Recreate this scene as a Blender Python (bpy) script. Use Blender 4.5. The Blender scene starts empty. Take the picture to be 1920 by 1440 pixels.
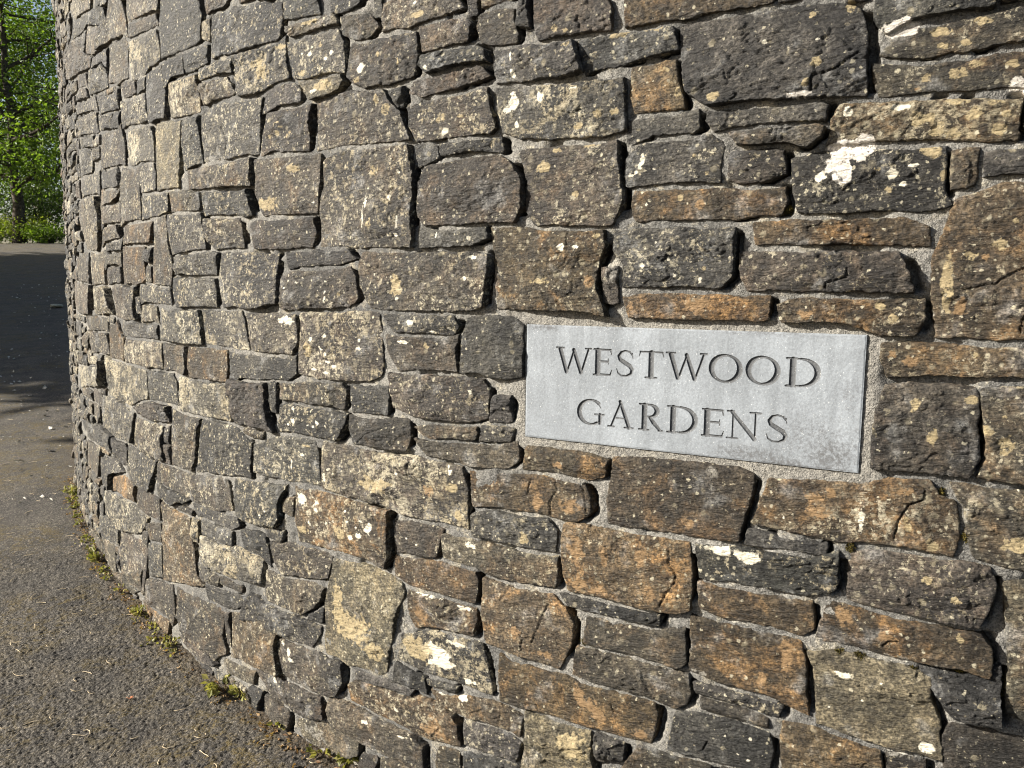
import bpy, math, random
import numpy as np

# ------------------------------------------------------------------ camera, sky, sun, exposure
scene = bpy.context.scene
col = scene.collection
cam_data = bpy.data.cameras.new('camera')
cam_data.sensor_width = 36.0
cam_data.lens = 1442 / 1920 * 36.0
cam_data.clip_start = 0.05
cam_data.clip_end = 1000
cam = bpy.data.objects.new('camera', cam_data)
col.objects.link(cam)
cam.location = (0, 0, 1.5)
cam.rotation_euler = (math.radians(90) - math.atan(195 / 1442), 0, 0)
scene.camera = cam

SUN_ELEV = math.radians(26)
SUN_DIR = np.array([-1.0, -0.10])                 # horizontal direction towards the sun
SUN_DIR = SUN_DIR / np.linalg.norm(SUN_DIR)
world = bpy.data.worlds.new('World')
scene.world = world
world.use_nodes = True
wn = world.node_tree
sky = wn.nodes.new('ShaderNodeTexSky')
sky.sky_type = 'NISHITA'
sky.sun_disc = False
sky.dust_density = 3.0
sky.sun_elevation = SUN_ELEV
sky.sun_rotation = math.atan2(SUN_DIR[0], SUN_DIR[1])
bg = wn.nodes['Background']
bg.inputs['Strength'].default_value = 0.05
wn.links.new(sky.outputs['Color'], bg.inputs['Color'])
sun_data = bpy.data.lights.new('sun', 'SUN')
sun_data.energy = 5.0
sun_data.angle = math.radians(0.5)
sun_data.color = (1.0, 0.94, 0.84)
sun = bpy.data.objects.new('sun', sun_data)
col.objects.link(sun)
sun.location = (-6, -2, 6)
sun.rotation_euler = (math.pi / 2 - SUN_ELEV, 0, math.atan2(SUN_DIR[1], SUN_DIR[0]) + math.pi / 2)
scene.view_settings.view_transform = 'Standard'
scene.view_settings.look = 'None'
scene.view_settings.exposure = 1.6
scene.view_settings.gamma = 1.0
scene.cycles.use_denoising = True
scene.cycles.max_bounces = 6
scene.cycles.filter_width = 1.1

# ------------------------------------------------------------------ data measured on the wall
# stones: kind and outline, (run along the wall, height) in mm on the wall's own curved face
STONES = """g1 -2021 2277 -1969 2275 -1921 2274 -1879 2273 -1836 2270 -1794 2269 -1751 2270 -1709 2279 -1707 2316 -1691 2354 -1702 2394 -1726 2424 -1773 2435 -1820 2446 -1866 2459 -1913 2468 -1960 2481 -2009 2492 -2013 2448 -2025 2408 -2027 2364 -2015 2323
b1 -1660 2347 -1606 2351 -1555 2347 -1503 2373 -1547 2383 -1591 2393 -1635 2403 -1682 2416
g2 -1636 2204 -1580 2206 -1539 2202 -1498 2198 -1451 2199 -1404 2198 -1357 2198 -1310 2197 -1261 2194 -1239 2245 -1246 2301 -1290 2308 -1333 2317 -1375 2326 -1418 2328 -1460 2331 -1502 2346 -1546 2338 -1588 2339 -1633 2343 -1635 2300 -1635 2259
b2 -2338 2456 -2282 2466 -2240 2463 -2197 2461 -2155 2457 -2113 2453 -2070 2450 -2023 2439 -2018 2493 -2063 2504 -2109 2516 -2154 2527 -2199 2542 -2245 2549 -2291 2561 -2341 2577 -2344 2521
b1 -2308 2406 -2265 2404 -2222 2403 -2179 2402 -2136 2398 -2089 2397 -2031 2398 -2058 2442 -2107 2444 -2156 2446 -2205 2449 -2254 2451 -2307 2457
y2 -2580 2536 -2615 2541 -2658 2534 -2701 2539 -2707 2502 -2720 2448 -2659 2450 -2616 2447 -2573 2444 -2530 2449 -2487 2446 -2444 2443 -2401 2440 -2328 2410 -2355 2501 -2384 2551 -2415 2602 -2460 2603 -2500 2613 -2540 2625 -2568 2578
y2 -3340 2779 -3303 2747 -3266 2726 -3229 2706 -3190 2685 -3143 2689 -3099 2682 -3055 2676 -3011 2670 -2967 2663 -2923 2657 -2878 2650 -2831 2640 -2803 2682 -2847 2697 -2891 2716 -2938 2722 -2982 2737 -3025 2761 -3073 2762 -3118 2776 -3163 2791 -3206 2786 -3248 2783 -3290 2780
g1 -3391 2619 -3340 2615 -3296 2612 -3251 2608 -3206 2604 -3161 2600 -3117 2597 -3072 2593 -3022 2591 -2971 2590 -2921 2600 -2879 2589 -2837 2578 -2795 2566 -2753 2555 -2711 2544 -2660 2534 -2586 2487 -2601 2588 -2650 2602 -2700 2614 -2746 2615 -2790 2634 -2837 2631 -2882 2638 -2928 2644 -2973 2651 -3018 2658 -3064 2665 -3109 2672 -3155 2681 -3204 2677 -3251 2665 -3293 2642 -3339 2631
b2 -2956 2488 -2918 2478 -2880 2468 -2842 2458 -2798 2453 -2754 2453 -2712 2468 -2718 2511 -2732 2552 -2780 2562 -2827 2572 -2875 2582 -2922 2592 -2950 2544
b1 -3437 2469 -3393 2459 -3350 2457 -3307 2450 -3264 2446 -3220 2442 -3177 2442 -3134 2439 -3091 2433 -3048 2427 -3004 2423 -2961 2417 -2918 2416 -2871 2412 -2844 2447 -2886 2462 -2928 2476 -2968 2492 -2962 2530 -2952 2584 -3017 2579 -3066 2585 -3114 2593 -3163 2601 -3211 2609 -3259 2609 -3307 2609 -3356 2609 -3404 2620 -3452 2608 -3500 2608 -3542 2547 -3502 2516 -3472 2491
y1 -2589 2288 -2521 2283 -2477 2263 -2435 2266 -2397 2273 -2342 2267 -2343 2337 -2341 2397 -2372 2428 -2418 2428 -2460 2432 -2503 2435 -2548 2441 -2564 2396 -2570 2351
g1 -2867 2404 -2802 2403 -2754 2397 -2706 2394 -2658 2388 -2590 2351 -2585 2436 -2647 2435 -2690 2438 -2734 2442 -2777 2441 -2825 2447
g3 -2306 2255 -2259 2246 -2217 2254 -2175 2251 -2132 2270 -2081 2270 -2027 2277 -2025 2329 -2056 2389 -2112 2386 -2161 2387 -2211 2391 -2260 2396 -2309 2401 -2320 2354 -2317 2307
g2 -2903 2300 -2847 2297 -2798 2293 -2750 2289 -2701 2284 -2652 2280 -2595 2281 -2603 2337 -2630 2377 -2673 2380 -2716 2383 -2759 2386 -2802 2391 -2846 2394 -2888 2401 -2948 2409 -2926 2350
b1 -3176 2379 -3133 2376 -3092 2371 -3050 2365 -3009 2360 -2933 2325 -2980 2411 -3031 2413 -3075 2418 -3119 2426 -3168 2434
b1 -3179 2319 -3125 2319 -3081 2314 -3037 2310 -2993 2305 -2933 2296 -2970 2346 -3011 2351 -3052 2357 -3094 2362 -3135 2368 -3176 2373
g1 -2009 2230 -1982 2169 -1927 2198 -1883 2197 -1828 2192 -1840 2262 -1896 2261 -1943 2263 -1995 2266
g1 -1816 2190 -1763 2190 -1714 2195 -1664 2199 -1662 2258 -1720 2260 -1770 2257 -1834 2257
g2 -1725 2153 -1671 2154 -1622 2151 -1572 2150 -1507 2140 -1514 2191 -1569 2192 -1616 2198 -1664 2191 -1736 2186
g2 -3150 2256 -3106 2255 -3063 2251 -3020 2246 -2978 2242 -2935 2239 -2892 2233 -2850 2230 -2775 2215 -2814 2285 -2865 2286 -2908 2291 -2951 2287 -2994 2292 -3036 2298 -3079 2302 -3122 2307 -3164 2311 -3207 2316 -3276 2322 -3220 2290 -3187 2270
g2 -2734 2193 -2687 2191 -2644 2188 -2600 2184 -2556 2180 -2512 2177 -2447 2170 -2466 2254 -2524 2240 -2568 2241 -2612 2244 -2655 2260 -2700 2263 -2783 2284
b2 -2403 2197 -2354 2198 -2308 2198 -2259 2201 -2271 2246 -2318 2257 -2364 2260 -2423 2264
g1 -2260 2191 -2207 2195 -2166 2197 -2165 2247 -2206 2244 -2246 2246
g1 -2159 2210 -2158 2170 -2152 2130 -2131 2069 -2085 2067 -2047 2075 -2000 2069 -1992 2116 -1989 2157 -2015 2222 -2026 2268 -2076 2257 -2116 2258 -2155 2254
y3 -1957 2122 -1940 2061 -1886 2060 -1835 2054 -1785 2053 -1725 2051 -1723 2101 -1733 2142 -1742 2178 -1788 2177 -1830 2183 -1872 2184 -1913 2186 -1955 2189
b2 -1697 2068 -1644 2074 -1600 2077 -1557 2075 -1496 2076 -1545 2139 -1590 2138 -1630 2139 -1671 2141 -1728 2147
g3 -2427 2088 -2366 2094 -2322 2090 -2277 2087 -2233 2084 -2188 2078 -2140 2085 -2160 2125 -2169 2187 -2217 2182 -2259 2185 -2300 2186 -2342 2186 -2384 2187 -2446 2205 -2432 2144
g2 -3202 2142 -3129 2163 -3086 2159 -3043 2155 -3001 2149 -2958 2144 -2916 2140 -2873 2136 -2831 2126 -2778 2127 -2786 2173 -2802 2215 -2855 2217 -2900 2222 -2945 2227 -2990 2230 -3035 2235 -3080 2240 -3126 2243 -3186 2261 -3177 2208
g2 -2772 2129 -2721 2126 -2678 2123 -2635 2119 -2592 2116 -2542 2107 -2542 2170 -2592 2172 -2633 2175 -2674 2178 -2714 2181 -2770 2207
g1 -2522 2103 -2463 2102 -2446 2162 -2532 2172
Y1 -2084 1982 -2084 1932 -2081 1882 -2080 1821 -2026 1825 -1983 1823 -1941 1823 -1886 1819 -1879 1874 -1873 1916 -1874 1959 -1868 2002 -1868 2049 -1921 2049 -1968 2063 -2016 2061 -2069 2065 -2087 2023
g2 -1863 1953 -1848 1872 -1778 1887 -1717 1887 -1727 1942 -1734 1990 -1746 2043 -1801 2040 -1859 2047 -1858 1995
g2 -1712 1890 -1668 1885 -1630 1886 -1592 1885 -1547 1885 -1502 1886 -1464 1887 -1426 1886 -1371 1877 -1362 1956 -1361 1993 -1346 2053 -1415 2047 -1457 2052 -1499 2058 -1541 2062 -1585 2064 -1626 2062 -1667 2060 -1719 2057 -1721 1996 -1718 1946
g2 -3152 2106 -3106 2103 -3061 2099 -3016 2094 -2972 2089 -2928 2085 -2883 2080 -2866 2125 -2922 2129 -2969 2133 -3016 2138 -3063 2144 -3110 2149 -3173 2166
b2 -2764 2035 -2751 1995 -2722 1966 -2679 1966 -2636 1965 -2594 1963 -2552 1962 -2509 1958 -2467 1959 -2403 1946 -2405 2030 -2429 2068 -2450 2120 -2509 2097 -2556 2100 -2603 2104 -2650 2107 -2697 2112 -2751 2120 -2754 2074
g3 -2387 2014 -2368 1978 -2348 1939 -2291 1937 -2243 1946 -2194 1942 -2146 1939 -2092 1929 -2094 1983 -2099 2022 -2120 2060 -2172 2067 -2218 2069 -2265 2074 -2311 2078 -2367 2085
g2 -3205 1978 -3153 1981 -3108 1981 -3063 1980 -3017 1977 -2972 1977 -2921 1972 -2891 2035 -2910 2074 -2952 2078 -2995 2082 -3037 2086 -3079 2091 -3121 2095 -3163 2103 -3217 2114 -3217 2063 -3209 2024
g1 -2755 1887 -2701 1885 -2658 1884 -2616 1882 -2573 1879 -2530 1874 -2477 1876 -2499 1920 -2529 1953 -2576 1952 -2618 1953 -2660 1953 -2703 1954 -2771 1990
b2 -2482 1853 -2474 1812 -2475 1774 -2491 1713 -2425 1731 -2381 1730 -2338 1732 -2294 1731 -2243 1727 -2246 1785 -2254 1835 -2257 1876 -2257 1935 -2316 1926 -2357 1931 -2397 1935 -2452 1947 -2467 1894
g2 -2244 1827 -2189 1827 -2144 1828 -2091 1830 -2092 1889 -2111 1930 -2153 1932 -2196 1934 -2240 1938 -2250 1887
y2 -1822 1807 -1772 1808 -1728 1802 -1684 1801 -1639 1800 -1595 1798 -1551 1797 -1507 1794 -1463 1792 -1404 1786 -1407 1876 -1463 1874 -1507 1872 -1550 1873 -1594 1873 -1638 1873 -1682 1873 -1725 1874 -1769 1874 -1823 1876
g2 -3179 1881 -3118 1889 -3073 1886 -3028 1884 -2983 1882 -2938 1879 -2893 1877 -2848 1876 -2782 1862 -2782 1973 -2852 1963 -2899 1966 -2946 1962 -2994 1965 -3041 1965 -3088 1968 -3136 1968 -3189 1973 -3186 1932
b3 -3273 1785 -3247 1750 -3215 1725 -3184 1699 -3153 1672 -3120 1641 -3072 1643 -3029 1636 -2986 1634 -2943 1632 -2900 1629 -2854 1625 -2830 1659 -2816 1696 -2800 1736 -2816 1799 -2836 1865 -2892 1864 -2939 1867 -2986 1868 -3033 1869 -3080 1870 -3127 1871 -3175 1872 -3222 1873 -3291 1883 -3275 1825
y1 -2776 1812 -2716 1820 -2667 1819 -2618 1818 -2568 1816 -2533 1826 -2490 1859 -2549 1864 -2591 1867 -2633 1869 -2675 1872 -2717 1874 -2776 1889
b2 -2775 1711 -2712 1737 -2668 1737 -2625 1735 -2582 1735 -2538 1735 -2488 1731 -2482 1809 -2534 1814 -2581 1807 -2628 1808 -2674 1809 -2721 1810 -2799 1842 -2775 1773
g2 -2237 1726 -2176 1730 -2123 1733 -2071 1733 -2037 1743 -1993 1745 -1989 1814 -2045 1811 -2089 1813 -2133 1814 -2178 1814 -2239 1819
y2 -1968 1739 -1920 1740 -1875 1739 -1831 1737 -1786 1736 -1737 1733 -1745 1796 -1792 1796 -1835 1808 -1879 1810 -1922 1810 -1981 1817
g2 -1711 1709 -1664 1714 -1621 1712 -1579 1711 -1537 1707 -1495 1706 -1453 1694 -1398 1697 -1410 1744 -1429 1782 -1483 1780 -1530 1783 -1576 1785 -1623 1787 -1669 1788 -1730 1797 -1725 1747
b2 -2803 1638 -2727 1666 -2687 1667 -2647 1667 -2599 1669 -2550 1670 -2493 1671 -2501 1724 -2554 1723 -2602 1723 -2650 1724 -2698 1726 -2747 1727
r1 -2460 1640 -2396 1643 -2348 1642 -2299 1642 -2251 1641 -2203 1638 -2144 1637 -2135 1721 -2184 1717 -2226 1718 -2268 1718 -2311 1718 -2353 1718 -2395 1719 -2441 1721
g1 -2718 1621 -2673 1623 -2630 1623 -2586 1622 -2543 1622 -2498 1622 -2460 1681 -2544 1658 -2591 1656 -2639 1655 -2686 1655 -2737 1658
y2 -2150 1483 -2094 1484 -2047 1481 -1979 1477 -1969 1513 -1958 1549 -1977 1592 -1991 1632 -2001 1674 -2014 1737 -2069 1728 -2126 1725 -2132 1675 -2136 1629 -2137 1583 -2149 1537
g2 -1987 1656 -1965 1587 -1907 1596 -1857 1599 -1808 1601 -1763 1604 -1705 1603 -1712 1668 -1720 1724 -1768 1723 -1812 1725 -1856 1726 -1900 1727 -1944 1729 -1997 1737 -1994 1691
b2 -1701 1647 -1673 1619 -1641 1599 -1596 1601 -1552 1601 -1509 1601 -1457 1599 -1466 1642 -1482 1697 -1527 1695 -1569 1697 -1610 1699 -1652 1701 -1695 1705
b1 -1412 1595 -1356 1594 -1306 1591 -1256 1591 -1206 1594 -1162 1595 -1115 1593 -1095 1633 -1106 1682 -1161 1680 -1205 1680 -1249 1680 -1293 1682 -1337 1682 -1380 1690 -1438 1691 -1429 1638
b2 -3401 1493 -3346 1494 -3299 1493 -3252 1492 -3205 1491 -3158 1490 -3111 1489 -3042 1483 -3070 1563 -3061 1631 -3115 1632 -3158 1633 -3202 1632 -3245 1623 -3288 1621 -3332 1622 -3375 1619 -3419 1614 -3469 1617 -3451 1570 -3428 1535
y2 -2999 1474 -2948 1478 -2906 1481 -2864 1482 -2821 1485 -2759 1481 -2769 1557 -2763 1637 -2831 1625 -2876 1615 -2921 1618 -2966 1620 -3027 1630 -3018 1570 -3011 1526
y1 -2746 1536 -2680 1565 -2634 1565 -2589 1565 -2543 1565 -2484 1551 -2499 1613 -2547 1610 -2593 1610 -2638 1609 -2684 1611 -2755 1634
b1 -2724 1479 -2664 1479 -2614 1488 -2565 1488 -2505 1487 -2524 1556 -2573 1555 -2620 1555 -2668 1556 -2719 1563 -2729 1524
r1 -2468 1483 -2422 1487 -2382 1486 -2342 1479 -2302 1485 -2260 1490 -2221 1505 -2222 1543 -2224 1581 -2214 1629 -2273 1628 -2321 1629 -2369 1629 -2417 1630 -2479 1637 -2478 1578 -2477 1533
g2 -1935 1518 -1880 1521 -1831 1517 -1783 1516 -1736 1517 -1690 1517 -1640 1514 -1625 1549 -1615 1591 -1668 1596 -1713 1594 -1757 1591 -1802 1588 -1847 1587 -1891 1585 -1943 1586
g2 -1627 1503 -1613 1454 -1591 1407 -1544 1413 -1502 1415 -1459 1408 -1416 1410 -1372 1412 -1336 1423 -1281 1427 -1287 1507 -1275 1582 -1345 1581 -1399 1586 -1449 1589 -1500 1588 -1550 1588 -1604 1591 -1615 1547
g2 -1971 1471 -1957 1434 -1930 1402 -1877 1406 -1830 1407 -1782 1409 -1734 1411 -1687 1412 -1633 1408 -1630 1462 -1644 1507 -1688 1507 -1732 1506 -1776 1506 -1820 1506 -1864 1508 -1908 1509 -1959 1515
b2 -3604 1402 -3563 1379 -3522 1367 -3480 1354 -3439 1342 -3395 1335 -3346 1335 -3299 1334 -3252 1334 -3205 1337 -3157 1341 -3110 1342 -3052 1342 -3054 1409 -3059 1477 -3117 1476 -3162 1478 -3207 1479 -3253 1479 -3298 1480 -3343 1482 -3389 1483 -3434 1487 -3479 1488 -3524 1490 -3582 1498 -3599 1446
y3 -2949 1343 -2901 1346 -2859 1348 -2816 1349 -2774 1346 -2732 1355 -2689 1355 -2628 1353 -2659 1403 -2683 1436 -2713 1470 -2760 1472 -2802 1471 -2844 1471 -2886 1468 -2927 1468 -2969 1465 -3049 1478 -3000 1415 -2978 1380
b2 -2606 1346 -2540 1344 -2488 1335 -2442 1338 -2398 1340 -2338 1340 -2353 1392 -2352 1432 -2353 1475 -2401 1473 -2445 1473 -2489 1484 -2534 1476 -2578 1476 -2633 1480 -2618 1415
g2 -2290 1405 -2232 1417 -2185 1415 -2138 1414 -2092 1410 -2045 1411 -1981 1407 -1994 1471 -2037 1471 -2080 1472 -2123 1474 -2166 1481 -2210 1481 -2253 1480 -2301 1478
y3 -2292 1335 -2237 1341 -2195 1342 -2154 1344 -2096 1335 -2122 1405 -2177 1403 -2225 1404 -2277 1406
g3 -2107 1277 -2050 1275 -2008 1275 -1965 1275 -1922 1276 -1880 1276 -1837 1278 -1795 1278 -1740 1278 -1752 1343 -1769 1401 -1823 1395 -1870 1393 -1918 1393 -1966 1398 -2014 1396 -2076 1402 -2086 1338
g3 -1732 1282 -1678 1281 -1632 1280 -1587 1281 -1541 1276 -1496 1275 -1439 1278 -1455 1327 -1467 1365 -1486 1404 -1538 1401 -1586 1398 -1635 1400 -1683 1399 -1741 1404 -1741 1343
b3 -1431 1276 -1382 1276 -1341 1276 -1301 1275 -1260 1277 -1214 1275 -1189 1312 -1191 1353 -1198 1403 -1257 1400 -1304 1403 -1353 1401 -1402 1398 -1475 1404 -1447 1333
y1 -3097 1266 -3053 1268 -3008 1271 -2964 1274 -2920 1274 -2876 1277 -2831 1279 -2787 1280 -2724 1274 -2759 1331 -2803 1336 -2846 1336 -2889 1335 -2932 1332 -2975 1338 -3018 1337 -3060 1332 -3103 1329 -3146 1329 -3219 1331 -3149 1284
g1 -2521 1263 -2470 1271 -2426 1271 -2382 1272 -2338 1274 -2294 1275 -2251 1277 -2207 1276 -2163 1278 -2113 1277 -2115 1334 -2164 1330 -2207 1329 -2251 1329 -2294 1328 -2337 1330 -2380 1329 -2423 1327 -2466 1324 -2526 1332
b2 -3094 1155 -3034 1163 -2986 1165 -2938 1176 -2890 1176 -2842 1173 -2794 1175 -2727 1177 -2744 1232 -2765 1271 -2812 1266 -2856 1265 -2899 1263 -2942 1262 -2985 1261 -3028 1260 -3072 1260 -3130 1270 -3112 1211
r1 -2719 1163 -2659 1167 -2614 1168 -2570 1168 -2513 1163 -2507 1210 -2502 1253 -2546 1290 -2587 1338 -2631 1312 -2669 1312 -2709 1313 -2718 1267 -2718 1223
b3 -2490 1162 -2433 1165 -2385 1165 -2338 1166 -2290 1166 -2243 1157 -2203 1164 -2162 1166 -2122 1167 -2077 1170 -2080 1220 -2089 1270 -2137 1265 -2180 1265 -2223 1264 -2266 1263 -2308 1263 -2351 1260 -2394 1259 -2437 1259 -2482 1260 -2494 1216
y1 -2068 1164 -2021 1170 -1978 1172 -1934 1165 -1875 1161 -1883 1215 -1888 1267 -1954 1263 -2006 1263 -2076 1269 -2069 1210
r1 -1851 1155 -1806 1158 -1762 1158 -1719 1159 -1676 1160 -1632 1160 -1589 1161 -1575 1210 -1579 1271 -1632 1268 -1674 1268 -1717 1269 -1759 1266 -1802 1266 -1855 1269 -1861 1207
g1 -1576 1150 -1506 1183 -1461 1185 -1417 1186 -1373 1190 -1329 1195 -1285 1197 -1239 1198 -1193 1219 -1196 1281 -1261 1264 -1309 1263 -1357 1264 -1405 1263 -1453 1264 -1500 1263 -1570 1272 -1563 1216
g3 -3635 938 -3580 944 -3534 944 -3488 949 -3443 954 -3398 966 -3352 969 -3306 970 -3262 983 -3216 987 -3170 988 -3124 991 -3080 1005 -3034 1006 -2988 1007 -2942 1013 -2898 1024 -2843 1026 -2839 1074 -2828 1146 -2899 1109 -2944 1106 -2990 1102 -3035 1098 -3081 1097 -3126 1091 -3172 1088 -3218 1084 -3263 1080 -3309 1077 -3354 1073 -3400 1070 -3445 1068 -3491 1062 -3536 1059 -3583 1057 -3609 1024 -3624 987
g3 -2749 995 -2690 999 -2641 996 -2593 994 -2544 992 -2496 991 -2446 989 -2405 997 -2366 1009 -2326 1019 -2287 1028 -2244 1037 -2240 1097 -2256 1154 -2304 1153 -2348 1153 -2392 1152 -2436 1154 -2480 1153 -2524 1154 -2568 1156 -2611 1155 -2655 1155 -2699 1154 -2743 1156 -2823 1168 -2784 1094 -2767 1050
g1 -2221 1036 -2163 1042 -2115 1042 -2066 1043 -2018 1045 -1954 1043 -1953 1125 -1980 1162 -2028 1157 -2076 1156 -2123 1155 -2170 1152 -2228 1155 -2228 1095
g3 -1944 1025 -1888 1026 -1844 1027 -1800 1028 -1756 1029 -1712 1030 -1668 1031 -1625 1032 -1566 1031 -1572 1100 -1590 1152 -1633 1151 -1675 1151 -1718 1150 -1760 1150 -1803 1149 -1846 1148 -1888 1154 -1941 1157 -1945 1092
g3 -2888 836 -2838 836 -2792 834 -2747 830 -2702 822 -2656 820 -2612 822 -2568 826 -2525 829 -2481 829 -2427 832 -2423 890 -2397 963 -2474 960 -2521 968 -2573 975 -2624 982 -2676 987 -2722 986 -2767 987 -2812 986 -2856 973 -2903 974 -2903 928 -2903 883
b1 -2219 959 -2174 961 -2129 964 -2084 968 -2026 973 -2039 1035 -2098 1030 -2146 1031 -2194 1030 -2242 1027 -2292 1014 -2342 1003 -2419 985 -2349 969 -2306 965 -2263 960
b3 -2421 820 -2364 819 -2320 815 -2276 810 -2233 802 -2194 808 -2154 808 -2115 811 -2065 818 -2082 865 -2088 904 -2089 948 -2137 952 -2180 949 -2223 947 -2267 948 -2310 948 -2353 947 -2407 945 -2413 884
y2 -2020 811 -1970 815 -1929 815 -1888 817 -1844 815 -1821 861 -1812 907 -1803 951 -1780 1020 -1855 1015 -1904 1014 -1953 1020 -2023 1036 -2013 966 -2018 918 -2014 869
k2 -1822 816 -1751 830 -1701 833 -1651 839 -1601 842 -1553 851 -1504 857 -1445 859 -1447 924 -1439 979 -1485 995 -1527 1019 -1574 1022 -1620 1021 -1666 1019 -1711 1018 -1768 1021 -1782 967 -1793 924 -1804 881
b1 -1530 1028 -1474 1035 -1425 1036 -1377 1035 -1308 1025 -1337 1084 -1345 1129 -1352 1182 -1407 1175 -1454 1172 -1500 1172 -1555 1177 -1553 1123 -1545 1078
g1 -3458 714 -3412 719 -3368 714 -3323 717 -3279 719 -3234 722 -3190 725 -3145 728 -3101 731 -3056 734 -3012 740 -2968 745 -2923 744 -2874 748 -2825 750 -2775 753 -2699 743 -2720 821 -2766 821 -2812 823 -2858 825 -2904 834 -2951 832 -2997 830 -3045 830 -3089 814 -3136 810 -3182 807 -3228 803 -3274 799 -3320 795 -3366 791 -3412 788 -3459 784 -3505 780 -3554 777 -3510 738
g1 -2663 720 -2609 718 -2560 717 -2510 727 -2509 771 -2514 819 -2566 814 -2611 810 -2655 807 -2714 814 -2691 761
g2 -2523 700 -2475 675 -2436 645 -2387 661 -2342 662 -2297 662 -2248 661 -2222 696 -2205 731 -2188 761 -2181 799 -2226 798 -2268 800 -2310 801 -2351 806 -2393 809 -2435 817 -2488 820 -2499 759
y1 -3370 561 -3309 569 -3264 566 -3220 575 -3175 575 -3130 574 -3086 567 -3033 570 -3019 621 -3011 665 -3017 710 -3065 718 -3113 713 -3161 709 -3209 705 -3256 700 -3321 707 -3327 650 -3350 615
g2 -2962 552 -2916 557 -2876 559 -2837 564 -2785 559 -2765 606 -2750 639 -2713 652 -2673 662 -2631 670 -2559 685 -2629 707 -2670 712 -2711 726 -2759 720 -2801 702 -2846 698 -2891 697 -2934 685 -2984 683 -2986 637 -2978 596
O1 -2776 557 -2699 573 -2657 573 -2615 575 -2574 576 -2532 578 -2490 580 -2440 576 -2444 651 -2502 666 -2557 675 -2603 666 -2646 655 -2690 646 -2738 638
b2 -2169 713 -2114 721 -2071 721 -2029 719 -1987 716 -1945 714 -1902 712 -1860 710 -1820 707 -1780 704 -1740 701 -1700 698 -1659 707 -1618 716 -1572 722 -1581 779 -1607 834 -1663 825 -1713 820 -1764 816 -1814 811 -1855 805 -1898 804 -1940 802 -1982 802 -2024 801 -2067 801 -2109 800 -2160 800
k2 -1543 720 -1493 712 -1446 713 -1399 713 -1353 726 -1305 724 -1285 762 -1291 803 -1245 875 -1327 857 -1370 856 -1414 854 -1457 848 -1500 845 -1551 845 -1556 799 -1554 761
g1 -2159 664 -2113 658 -2073 659 -2030 651 -1989 668 -1950 683 -1908 686 -1871 706 -1915 711 -1959 716 -2009 713 -2058 710 -2108 709 -2192 734
b1 -2397 565 -2343 564 -2296 561 -2249 562 -2201 563 -2145 568 -2144 615 -2157 656 -2208 661 -2254 651 -2300 650 -2346 650 -2398 653 -2406 609
g3 -2908 420 -2850 423 -2803 422 -2756 419 -2709 416 -2662 405 -2615 414 -2573 420 -2531 426 -2489 434 -2448 442 -2406 452 -2363 465 -2327 497 -2270 553 -2349 551 -2391 555 -2433 566 -2477 568 -2521 566 -2564 564 -2607 562 -2651 560 -2694 556 -2737 552 -2780 548 -2823 544 -2866 540 -2919 533 -2916 476
r2 -2134 329 -2073 343 -2029 352 -1985 361 -1942 370 -1898 379 -1854 388 -1783 401 -1829 431 -1839 476 -1843 524 -1868 566 -1871 603 -1874 640 -1920 639 -1967 638 -2013 642 -2060 639 -2131 650 -2121 578 -2124 532 -2126 486 -2128 439 -2131 393
g1 -1795 591 -1749 594 -1705 595 -1662 596 -1618 597 -1574 598 -1576 657 -1627 651 -1669 650 -1711 650 -1753 651 -1801 655
g1 -1820 653 -1774 663 -1733 663 -1692 663 -1651 663 -1610 661 -1566 663 -1519 681 -1538 712 -1584 708 -1629 705 -1673 703 -1717 702 -1761 700 -1806 699 -1865 703
g3 -1779 481 -1722 486 -1670 486 -1618 487 -1571 488 -1525 493 -1479 500 -1434 507 -1384 521 -1386 599 -1431 599 -1471 599 -1510 611 -1560 608 -1606 593 -1654 589 -1703 586 -1751 583 -1809 588 -1800 530
g2 -2918 301 -2870 307 -2824 313 -2778 317 -2732 321 -2675 326 -2680 372 -2697 406 -2750 406 -2800 409 -2851 411 -2901 413 -2945 408 -2984 387 -3025 376 -3077 366 -3034 339 -2996 324 -2958 309
y1 -3093 213 -3052 207 -3010 202 -2968 196 -2925 190 -2882 196 -2929 231 -2969 249 -3011 264 -3055 268 -3099 273 -3141 270 -3183 268 -3226 265 -3268 260 -3310 257 -3352 253 -3401 250 -3351 246 -3309 233 -3266 227 -3222 226 -3179 222 -3136 221
b2 -2629 216 -2588 205 -2545 205 -2502 206 -2459 207 -2418 213 -2365 193 -2341 254 -2323 294 -2316 338 -2310 381 -2305 441 -2364 423 -2410 430 -2456 426 -2501 420 -2546 412 -2592 405 -2643 405 -2649 353 -2639 307 -2645 260
g2 -2289 302 -2231 317 -2190 325 -2142 336 -2141 385 -2143 425 -2152 470 -2198 460 -2239 452 -2289 445 -2291 398 -2290 359
y1 -2275 456 -2230 467 -2193 474 -2151 479 -2139 515 -2143 559 -2196 551 -2240 539 -2294 524
y2 -2851 164 -2799 170 -2730 158 -2754 219 -2751 262 -2757 304 -2804 304 -2850 297 -2897 293 -2944 294 -3017 289 -2955 253 -2918 228 -2883 201
g1 -1496 610 -1452 611 -1410 611 -1342 582 -1358 649 -1374 681 -1419 688 -1465 683 -1521 675
b1 -2350 175 -2295 182 -2251 182 -2206 183 -2162 185 -2117 186 -2060 159 -2031 234 -2040 282 -2051 340 -2108 323 -2152 318 -2196 310 -2239 303 -2283 295 -2327 279 -2344 232
O1 -2234 111 -2194 114 -2154 115 -2106 110 -2086 174 -2132 173 -2179 171 -2226 170 -2272 169 -2319 169 -2392 172 -2326 139 -2281 122
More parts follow.
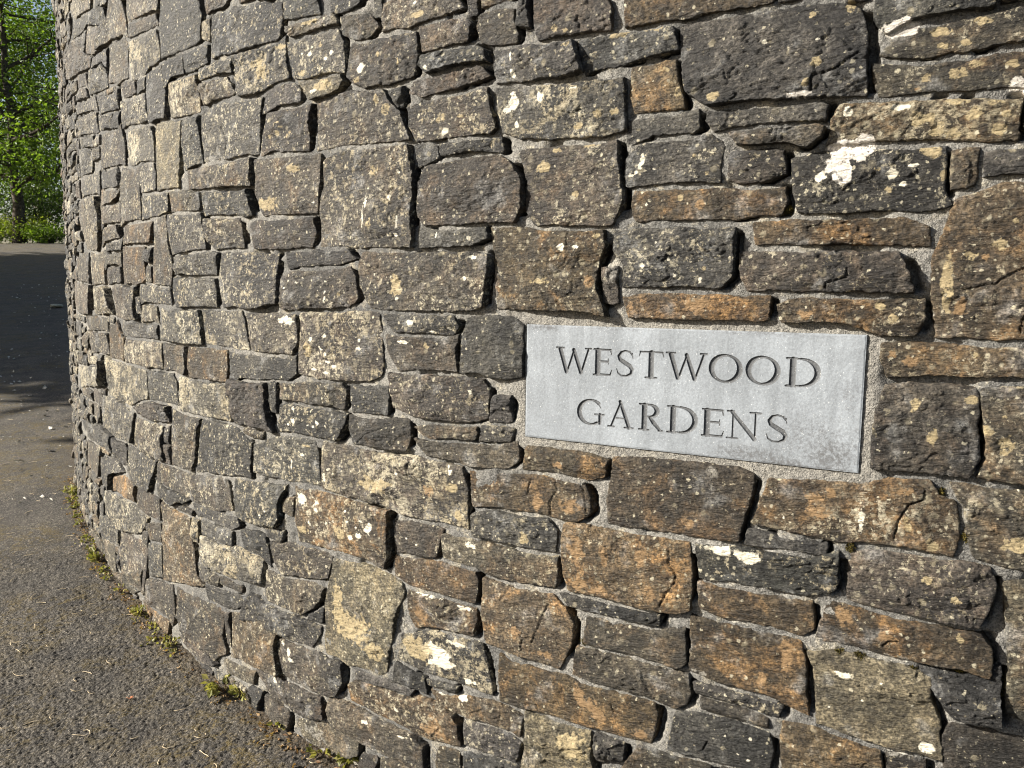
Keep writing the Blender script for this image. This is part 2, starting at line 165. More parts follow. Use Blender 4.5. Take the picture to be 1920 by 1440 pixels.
y2 -2023 219 -1992 179 -1954 153 -1912 154 -1869 155 -1827 156 -1772 161 -1711 143 -1674 176 -1628 199 -1641 256 -1639 304 -1637 353 -1682 357 -1726 354 -1771 352 -1815 347 -1859 343 -1903 339 -1947 334 -2011 341 -2013 273
g1 -1756 362 -1706 367 -1662 367 -1617 368 -1563 384 -1513 408 -1537 443 -1583 438 -1630 433 -1676 423 -1722 418 -1777 414
r2 -1600 200 -1535 217 -1496 219 -1457 221 -1409 226 -1362 232 -1295 233 -1318 312 -1317 350 -1293 417 -1362 396 -1401 393 -1438 383 -1486 373 -1535 380 -1591 369 -1586 317 -1586 272
y1 -1644 119 -1590 134 -1547 135 -1505 138 -1456 148 -1445 198 -1509 188 -1553 186 -1597 183 -1655 180
y1 -2635 162 -2589 162 -2544 161 -2497 163 -2459 182 -2423 198 -2380 215 -2355 315 -2431 281 -2473 270 -2514 259 -2555 248 -2597 236 -2634 214 -2676 202 -2738 193 -2680 167
b1 -1850 114 -1810 118 -1770 119 -1697 131 -1770 157 -1816 156 -1862 154 -1909 153 -1955 151 -2020 153 -1953 129 -1902 120
g1 -1233 2246 -1186 2238 -1138 2234 -1067 2228 -1082 2282 -1121 2290 -1159 2304 -1199 2309 -1238 2315 -1236 2280
k1 -1029 2221 -953 2211 -917 2221 -887 2241 -934 2251 -981 2260 -1028 2270
y1 -1200 2189 -1159 2191 -1121 2189 -1083 2190 -1045 2190 -989 2187 -1009 2213 -1054 2222 -1097 2219 -1139 2222 -1181 2225 -1238 2228
y2 -982 2156 -934 2134 -876 2129 -839 2151 -863 2185 -916 2197 -994 2210
y2 -830 2136 -774 2137 -737 2129 -694 2138 -652 2139 -610 2140 -559 2146 -587 2182 -630 2190 -673 2199 -716 2208 -759 2229 -821 2207
b2 -693 2064 -645 2066 -597 2068 -544 2064 -531 2103 -550 2119 -598 2130 -647 2127 -705 2130
g2 -699 2036 -676 2010 -628 2014 -582 2016 -537 2016 -480 2007 -492 2039 -517 2052 -560 2056 -604 2056 -648 2059 -691 2061
b1 -742 1970 -692 1956 -640 1961 -590 1962 -540 1966 -476 1977 -505 2006 -550 2003 -592 2003 -635 2002 -677 2002 -722 2001
g2 -1216 2139 -1195 2075 -1151 2066 -1108 2066 -1065 2067 -1022 2067 -969 2055 -970 2098 -975 2139 -1000 2179 -1047 2177 -1088 2177 -1130 2178 -1171 2178 -1227 2184
g3 -1487 2066 -1430 2062 -1383 2059 -1341 2062 -1300 2074 -1259 2077 -1206 2075 -1224 2128 -1226 2204 -1283 2183 -1324 2184 -1366 2186 -1408 2186 -1449 2187 -1498 2191 -1497 2129
g2 -1355 1992 -1273 2009 -1221 2007 -1158 2004 -1161 2043 -1196 2066 -1237 2067 -1277 2063 -1322 2062
Y1 -1117 2003 -1056 2005 -998 2013 -972 2032 -985 2056 -1036 2055 -1087 2055 -1172 2065
b2 -966 2044 -938 2022 -890 2005 -846 2005 -802 2001 -758 2005 -713 2009 -705 2060 -713 2122 -769 2121 -812 2125 -856 2127 -900 2121 -948 2132 -960 2089
b2 -1368 1872 -1302 1882 -1265 1878 -1222 1875 -1179 1871 -1122 1863 -1111 1933 -1095 1993 -1152 1994 -1196 1994 -1240 1995 -1284 1997 -1333 1999 -1347 1947
b2 -1096 1861 -1035 1864 -995 1866 -956 1864 -918 1861 -879 1861 -836 1859 -792 1857 -731 1855 -757 1925 -790 1953 -815 1993 -861 1993 -903 1997 -945 2008 -988 2006 -1032 1997 -1090 1994 -1086 1930
g1 -770 1938 -752 1938 -752 1997 -807 1986
b3 -739 1888 -710 1847 -664 1848 -620 1848 -577 1849 -533 1849 -486 1846 -463 1858 -480 1904 -491 1959 -554 1949 -600 1949 -646 1948 -692 1946 -746 1952
g2 -702 1779 -637 1801 -638 1835 -724 1850
g2 -628 1804 -581 1807 -538 1808 -496 1806 -438 1796 -448 1839 -497 1836 -540 1836 -582 1835 -636 1841
b1 -710 1664 -683 1637 -635 1637 -589 1636 -545 1636 -501 1638 -458 1637 -406 1633 -384 1671 -389 1736 -415 1770 -449 1795 -507 1794 -562 1795 -602 1794 -641 1791 -684 1790 -711 1745 -710 1705
b2 -1079 1719 -1082 1679 -1085 1639 -1083 1591 -1027 1594 -980 1594 -933 1585 -885 1588 -834 1585 -783 1585 -720 1582 -719 1632 -720 1671 -721 1718 -714 1767 -732 1847 -787 1845 -830 1847 -872 1848 -915 1849 -957 1851 -1001 1854 -1067 1836 -1067 1772
y2 -1396 1764 -1376 1727 -1350 1692 -1303 1694 -1261 1693 -1220 1693 -1178 1691 -1140 1691 -1089 1688 -1085 1738 -1077 1776 -1073 1856 -1130 1855 -1172 1857 -1214 1859 -1256 1860 -1298 1862 -1340 1864 -1397 1869 -1394 1811
g1 -1236 1528 -1187 1539 -1144 1539 -1101 1541 -1058 1543 -1014 1541 -980 1547 -930 1556 -963 1583 -1011 1581 -1056 1583 -1102 1591 -1147 1582 -1193 1582 -1248 1586
b2 -1272 1477 -1263 1410 -1208 1411 -1163 1414 -1118 1419 -1074 1418 -1036 1421 -998 1423 -957 1424 -918 1446 -932 1508 -956 1542 -1011 1532 -1060 1530 -1109 1527 -1158 1527 -1207 1529 -1262 1516
b2 -924 1538 -917 1482 -876 1424 -832 1420 -792 1420 -751 1420 -711 1420 -670 1422 -623 1422 -576 1422 -528 1424 -486 1433 -481 1485 -474 1531 -475 1564 -529 1569 -575 1570 -621 1570 -667 1571 -713 1572 -759 1571 -806 1573 -852 1574 -905 1577
g1 -700 1581 -635 1583 -580 1582 -530 1585 -476 1599 -487 1628 -543 1624 -593 1623 -643 1625 -709 1641
b3 -1173 1333 -1187 1291 -1187 1221 -1133 1215 -1087 1214 -1041 1214 -1001 1216 -961 1218 -921 1220 -879 1220 -831 1243 -828 1303 -829 1358 -843 1415 -893 1421 -938 1421 -982 1413 -1027 1409 -1071 1409 -1116 1409 -1183 1406
k2 -787 1359 -734 1362 -685 1363 -635 1363 -585 1360 -564 1388 -585 1413 -632 1409 -675 1410 -718 1408 -761 1409 -835 1413
b1 -817 1309 -771 1258 -718 1265 -672 1269 -626 1270 -569 1269 -575 1316 -565 1369 -625 1351 -670 1351 -715 1350 -760 1350 -820 1359
g1 -564 1321 -560 1267 -506 1271 -463 1262 -418 1259 -374 1269 -374 1312 -375 1355 -375 1398 -409 1418 -453 1419 -495 1420 -542 1415 -557 1367
y2 -1288 1134 -1233 1136 -1186 1135 -1139 1135 -1090 1136 -1041 1138 -976 1132 -972 1189 -994 1208 -1046 1201 -1094 1201 -1141 1200 -1188 1198 -1234 1189 -1292 1191
k2 -1301 1030 -1239 1038 -1196 1039 -1153 1039 -1109 1040 -1066 1040 -1016 1037 -979 1084 -971 1123 -1023 1126 -1066 1126 -1109 1123 -1152 1123 -1195 1123 -1239 1124 -1290 1126 -1290 1083
g1 -948 1129 -900 1132 -856 1135 -806 1134 -800 1184 -801 1218 -859 1215 -905 1209 -963 1212
b1 -952 1039 -900 1041 -856 1041 -811 1039 -776 1043 -735 1044 -723 1082 -728 1134 -785 1134 -831 1123 -877 1121 -917 1118 -966 1124 -964 1080
b2 -792 1159 -727 1143 -682 1138 -638 1139 -594 1140 -550 1141 -510 1147 -472 1159 -469 1229 -491 1259 -537 1258 -579 1258 -622 1257 -665 1256 -704 1255 -742 1249 -806 1256
y1 -669 1087 -618 1094 -569 1098 -516 1099 -500 1120 -508 1137 -561 1129 -610 1128 -659 1126 -721 1116
y1 -669 1040 -621 1042 -577 1041 -532 1031 -494 1033 -456 1036 -416 1040 -380 1066 -390 1119 -453 1095 -501 1091 -549 1088 -597 1084 -645 1079 -718 1085
g2 -1440 881 -1384 879 -1336 881 -1288 882 -1240 884 -1196 887 -1152 890 -1091 890 -1097 948 -1099 992 -1116 1032 -1173 1028 -1223 1025 -1273 1025 -1314 1015 -1355 1007 -1390 986 -1432 979 -1435 933
b3 -1087 963 -1080 888 -1016 889 -965 883 -915 882 -865 880 -816 879 -767 865 -724 867 -682 868 -640 870 -598 871 -533 866 -535 925 -534 968 -554 1030 -601 1029 -645 1029 -688 1034 -723 1037 -772 1031 -822 1027 -871 1029 -920 1029 -968 1035 -1016 1028 -1076 1032
R3 -1217 775 -1200 699 -1143 705 -1099 706 -1054 708 -1010 709 -966 711 -920 712 -874 712 -814 700 -797 755 -800 795 -800 831 -801 873 -843 873 -885 874 -926 874 -968 875 -1010 877 -1058 879 -1106 880 -1153 876 -1220 880 -1211 819
b1 -782 756 -743 762 -707 763 -636 769 -612 858 -699 855 -740 852 -794 851 -789 799
y2 -617 773 -556 772 -508 770 -467 760 -425 760 -383 760 -331 764 -271 771 -268 848 -322 841 -361 840 -400 840 -442 840 -485 843 -529 845 -568 843 -622 841
g2 -523 851 -469 854 -427 851 -385 852 -335 853 -274 854 -272 912 -301 936 -352 931 -402 926 -467 928 -525 911
b2 -1326 604 -1284 571 -1240 583 -1197 592 -1152 596 -1108 603 -1061 616 -1050 650 -1039 700 -1102 693 -1150 693 -1197 690 -1245 688 -1292 674 -1342 674
r1 -786 688 -727 673 -683 674 -641 675 -598 676 -555 677 -502 676 -497 740 -508 761 -562 760 -612 764 -661 757 -700 753 -739 748 -784 750
b3 -1375 521 -1375 462 -1327 466 -1285 465 -1237 468 -1187 468 -1156 489 -1126 507 -1095 535 -1073 585 -1134 587 -1177 583 -1222 575 -1267 566 -1313 570 -1375 572
Y2 -1073 545 -1074 488 -1082 432 -1077 376 -1023 380 -974 369 -924 381 -882 382 -839 381 -811 403 -803 444 -796 482 -789 519 -777 564 -765 607 -742 648 -756 678 -807 691 -859 692 -911 693 -951 692 -990 690 -1035 685 -1047 634 -1063 590
g2 -1537 350 -1468 373 -1424 362 -1378 362 -1332 361 -1288 369 -1238 372 -1188 377 -1134 378 -1091 433 -1090 460 -1139 458 -1188 460 -1237 456 -1286 452 -1331 453 -1376 452 -1421 462 -1468 461 -1512 448 -1513 410
g1 -1157 464 -1122 466 -1088 467 -1076 535 -1115 500 -1153 483
r2 -739 603 -712 556 -657 574 -612 581 -566 585 -510 586 -501 629 -502 668 -564 664 -615 663 -668 661 -734 666
k3 -779 451 -715 443 -665 439 -616 444 -568 446 -517 443 -449 441 -460 494 -467 532 -485 578 -542 575 -589 571 -637 568 -676 556 -715 545 -760 529
g1 -789 380 -731 388 -663 379 -675 425 -722 432 -781 444
b2 -1314 313 -1291 241 -1240 237 -1197 239 -1154 236 -1113 244 -1071 248 -1025 256 -989 313 -1005 370 -1055 366 -1104 375 -1152 367 -1202 364 -1252 358 -1307 359
b1 -1344 140 -1301 145 -1261 146 -1222 136 -1181 141 -1131 155 -1075 169 -1090 238 -1145 228 -1197 226 -1250 226 -1290 223 -1329 219 -1369 214 -1449 209 -1380 165
R2 -977 313 -962 264 -905 266 -859 261 -808 260 -756 259 -705 250 -657 251 -610 262 -548 270 -553 330 -578 354 -647 370 -688 367 -726 352 -766 349 -806 346 -852 343 -899 339 -945 336
g1 -944 339 -900 343 -856 347 -813 352 -769 356 -725 360 -711 379 -763 374 -808 386 -853 373 -898 372 -945 373
y1 -1051 158 -1007 157 -962 156 -918 155 -874 142 -829 149 -784 152 -740 151 -670 126 -676 227 -705 238 -722 249 -770 248 -818 250 -866 251 -913 256 -960 256 -1007 252 -1062 243 -1065 195
r2 -612 363 -569 363 -526 363 -483 368 -440 370 -406 370 -364 360 -357 415 -408 428 -454 431 -498 425 -543 418 -592 401 -660 402
y1 -1174 38 -1128 56 -1091 67 -1053 71 -1010 78 -967 89 -926 109 -928 153 -974 152 -1021 152 -1068 159 -1109 149 -1149 138 -1189 130 -1237 120 -1208 80
y1 -1390 70 -1327 74 -1261 53 -1239 113 -1263 137 -1304 132 -1343 132 -1398 136
g2 -541 281 -486 284 -438 288 -375 287 -361 349 -391 359 -436 357 -481 355 -543 355
b1 -937 63 -863 65 -849 135 -919 120
y1 -842 62 -776 85 -716 88 -700 149 -740 145 -775 145 -841 140
y1 -640 150 -571 150 -550 196 -552 258 -625 250 -637 203
g1 -555 163 -496 184 -456 195 -419 212 -372 221 -367 280 -398 279 -445 276 -492 271 -543 268 -542 224
b1 -364 2075 -354 2039 -304 2038 -256 2037 -221 2037 -168 2032 -171 2082 -191 2109 -231 2116 -272 2124 -312 2131 -366 2157
b1 -510 2054 -460 2044 -410 2042 -404 2065 -418 2094 -417 2122 -454 2128 -513 2128 -524 2089
r1 -140 2030 -84 2033 -37 2031 5 2028 46 2033 85 2033 124 2032 167 2032 169 2050 125 2057 82 2064 38 2071 -6 2078 -50 2085 -93 2092 -142 2104
g2 -464 1958 -422 1956 -377 1953 -332 1951 -287 1948 -237 1953 -246 1991 -260 2027 -305 2026 -344 2029 -384 2039 -425 2032 -479 2041
g2 -233 1944 -201 1955 -140 1955 -101 1961 -62 1962 -18 1970 -23 1995 -32 2021 -77 2019 -118 2020 -160 2024 -202 2023 -252 2025
r1 -126 1893 -113 1851 -50 1852 0 1851 -4 1869 -18 1914 -23 1956 -76 1949 -125 1951
g3 -446 1845 -399 1826 -358 1822 -318 1817 -278 1815 -229 1812 -181 1810 -128 1817 -130 1871 -135 1930 -184 1934 -233 1935 -282 1936 -331 1939 -376 1941 -421 1943 -468 1952 -461 1892
g1 -130 1782 -69 1802 -26 1802 19 1799 34 1812 27 1852 -30 1840 -78 1843 -128 1842
g1 -14 1940 2 1879 47 1849 107 1852 164 1850 210 1847 257 1846 294 1843 343 1839 340 1914 337 1967 323 2003 275 2020 226 2022 191 2022 156 2020 101 2021 47 2020 -21 2023
g1 41 1821 61 1798 116 1805 166 1806 217 1806 275 1798 278 1832 255 1837 210 1835 165 1837 127 1838 88 1840 48 1841
y1 108 1769 168 1767 203 1763 241 1752 267 1771 276 1788 258 1795 213 1796 167 1797 87 1797
b3 -379 1730 -378 1663 -353 1625 -302 1625 -255 1621 -208 1620 -157 1617 -131 1664 -138 1707 -142 1761 -148 1805 -199 1798 -237 1800 -276 1803 -326 1801 -406 1810
g2 -131 1700 -83 1700 -35 1702 13 1701 79 1696 78 1729 84 1777 50 1797 -3 1789 -52 1790 -104 1792 -132 1758
b2 87 1713 112 1692 166 1691 210 1707 201 1754 163 1760 128 1759 86 1764
r1 -116 1657 -101 1623 -50 1625 -7 1625 34 1623 75 1621 117 1619 157 1628 205 1627 210 1655 208 1685 154 1679 107 1684 61 1690 11 1690 -38 1691 -108 1693
r2 -465 1566 -464 1500 -452 1428 -412 1431 -363 1429 -315 1429 -267 1429 -228 1431 -158 1418 -188 1488 -186 1530 -166 1574 -173 1609 -233 1608 -289 1611 -332 1614 -375 1624 -419 1625 -480 1630
k2 -151 1559 -129 1532 -128 1481 -81 1486 -46 1484 -3 1486 41 1485 89 1481 114 1507 113 1557 114 1609 57 1608 8 1612 -44 1613 -97 1614 -154 1611
O1 -115 1417 -43 1416 -5 1416 34 1417 72 1417 123 1418 187 1416 191 1470 133 1469 87 1472 36 1472 -15 1473 -68 1473 -132 1472
r1 -376 1043 -308 1050 -257 1047 -195 1041 -153 1053 -148 1094 -203 1107 -249 1106 -294 1106 -365 1105
R1 -526 925 -456 938 -402 939 -357 941 -312 943 -266 937 -218 941 -188 963 -190 1004 -208 1036 -253 1034 -292 1038 -348 1038 -404 1034 -460 1024 -535 1026
B1 -144 1058 -152 995 -146 946 -95 947 -52 948 -9 949 34 950 88 951 150 951 157 1005 171 1048 176 1101 141 1114 98 1113 54 1112 11 1112 -32 1111 -66 1110 -100 1109 -141 1102
O2 -260 848 -258 809 -243 768 -193 770 -147 769 -104 768 -62 767 -18 766 17 768 54 783 56 838 54 889 47 940 -9 937 -57 935 -104 934 -152 936 -202 939 -255 933 -263 889
g2 69 859 122 864 164 864 206 865 246 865 287 866 330 876 345 901 344 970 283 942 243 942 202 943 156 943 111 940 54 939
r3 168 996 230 990 281 989 333 982 381 990 426 993 473 991 540 986 546 1027 542 1062 538 1093 509 1101 493 1129 448 1125 410 1123 374 1108 319 1106 263 1104 200 1099 185 1047
g1 158 948 233 953 274 954 322 948 321 979 274 977 232 977 164 989
r1 69 792 115 780 163 783 210 783 245 782 283 777 307 797 299 860 246 852 207 853 164 852 121 851 62 855
r1 53 646 121 636 172 636 222 636 308 611 297 673 297 708 281 768 216 770 167 770 117 771 52 776 53 711
R2 -492 648 -477 579 -413 573 -356 568 -313 570 -262 567 -241 605 -227 639 -225 694 -250 727 -283 751 -324 748 -361 746 -398 743 -437 744 -492 749 -490 691
y1 -205 647 -134 650 -78 652 -24 650 33 644 51 662 47 694 43 749 -26 720 -80 719 -136 721 -191 723
y1 -227 563 -174 560 -132 562 -91 562 -36 565 21 549 54 567 62 599 56 640 6 636 -35 638 -77 640 -121 639 -165 639 -218 639
O1 -430 434 -393 436 -346 438 -299 443 -253 445 -206 444 -167 445 -127 446 -88 445 -24 451 -11 518 -18 553 -69 551 -119 550 -167 548 -205 550 -244 559 -295 555 -345 552 -392 548 -432 566 -434 493
Y1 -355 333 -361 297 -358 254 -306 264 -266 289 -220 294 -164 309 -165 355 -170 391 -174 436 -231 431 -278 433 -313 429 -358 431 -353 377
k1 11 449 69 453 113 453 151 457 189 458 233 463 241 517 231 555 165 559 122 558 78 561 28 545 18 502
g1 -158 366 -90 389 -86 436 -165 438
y1 84 567 126 568 165 567 228 563 227 587 164 592 124 590 81 593
y1 -123 324 -48 359 -6 369 34 385 77 390 120 411 111 443 68 441 29 441 -11 445 -55 439 -79 396
g2 344 1977 368 1946 415 1968 456 1969 496 1972 539 1971 543 1994 495 2000 446 2006 398 2013 345 2024
y2 382 1943 357 1908 430 1895 475 1900 518 1900 542 1906 578 1906 617 1907 616 1957 577 1967 536 1963 498 1959 458 1956 417 1958
y2 359 1835 417 1837 464 1835 515 1833 566 1830 623 1830 625 1893 581 1892 541 1894 502 1887 460 1886 419 1887 347 1901
r3 276 1753 335 1756 383 1755 426 1753 468 1751 511 1745 546 1741 592 1739 589 1780 592 1815 547 1819 506 1820 465 1824 410 1825 356 1830 300 1834 285 1807
k2 218 1670 230 1629 298 1627 344 1627 390 1627 440 1623 500 1631 482 1658 482 1691 480 1741 438 1739 399 1741 361 1743 314 1745 267 1748 211 1739
g1 537 1682 592 1684 649 1674 635 1725 591 1729 539 1729
r2 488 1602 468 1541 469 1502 472 1465 481 1392 535 1396 576 1393 632 1395 706 1391 685 1449 683 1493 683 1536 679 1577 672 1617 670 1660 617 1671 569 1672 541 1661 498 1647
r1 153 1569 207 1570 253 1567 300 1567 347 1566 394 1564 464 1560 463 1597 416 1617 380 1614 346 1615 306 1615 266 1616 226 1620 190 1617 141 1618
b2 124 1514 139 1477 189 1479 236 1477 282 1477 318 1476 353 1476 390 1477 445 1476 429 1524 414 1556 355 1553 302 1555 253 1555 204 1558 167 1560 119 1559
r2 212 1417 255 1416 294 1418 333 1417 391 1394 450 1395 467 1427 463 1469 403 1464 354 1464 300 1464 245 1468 197 1452
r2 393 1352 405 1315 467 1323 518 1324 559 1324 599 1328 641 1327 680 1341 679 1378 628 1382 578 1380 536 1383 494 1384 450 1386 391 1387
b1 389 1256 389 1227 388 1187 388 1137 441 1137 486 1138 556 1138 568 1176 562 1240 561 1289 552 1310 502 1311 454 1309 405 1305
y2 569 1240 577 1177 562 1140 614 1134 650 1138 690 1144 687 1190 678 1231 675 1271 674 1314 618 1316 560 1309
y2 549 1076 555 1036 569 990 611 979 654 976 705 976 701 1032 689 1076 690 1126 641 1125 596 1123 521 1130
b2 360 869 409 863 457 861 504 858 544 860 590 858 602 903 612 944 599 978 556 982 519 977 474 979 429 980 358 979 360 925
R1 303 773 372 779 415 773 454 772 492 770 531 769 567 774 613 763 613 821 591 849 546 847 505 846 459 848 414 850 367 862 327 868
Y0 307 711 312 670 319 600 364 595 403 587 453 584 503 589 548 579 538 658 519 707 517 747 479 757 443 760 394 763 344 766 290 751
g1 529 708 558 675 636 677 630 732 628 795 568 761 491 765
y1 636 815 638 764 638 703 692 687 740 680 733 730 728 776 725 823 724 870 721 916 711 967 668 963 615 953 626 897 631 856
r1 262 463 315 470 359 490 406 498 448 523 440 574 406 575 358 583 311 595 255 591 250 545 251 506
b1 541 633 549 552 610 569 652 576 694 578 735 589 731 650 674 667 635 667 597 666 556 666
k2 -6598 -63 -6208 -56 -6205 145 -6594 148
g2 -6186 -60 -5779 -58 -5787 71 -6189 66
k2 -5764 -63 -5444 -66 -5442 145 -5768 151
r3 -5425 -59 -5037 -56 -5036 70 -5434 72
y1 -5035 -57 -4726 -65 -4728 37 -5034 36
r2 -4719 -57 -4295 -63 -4298 102 -4725 108
b3 -4289 -62 -4175 -64 -4182 -12 -4280 -9
y1 -4166 -62 -3991 -66 -3993 -1 -4178 1
b2 -3986 -64 -3927 -73 -3868 -69 -3808 -56 -3813 -1 -3897 -1 -3981 -2
g2 -3810 -76 -3728 -74 -3659 -71 -3587 -61 -3589 -29 -3662 -33 -3729 -33 -3800 -31
g1 -3580 -60 -3502 -69 -3421 -63 -3421 3 -3504 0 -3583 1
b2 -3417 -73 -3346 -74 -3286 -74 -3216 -75 -3218 -35 -3283 -30 -3347 -32 -3417 -29
k3 -3212 -65 -3114 -63 -3117 3 -3216 3
b1 -3106 -65 -3003 -68 -2996 10 -3056 10 -3116 15
b1 -2997 -68 -2930 -76 -2867 -77 -2805 -77 -2730 -77 -2737 -17 -2801 -14 -2866 -11 -2930 -9 -2994 -6
g2 -2734 -58 -2668 -69 -2600 -69 -2533 -69 -2465 -58 -2464 -34 -2533 -33 -2598 -33 -2663 -30 -2728 -28
g3 -2470 -76 -2380 -76 -2304 -76 -2215 -77 -2224 -15 -2302 -10 -2378 -11 -2454 -8
y1 -2215 -65 -2158 -74 -2093 -75 -2096 -13 -2155 -13 -2219 -14
g2 -2092 -64 -2013 -74 -1937 -76 -1848 -78 -1855 5 -1934 5 -2011 8 -2092 15
r2 -1852 -60 -1789 -72 -1721 -67 -1721 15 -1784 10 -1850 12
g1 -1716 -65 -1628 -78 -1641 -6 -1641 52 -1714 61 -1711 2
g1 -1630 -65 -1557 -76 -1488 -66 -1495 0 -1562 -1 -1636 3
y2 -1479 -63 -1420 -61 -1418 -16 -1485 -6
y1 -1414 -63 -1346 -73 -1280 -73 -1215 -73 -1149 -73 -1080 -65 -1083 22 -1150 30 -1214 30 -1277 21 -1341 21 -1410 23
y1 -1074 -63 -1004 -70 -940 -72 -875 -74 -811 -75 -735 -77 -739 3 -805 2 -871 1 -937 0 -1004 -2 -1076 3
k3 -733 -66 -653 -60 -647 -4 -729 -1
y3 -648 -62 -559 -70 -470 -65 -473 -20 -555 -21 -639 -19
y1 -466 -77 -367 -57 -367 23 -367 103 -455 113 -461 54 -458 -5
g1 -368 -76 -268 -60 -276 15 -364 3
b1 -268 -75 -190 -63 -190 12 -264 19
r2 -193 -75 -116 -74 -52 -73 12 -71 77 -60 73 3 11 0 -51 -2 -113 -4 -179 -3
g3 83 -58 148 -69 211 -70 274 -71 338 -61 338 20 276 18 214 18 152 17 86 17
b2 344 -60 440 -78 429 3 348 4
g1 440 -62 523 -72 603 -74 695 -76 691 21 626 17 564 16 501 15 439 13
k1 693 -62 756 -72 828 -74 821 23 760 19 700 20
g3 829 -59 909 -64 909 -10 827 -4
b3 907 -77 995 -57 992 2 925 3
g3 1004 -62 1430 -65 1431 145 1006 150
g3 1446 -57 1824 -56 1829 103 1438 105
g1 1835 -57 1991 -66 1983 74 1846 64
g2 -3798 -23 -3734 -22 -3671 -21 -3603 -21 -3613 8 -3677 9 -3741 11 -3808 14
b1 -3413 -23 -3348 -19 -3286 -19 -3221 -16 -3218 25 -3283 27 -3347 30 -3412 32
g1 -2728 -23 -2666 -22 -2605 -22 -2543 -21 -2476 -25 -2486 22 -2547 23 -2609 21 -2670 19 -2733 18
g2 -641 -10 -554 -8 -468 -13 -471 64 -472 142 -556 148 -646 148 -637 65
g2 -4289 -2 -4192 -4 -4190 28 -4275 31
g1 -2986 0 -2916 -1 -2847 -2 -2853 55 -2920 56 -2991 62
k1 -2844 2 -2791 -1 -2738 -5 -2740 40 -2842 39
g1 -2476 -2 -2410 0 -2344 1 -2279 5 -2280 50 -2346 50 -2408 50 -2472 54
y2 -2277 -6 -2210 -3 -2148 0 -2152 43 -2212 43 -2274 45
b2 -2146 4 -2102 1 -2099 75 -2143 72
g1 -1489 -2 -1418 -6 -1423 46 -1482 50
g2 833 -3 908 -3 912 55 912 113 823 122 830 57
g1 -4186 4 -3919 7 -3917 74 -4182 71
y2 -3910 11 -3816 11 -3813 79 -3914 83
g2 -3605 7 -3543 9 -3481 11 -3419 12 -3416 74 -3476 71 -3536 69 -3597 68
y1 -3216 9 -3124 14 -3119 63 -3213 56
g2 -1636 14 -1562 11 -1488 8 -1486 46 -1558 47 -1629 48
r1 -1071 8 -1010 9 -948 8 -943 62 -1013 64 -1088 62
r2 -942 11 -866 10 -791 7 -792 46 -867 55 -938 53
b2 -780 7 -718 10 -649 4 -646 69 -713 79 -790 74
b1 -184 6 -118 7 -52 7 -48 113 -118 107 -185 108
r1 -45 11 16 11 76 10 83 94 22 89 -42 88
r1 345 12 433 8 430 49 346 45
y2 922 7 1000 5 1002 63 925 64
b1 -3799 17 -3740 17 -3681 16 -3622 16 -3626 90 -3712 89 -3804 94
g1 -3104 20 -3013 15 -3011 96 -3117 87
b2 -2085 20 -2020 19 -1955 18 -1890 18 -1892 92 -1960 100 -2024 102 -2100 104
k1 -1884 20 -1804 21 -1723 23 -1722 103 -1801 106 -1889 107
r2 -365 24 -273 24 -275 74 -357 84
g1 -2732 31 -2667 32 -2601 34 -2536 35 -2538 102 -2603 103 -2668 103 -2733 104
r1 -2531 28 -2486 28 -2479 74 -2529 78
b2 -265 30 -195 31 -193 99 -268 98
g3 86 28 141 30 201 27 199 112 196 195 141 194 86 197 87 112
b2 206 25 278 31 343 29 342 125 277 125 213 129
g2 438 25 533 24 541 76 440 78
g1 545 23 618 28 686 30 755 31 824 32 813 107 748 109 683 111 618 112 553 114
b1 -4275 38 -4192 40 -4187 93 -4280 103
r3 -3414 38 -3348 37 -3283 37 -3217 36 -3222 79 -3285 80 -3348 81 -3412 81
b1 -1408 31 -1341 34 -1264 31 -1281 62 -1350 62 -1419 60
g2 -5035 54 -4729 46 -4734 214 -5034 218
b1 -2846 48 -2753 50 -2753 118 -2842 119
y3 -2268 47 -2208 48 -2147 48 -2149 106 -2213 102 -2282 112
g3 -2465 60 -2405 61 -2344 62 -2280 59 -2281 100 -2345 112 -2410 112 -2474 100
b2 -1633 55 -1563 57 -1493 56 -1487 113 -1555 124 -1628 122
g1 -1483 56 -1426 57 -1402 144 -1481 137
b1 349 56 432 57 431 142 432 225 348 231 348 144
g1 -3213 70 -3124 65 -3123 146 -3219 141
r3 -3006 65 -2937 69 -2876 64 -2877 101 -2939 99 -3004 99
k2 -1706 69 -1638 69 -1638 108 -1730 121
g3 921 68 997 70 1000 114 919 113
g2 -6190 77 -5927 81 -5931 287 -6194 294
k1 -5920 78 -5777 79 -5788 178 -5926 181
y1 -5430 82 -5038 78 -5041 287 -5428 283
y2 -4174 78 -4038 80 -4039 110 -4185 107
g2 -4025 79 -3922 82 -3919 151 -3976 147 -4036 145
b2 -3616 63 -3513 79 -3514 120 -3609 121
y1 -3505 78 -3421 83 -3421 110 -3509 117
g1 1840 76 1989 81 1986 289 1837 283
k1 -3912 88 -3814 89 -3811 117 -3914 120
b2 -3415 87 -3350 88 -3288 87 -3225 86 -3220 131 -3284 131 -3347 129 -3411 125
b2 -2529 86 -2478 88 -2475 159 -2535 146
g3 -359 92 -274 91 -270 184 -365 186
b2 437 88 508 86 506 149 436 144
g2 -3807 100 -3743 100 -3682 98 -3617 94 -3625 125 -3685 126 -3744 129 -3802 132
b2 -3114 96 -3059 101 -3007 104 -2997 182 -3063 182 -3116 171
g2 -38 96 21 98 81 99 76 154 17 151 -44 156
g1 -4277 108 -4193 104 -4191 169 -4288 166
g2 -2998 109 -2927 110 -2851 101 -2850 144 -2924 156 -3001 150
g1 -2744 104 -2675 107 -2608 108 -2541 108 -2542 146 -2610 151 -2678 154 -2748 144
g1 -262 107 -190 111 -188 168 -186 225 -267 227 -261 168
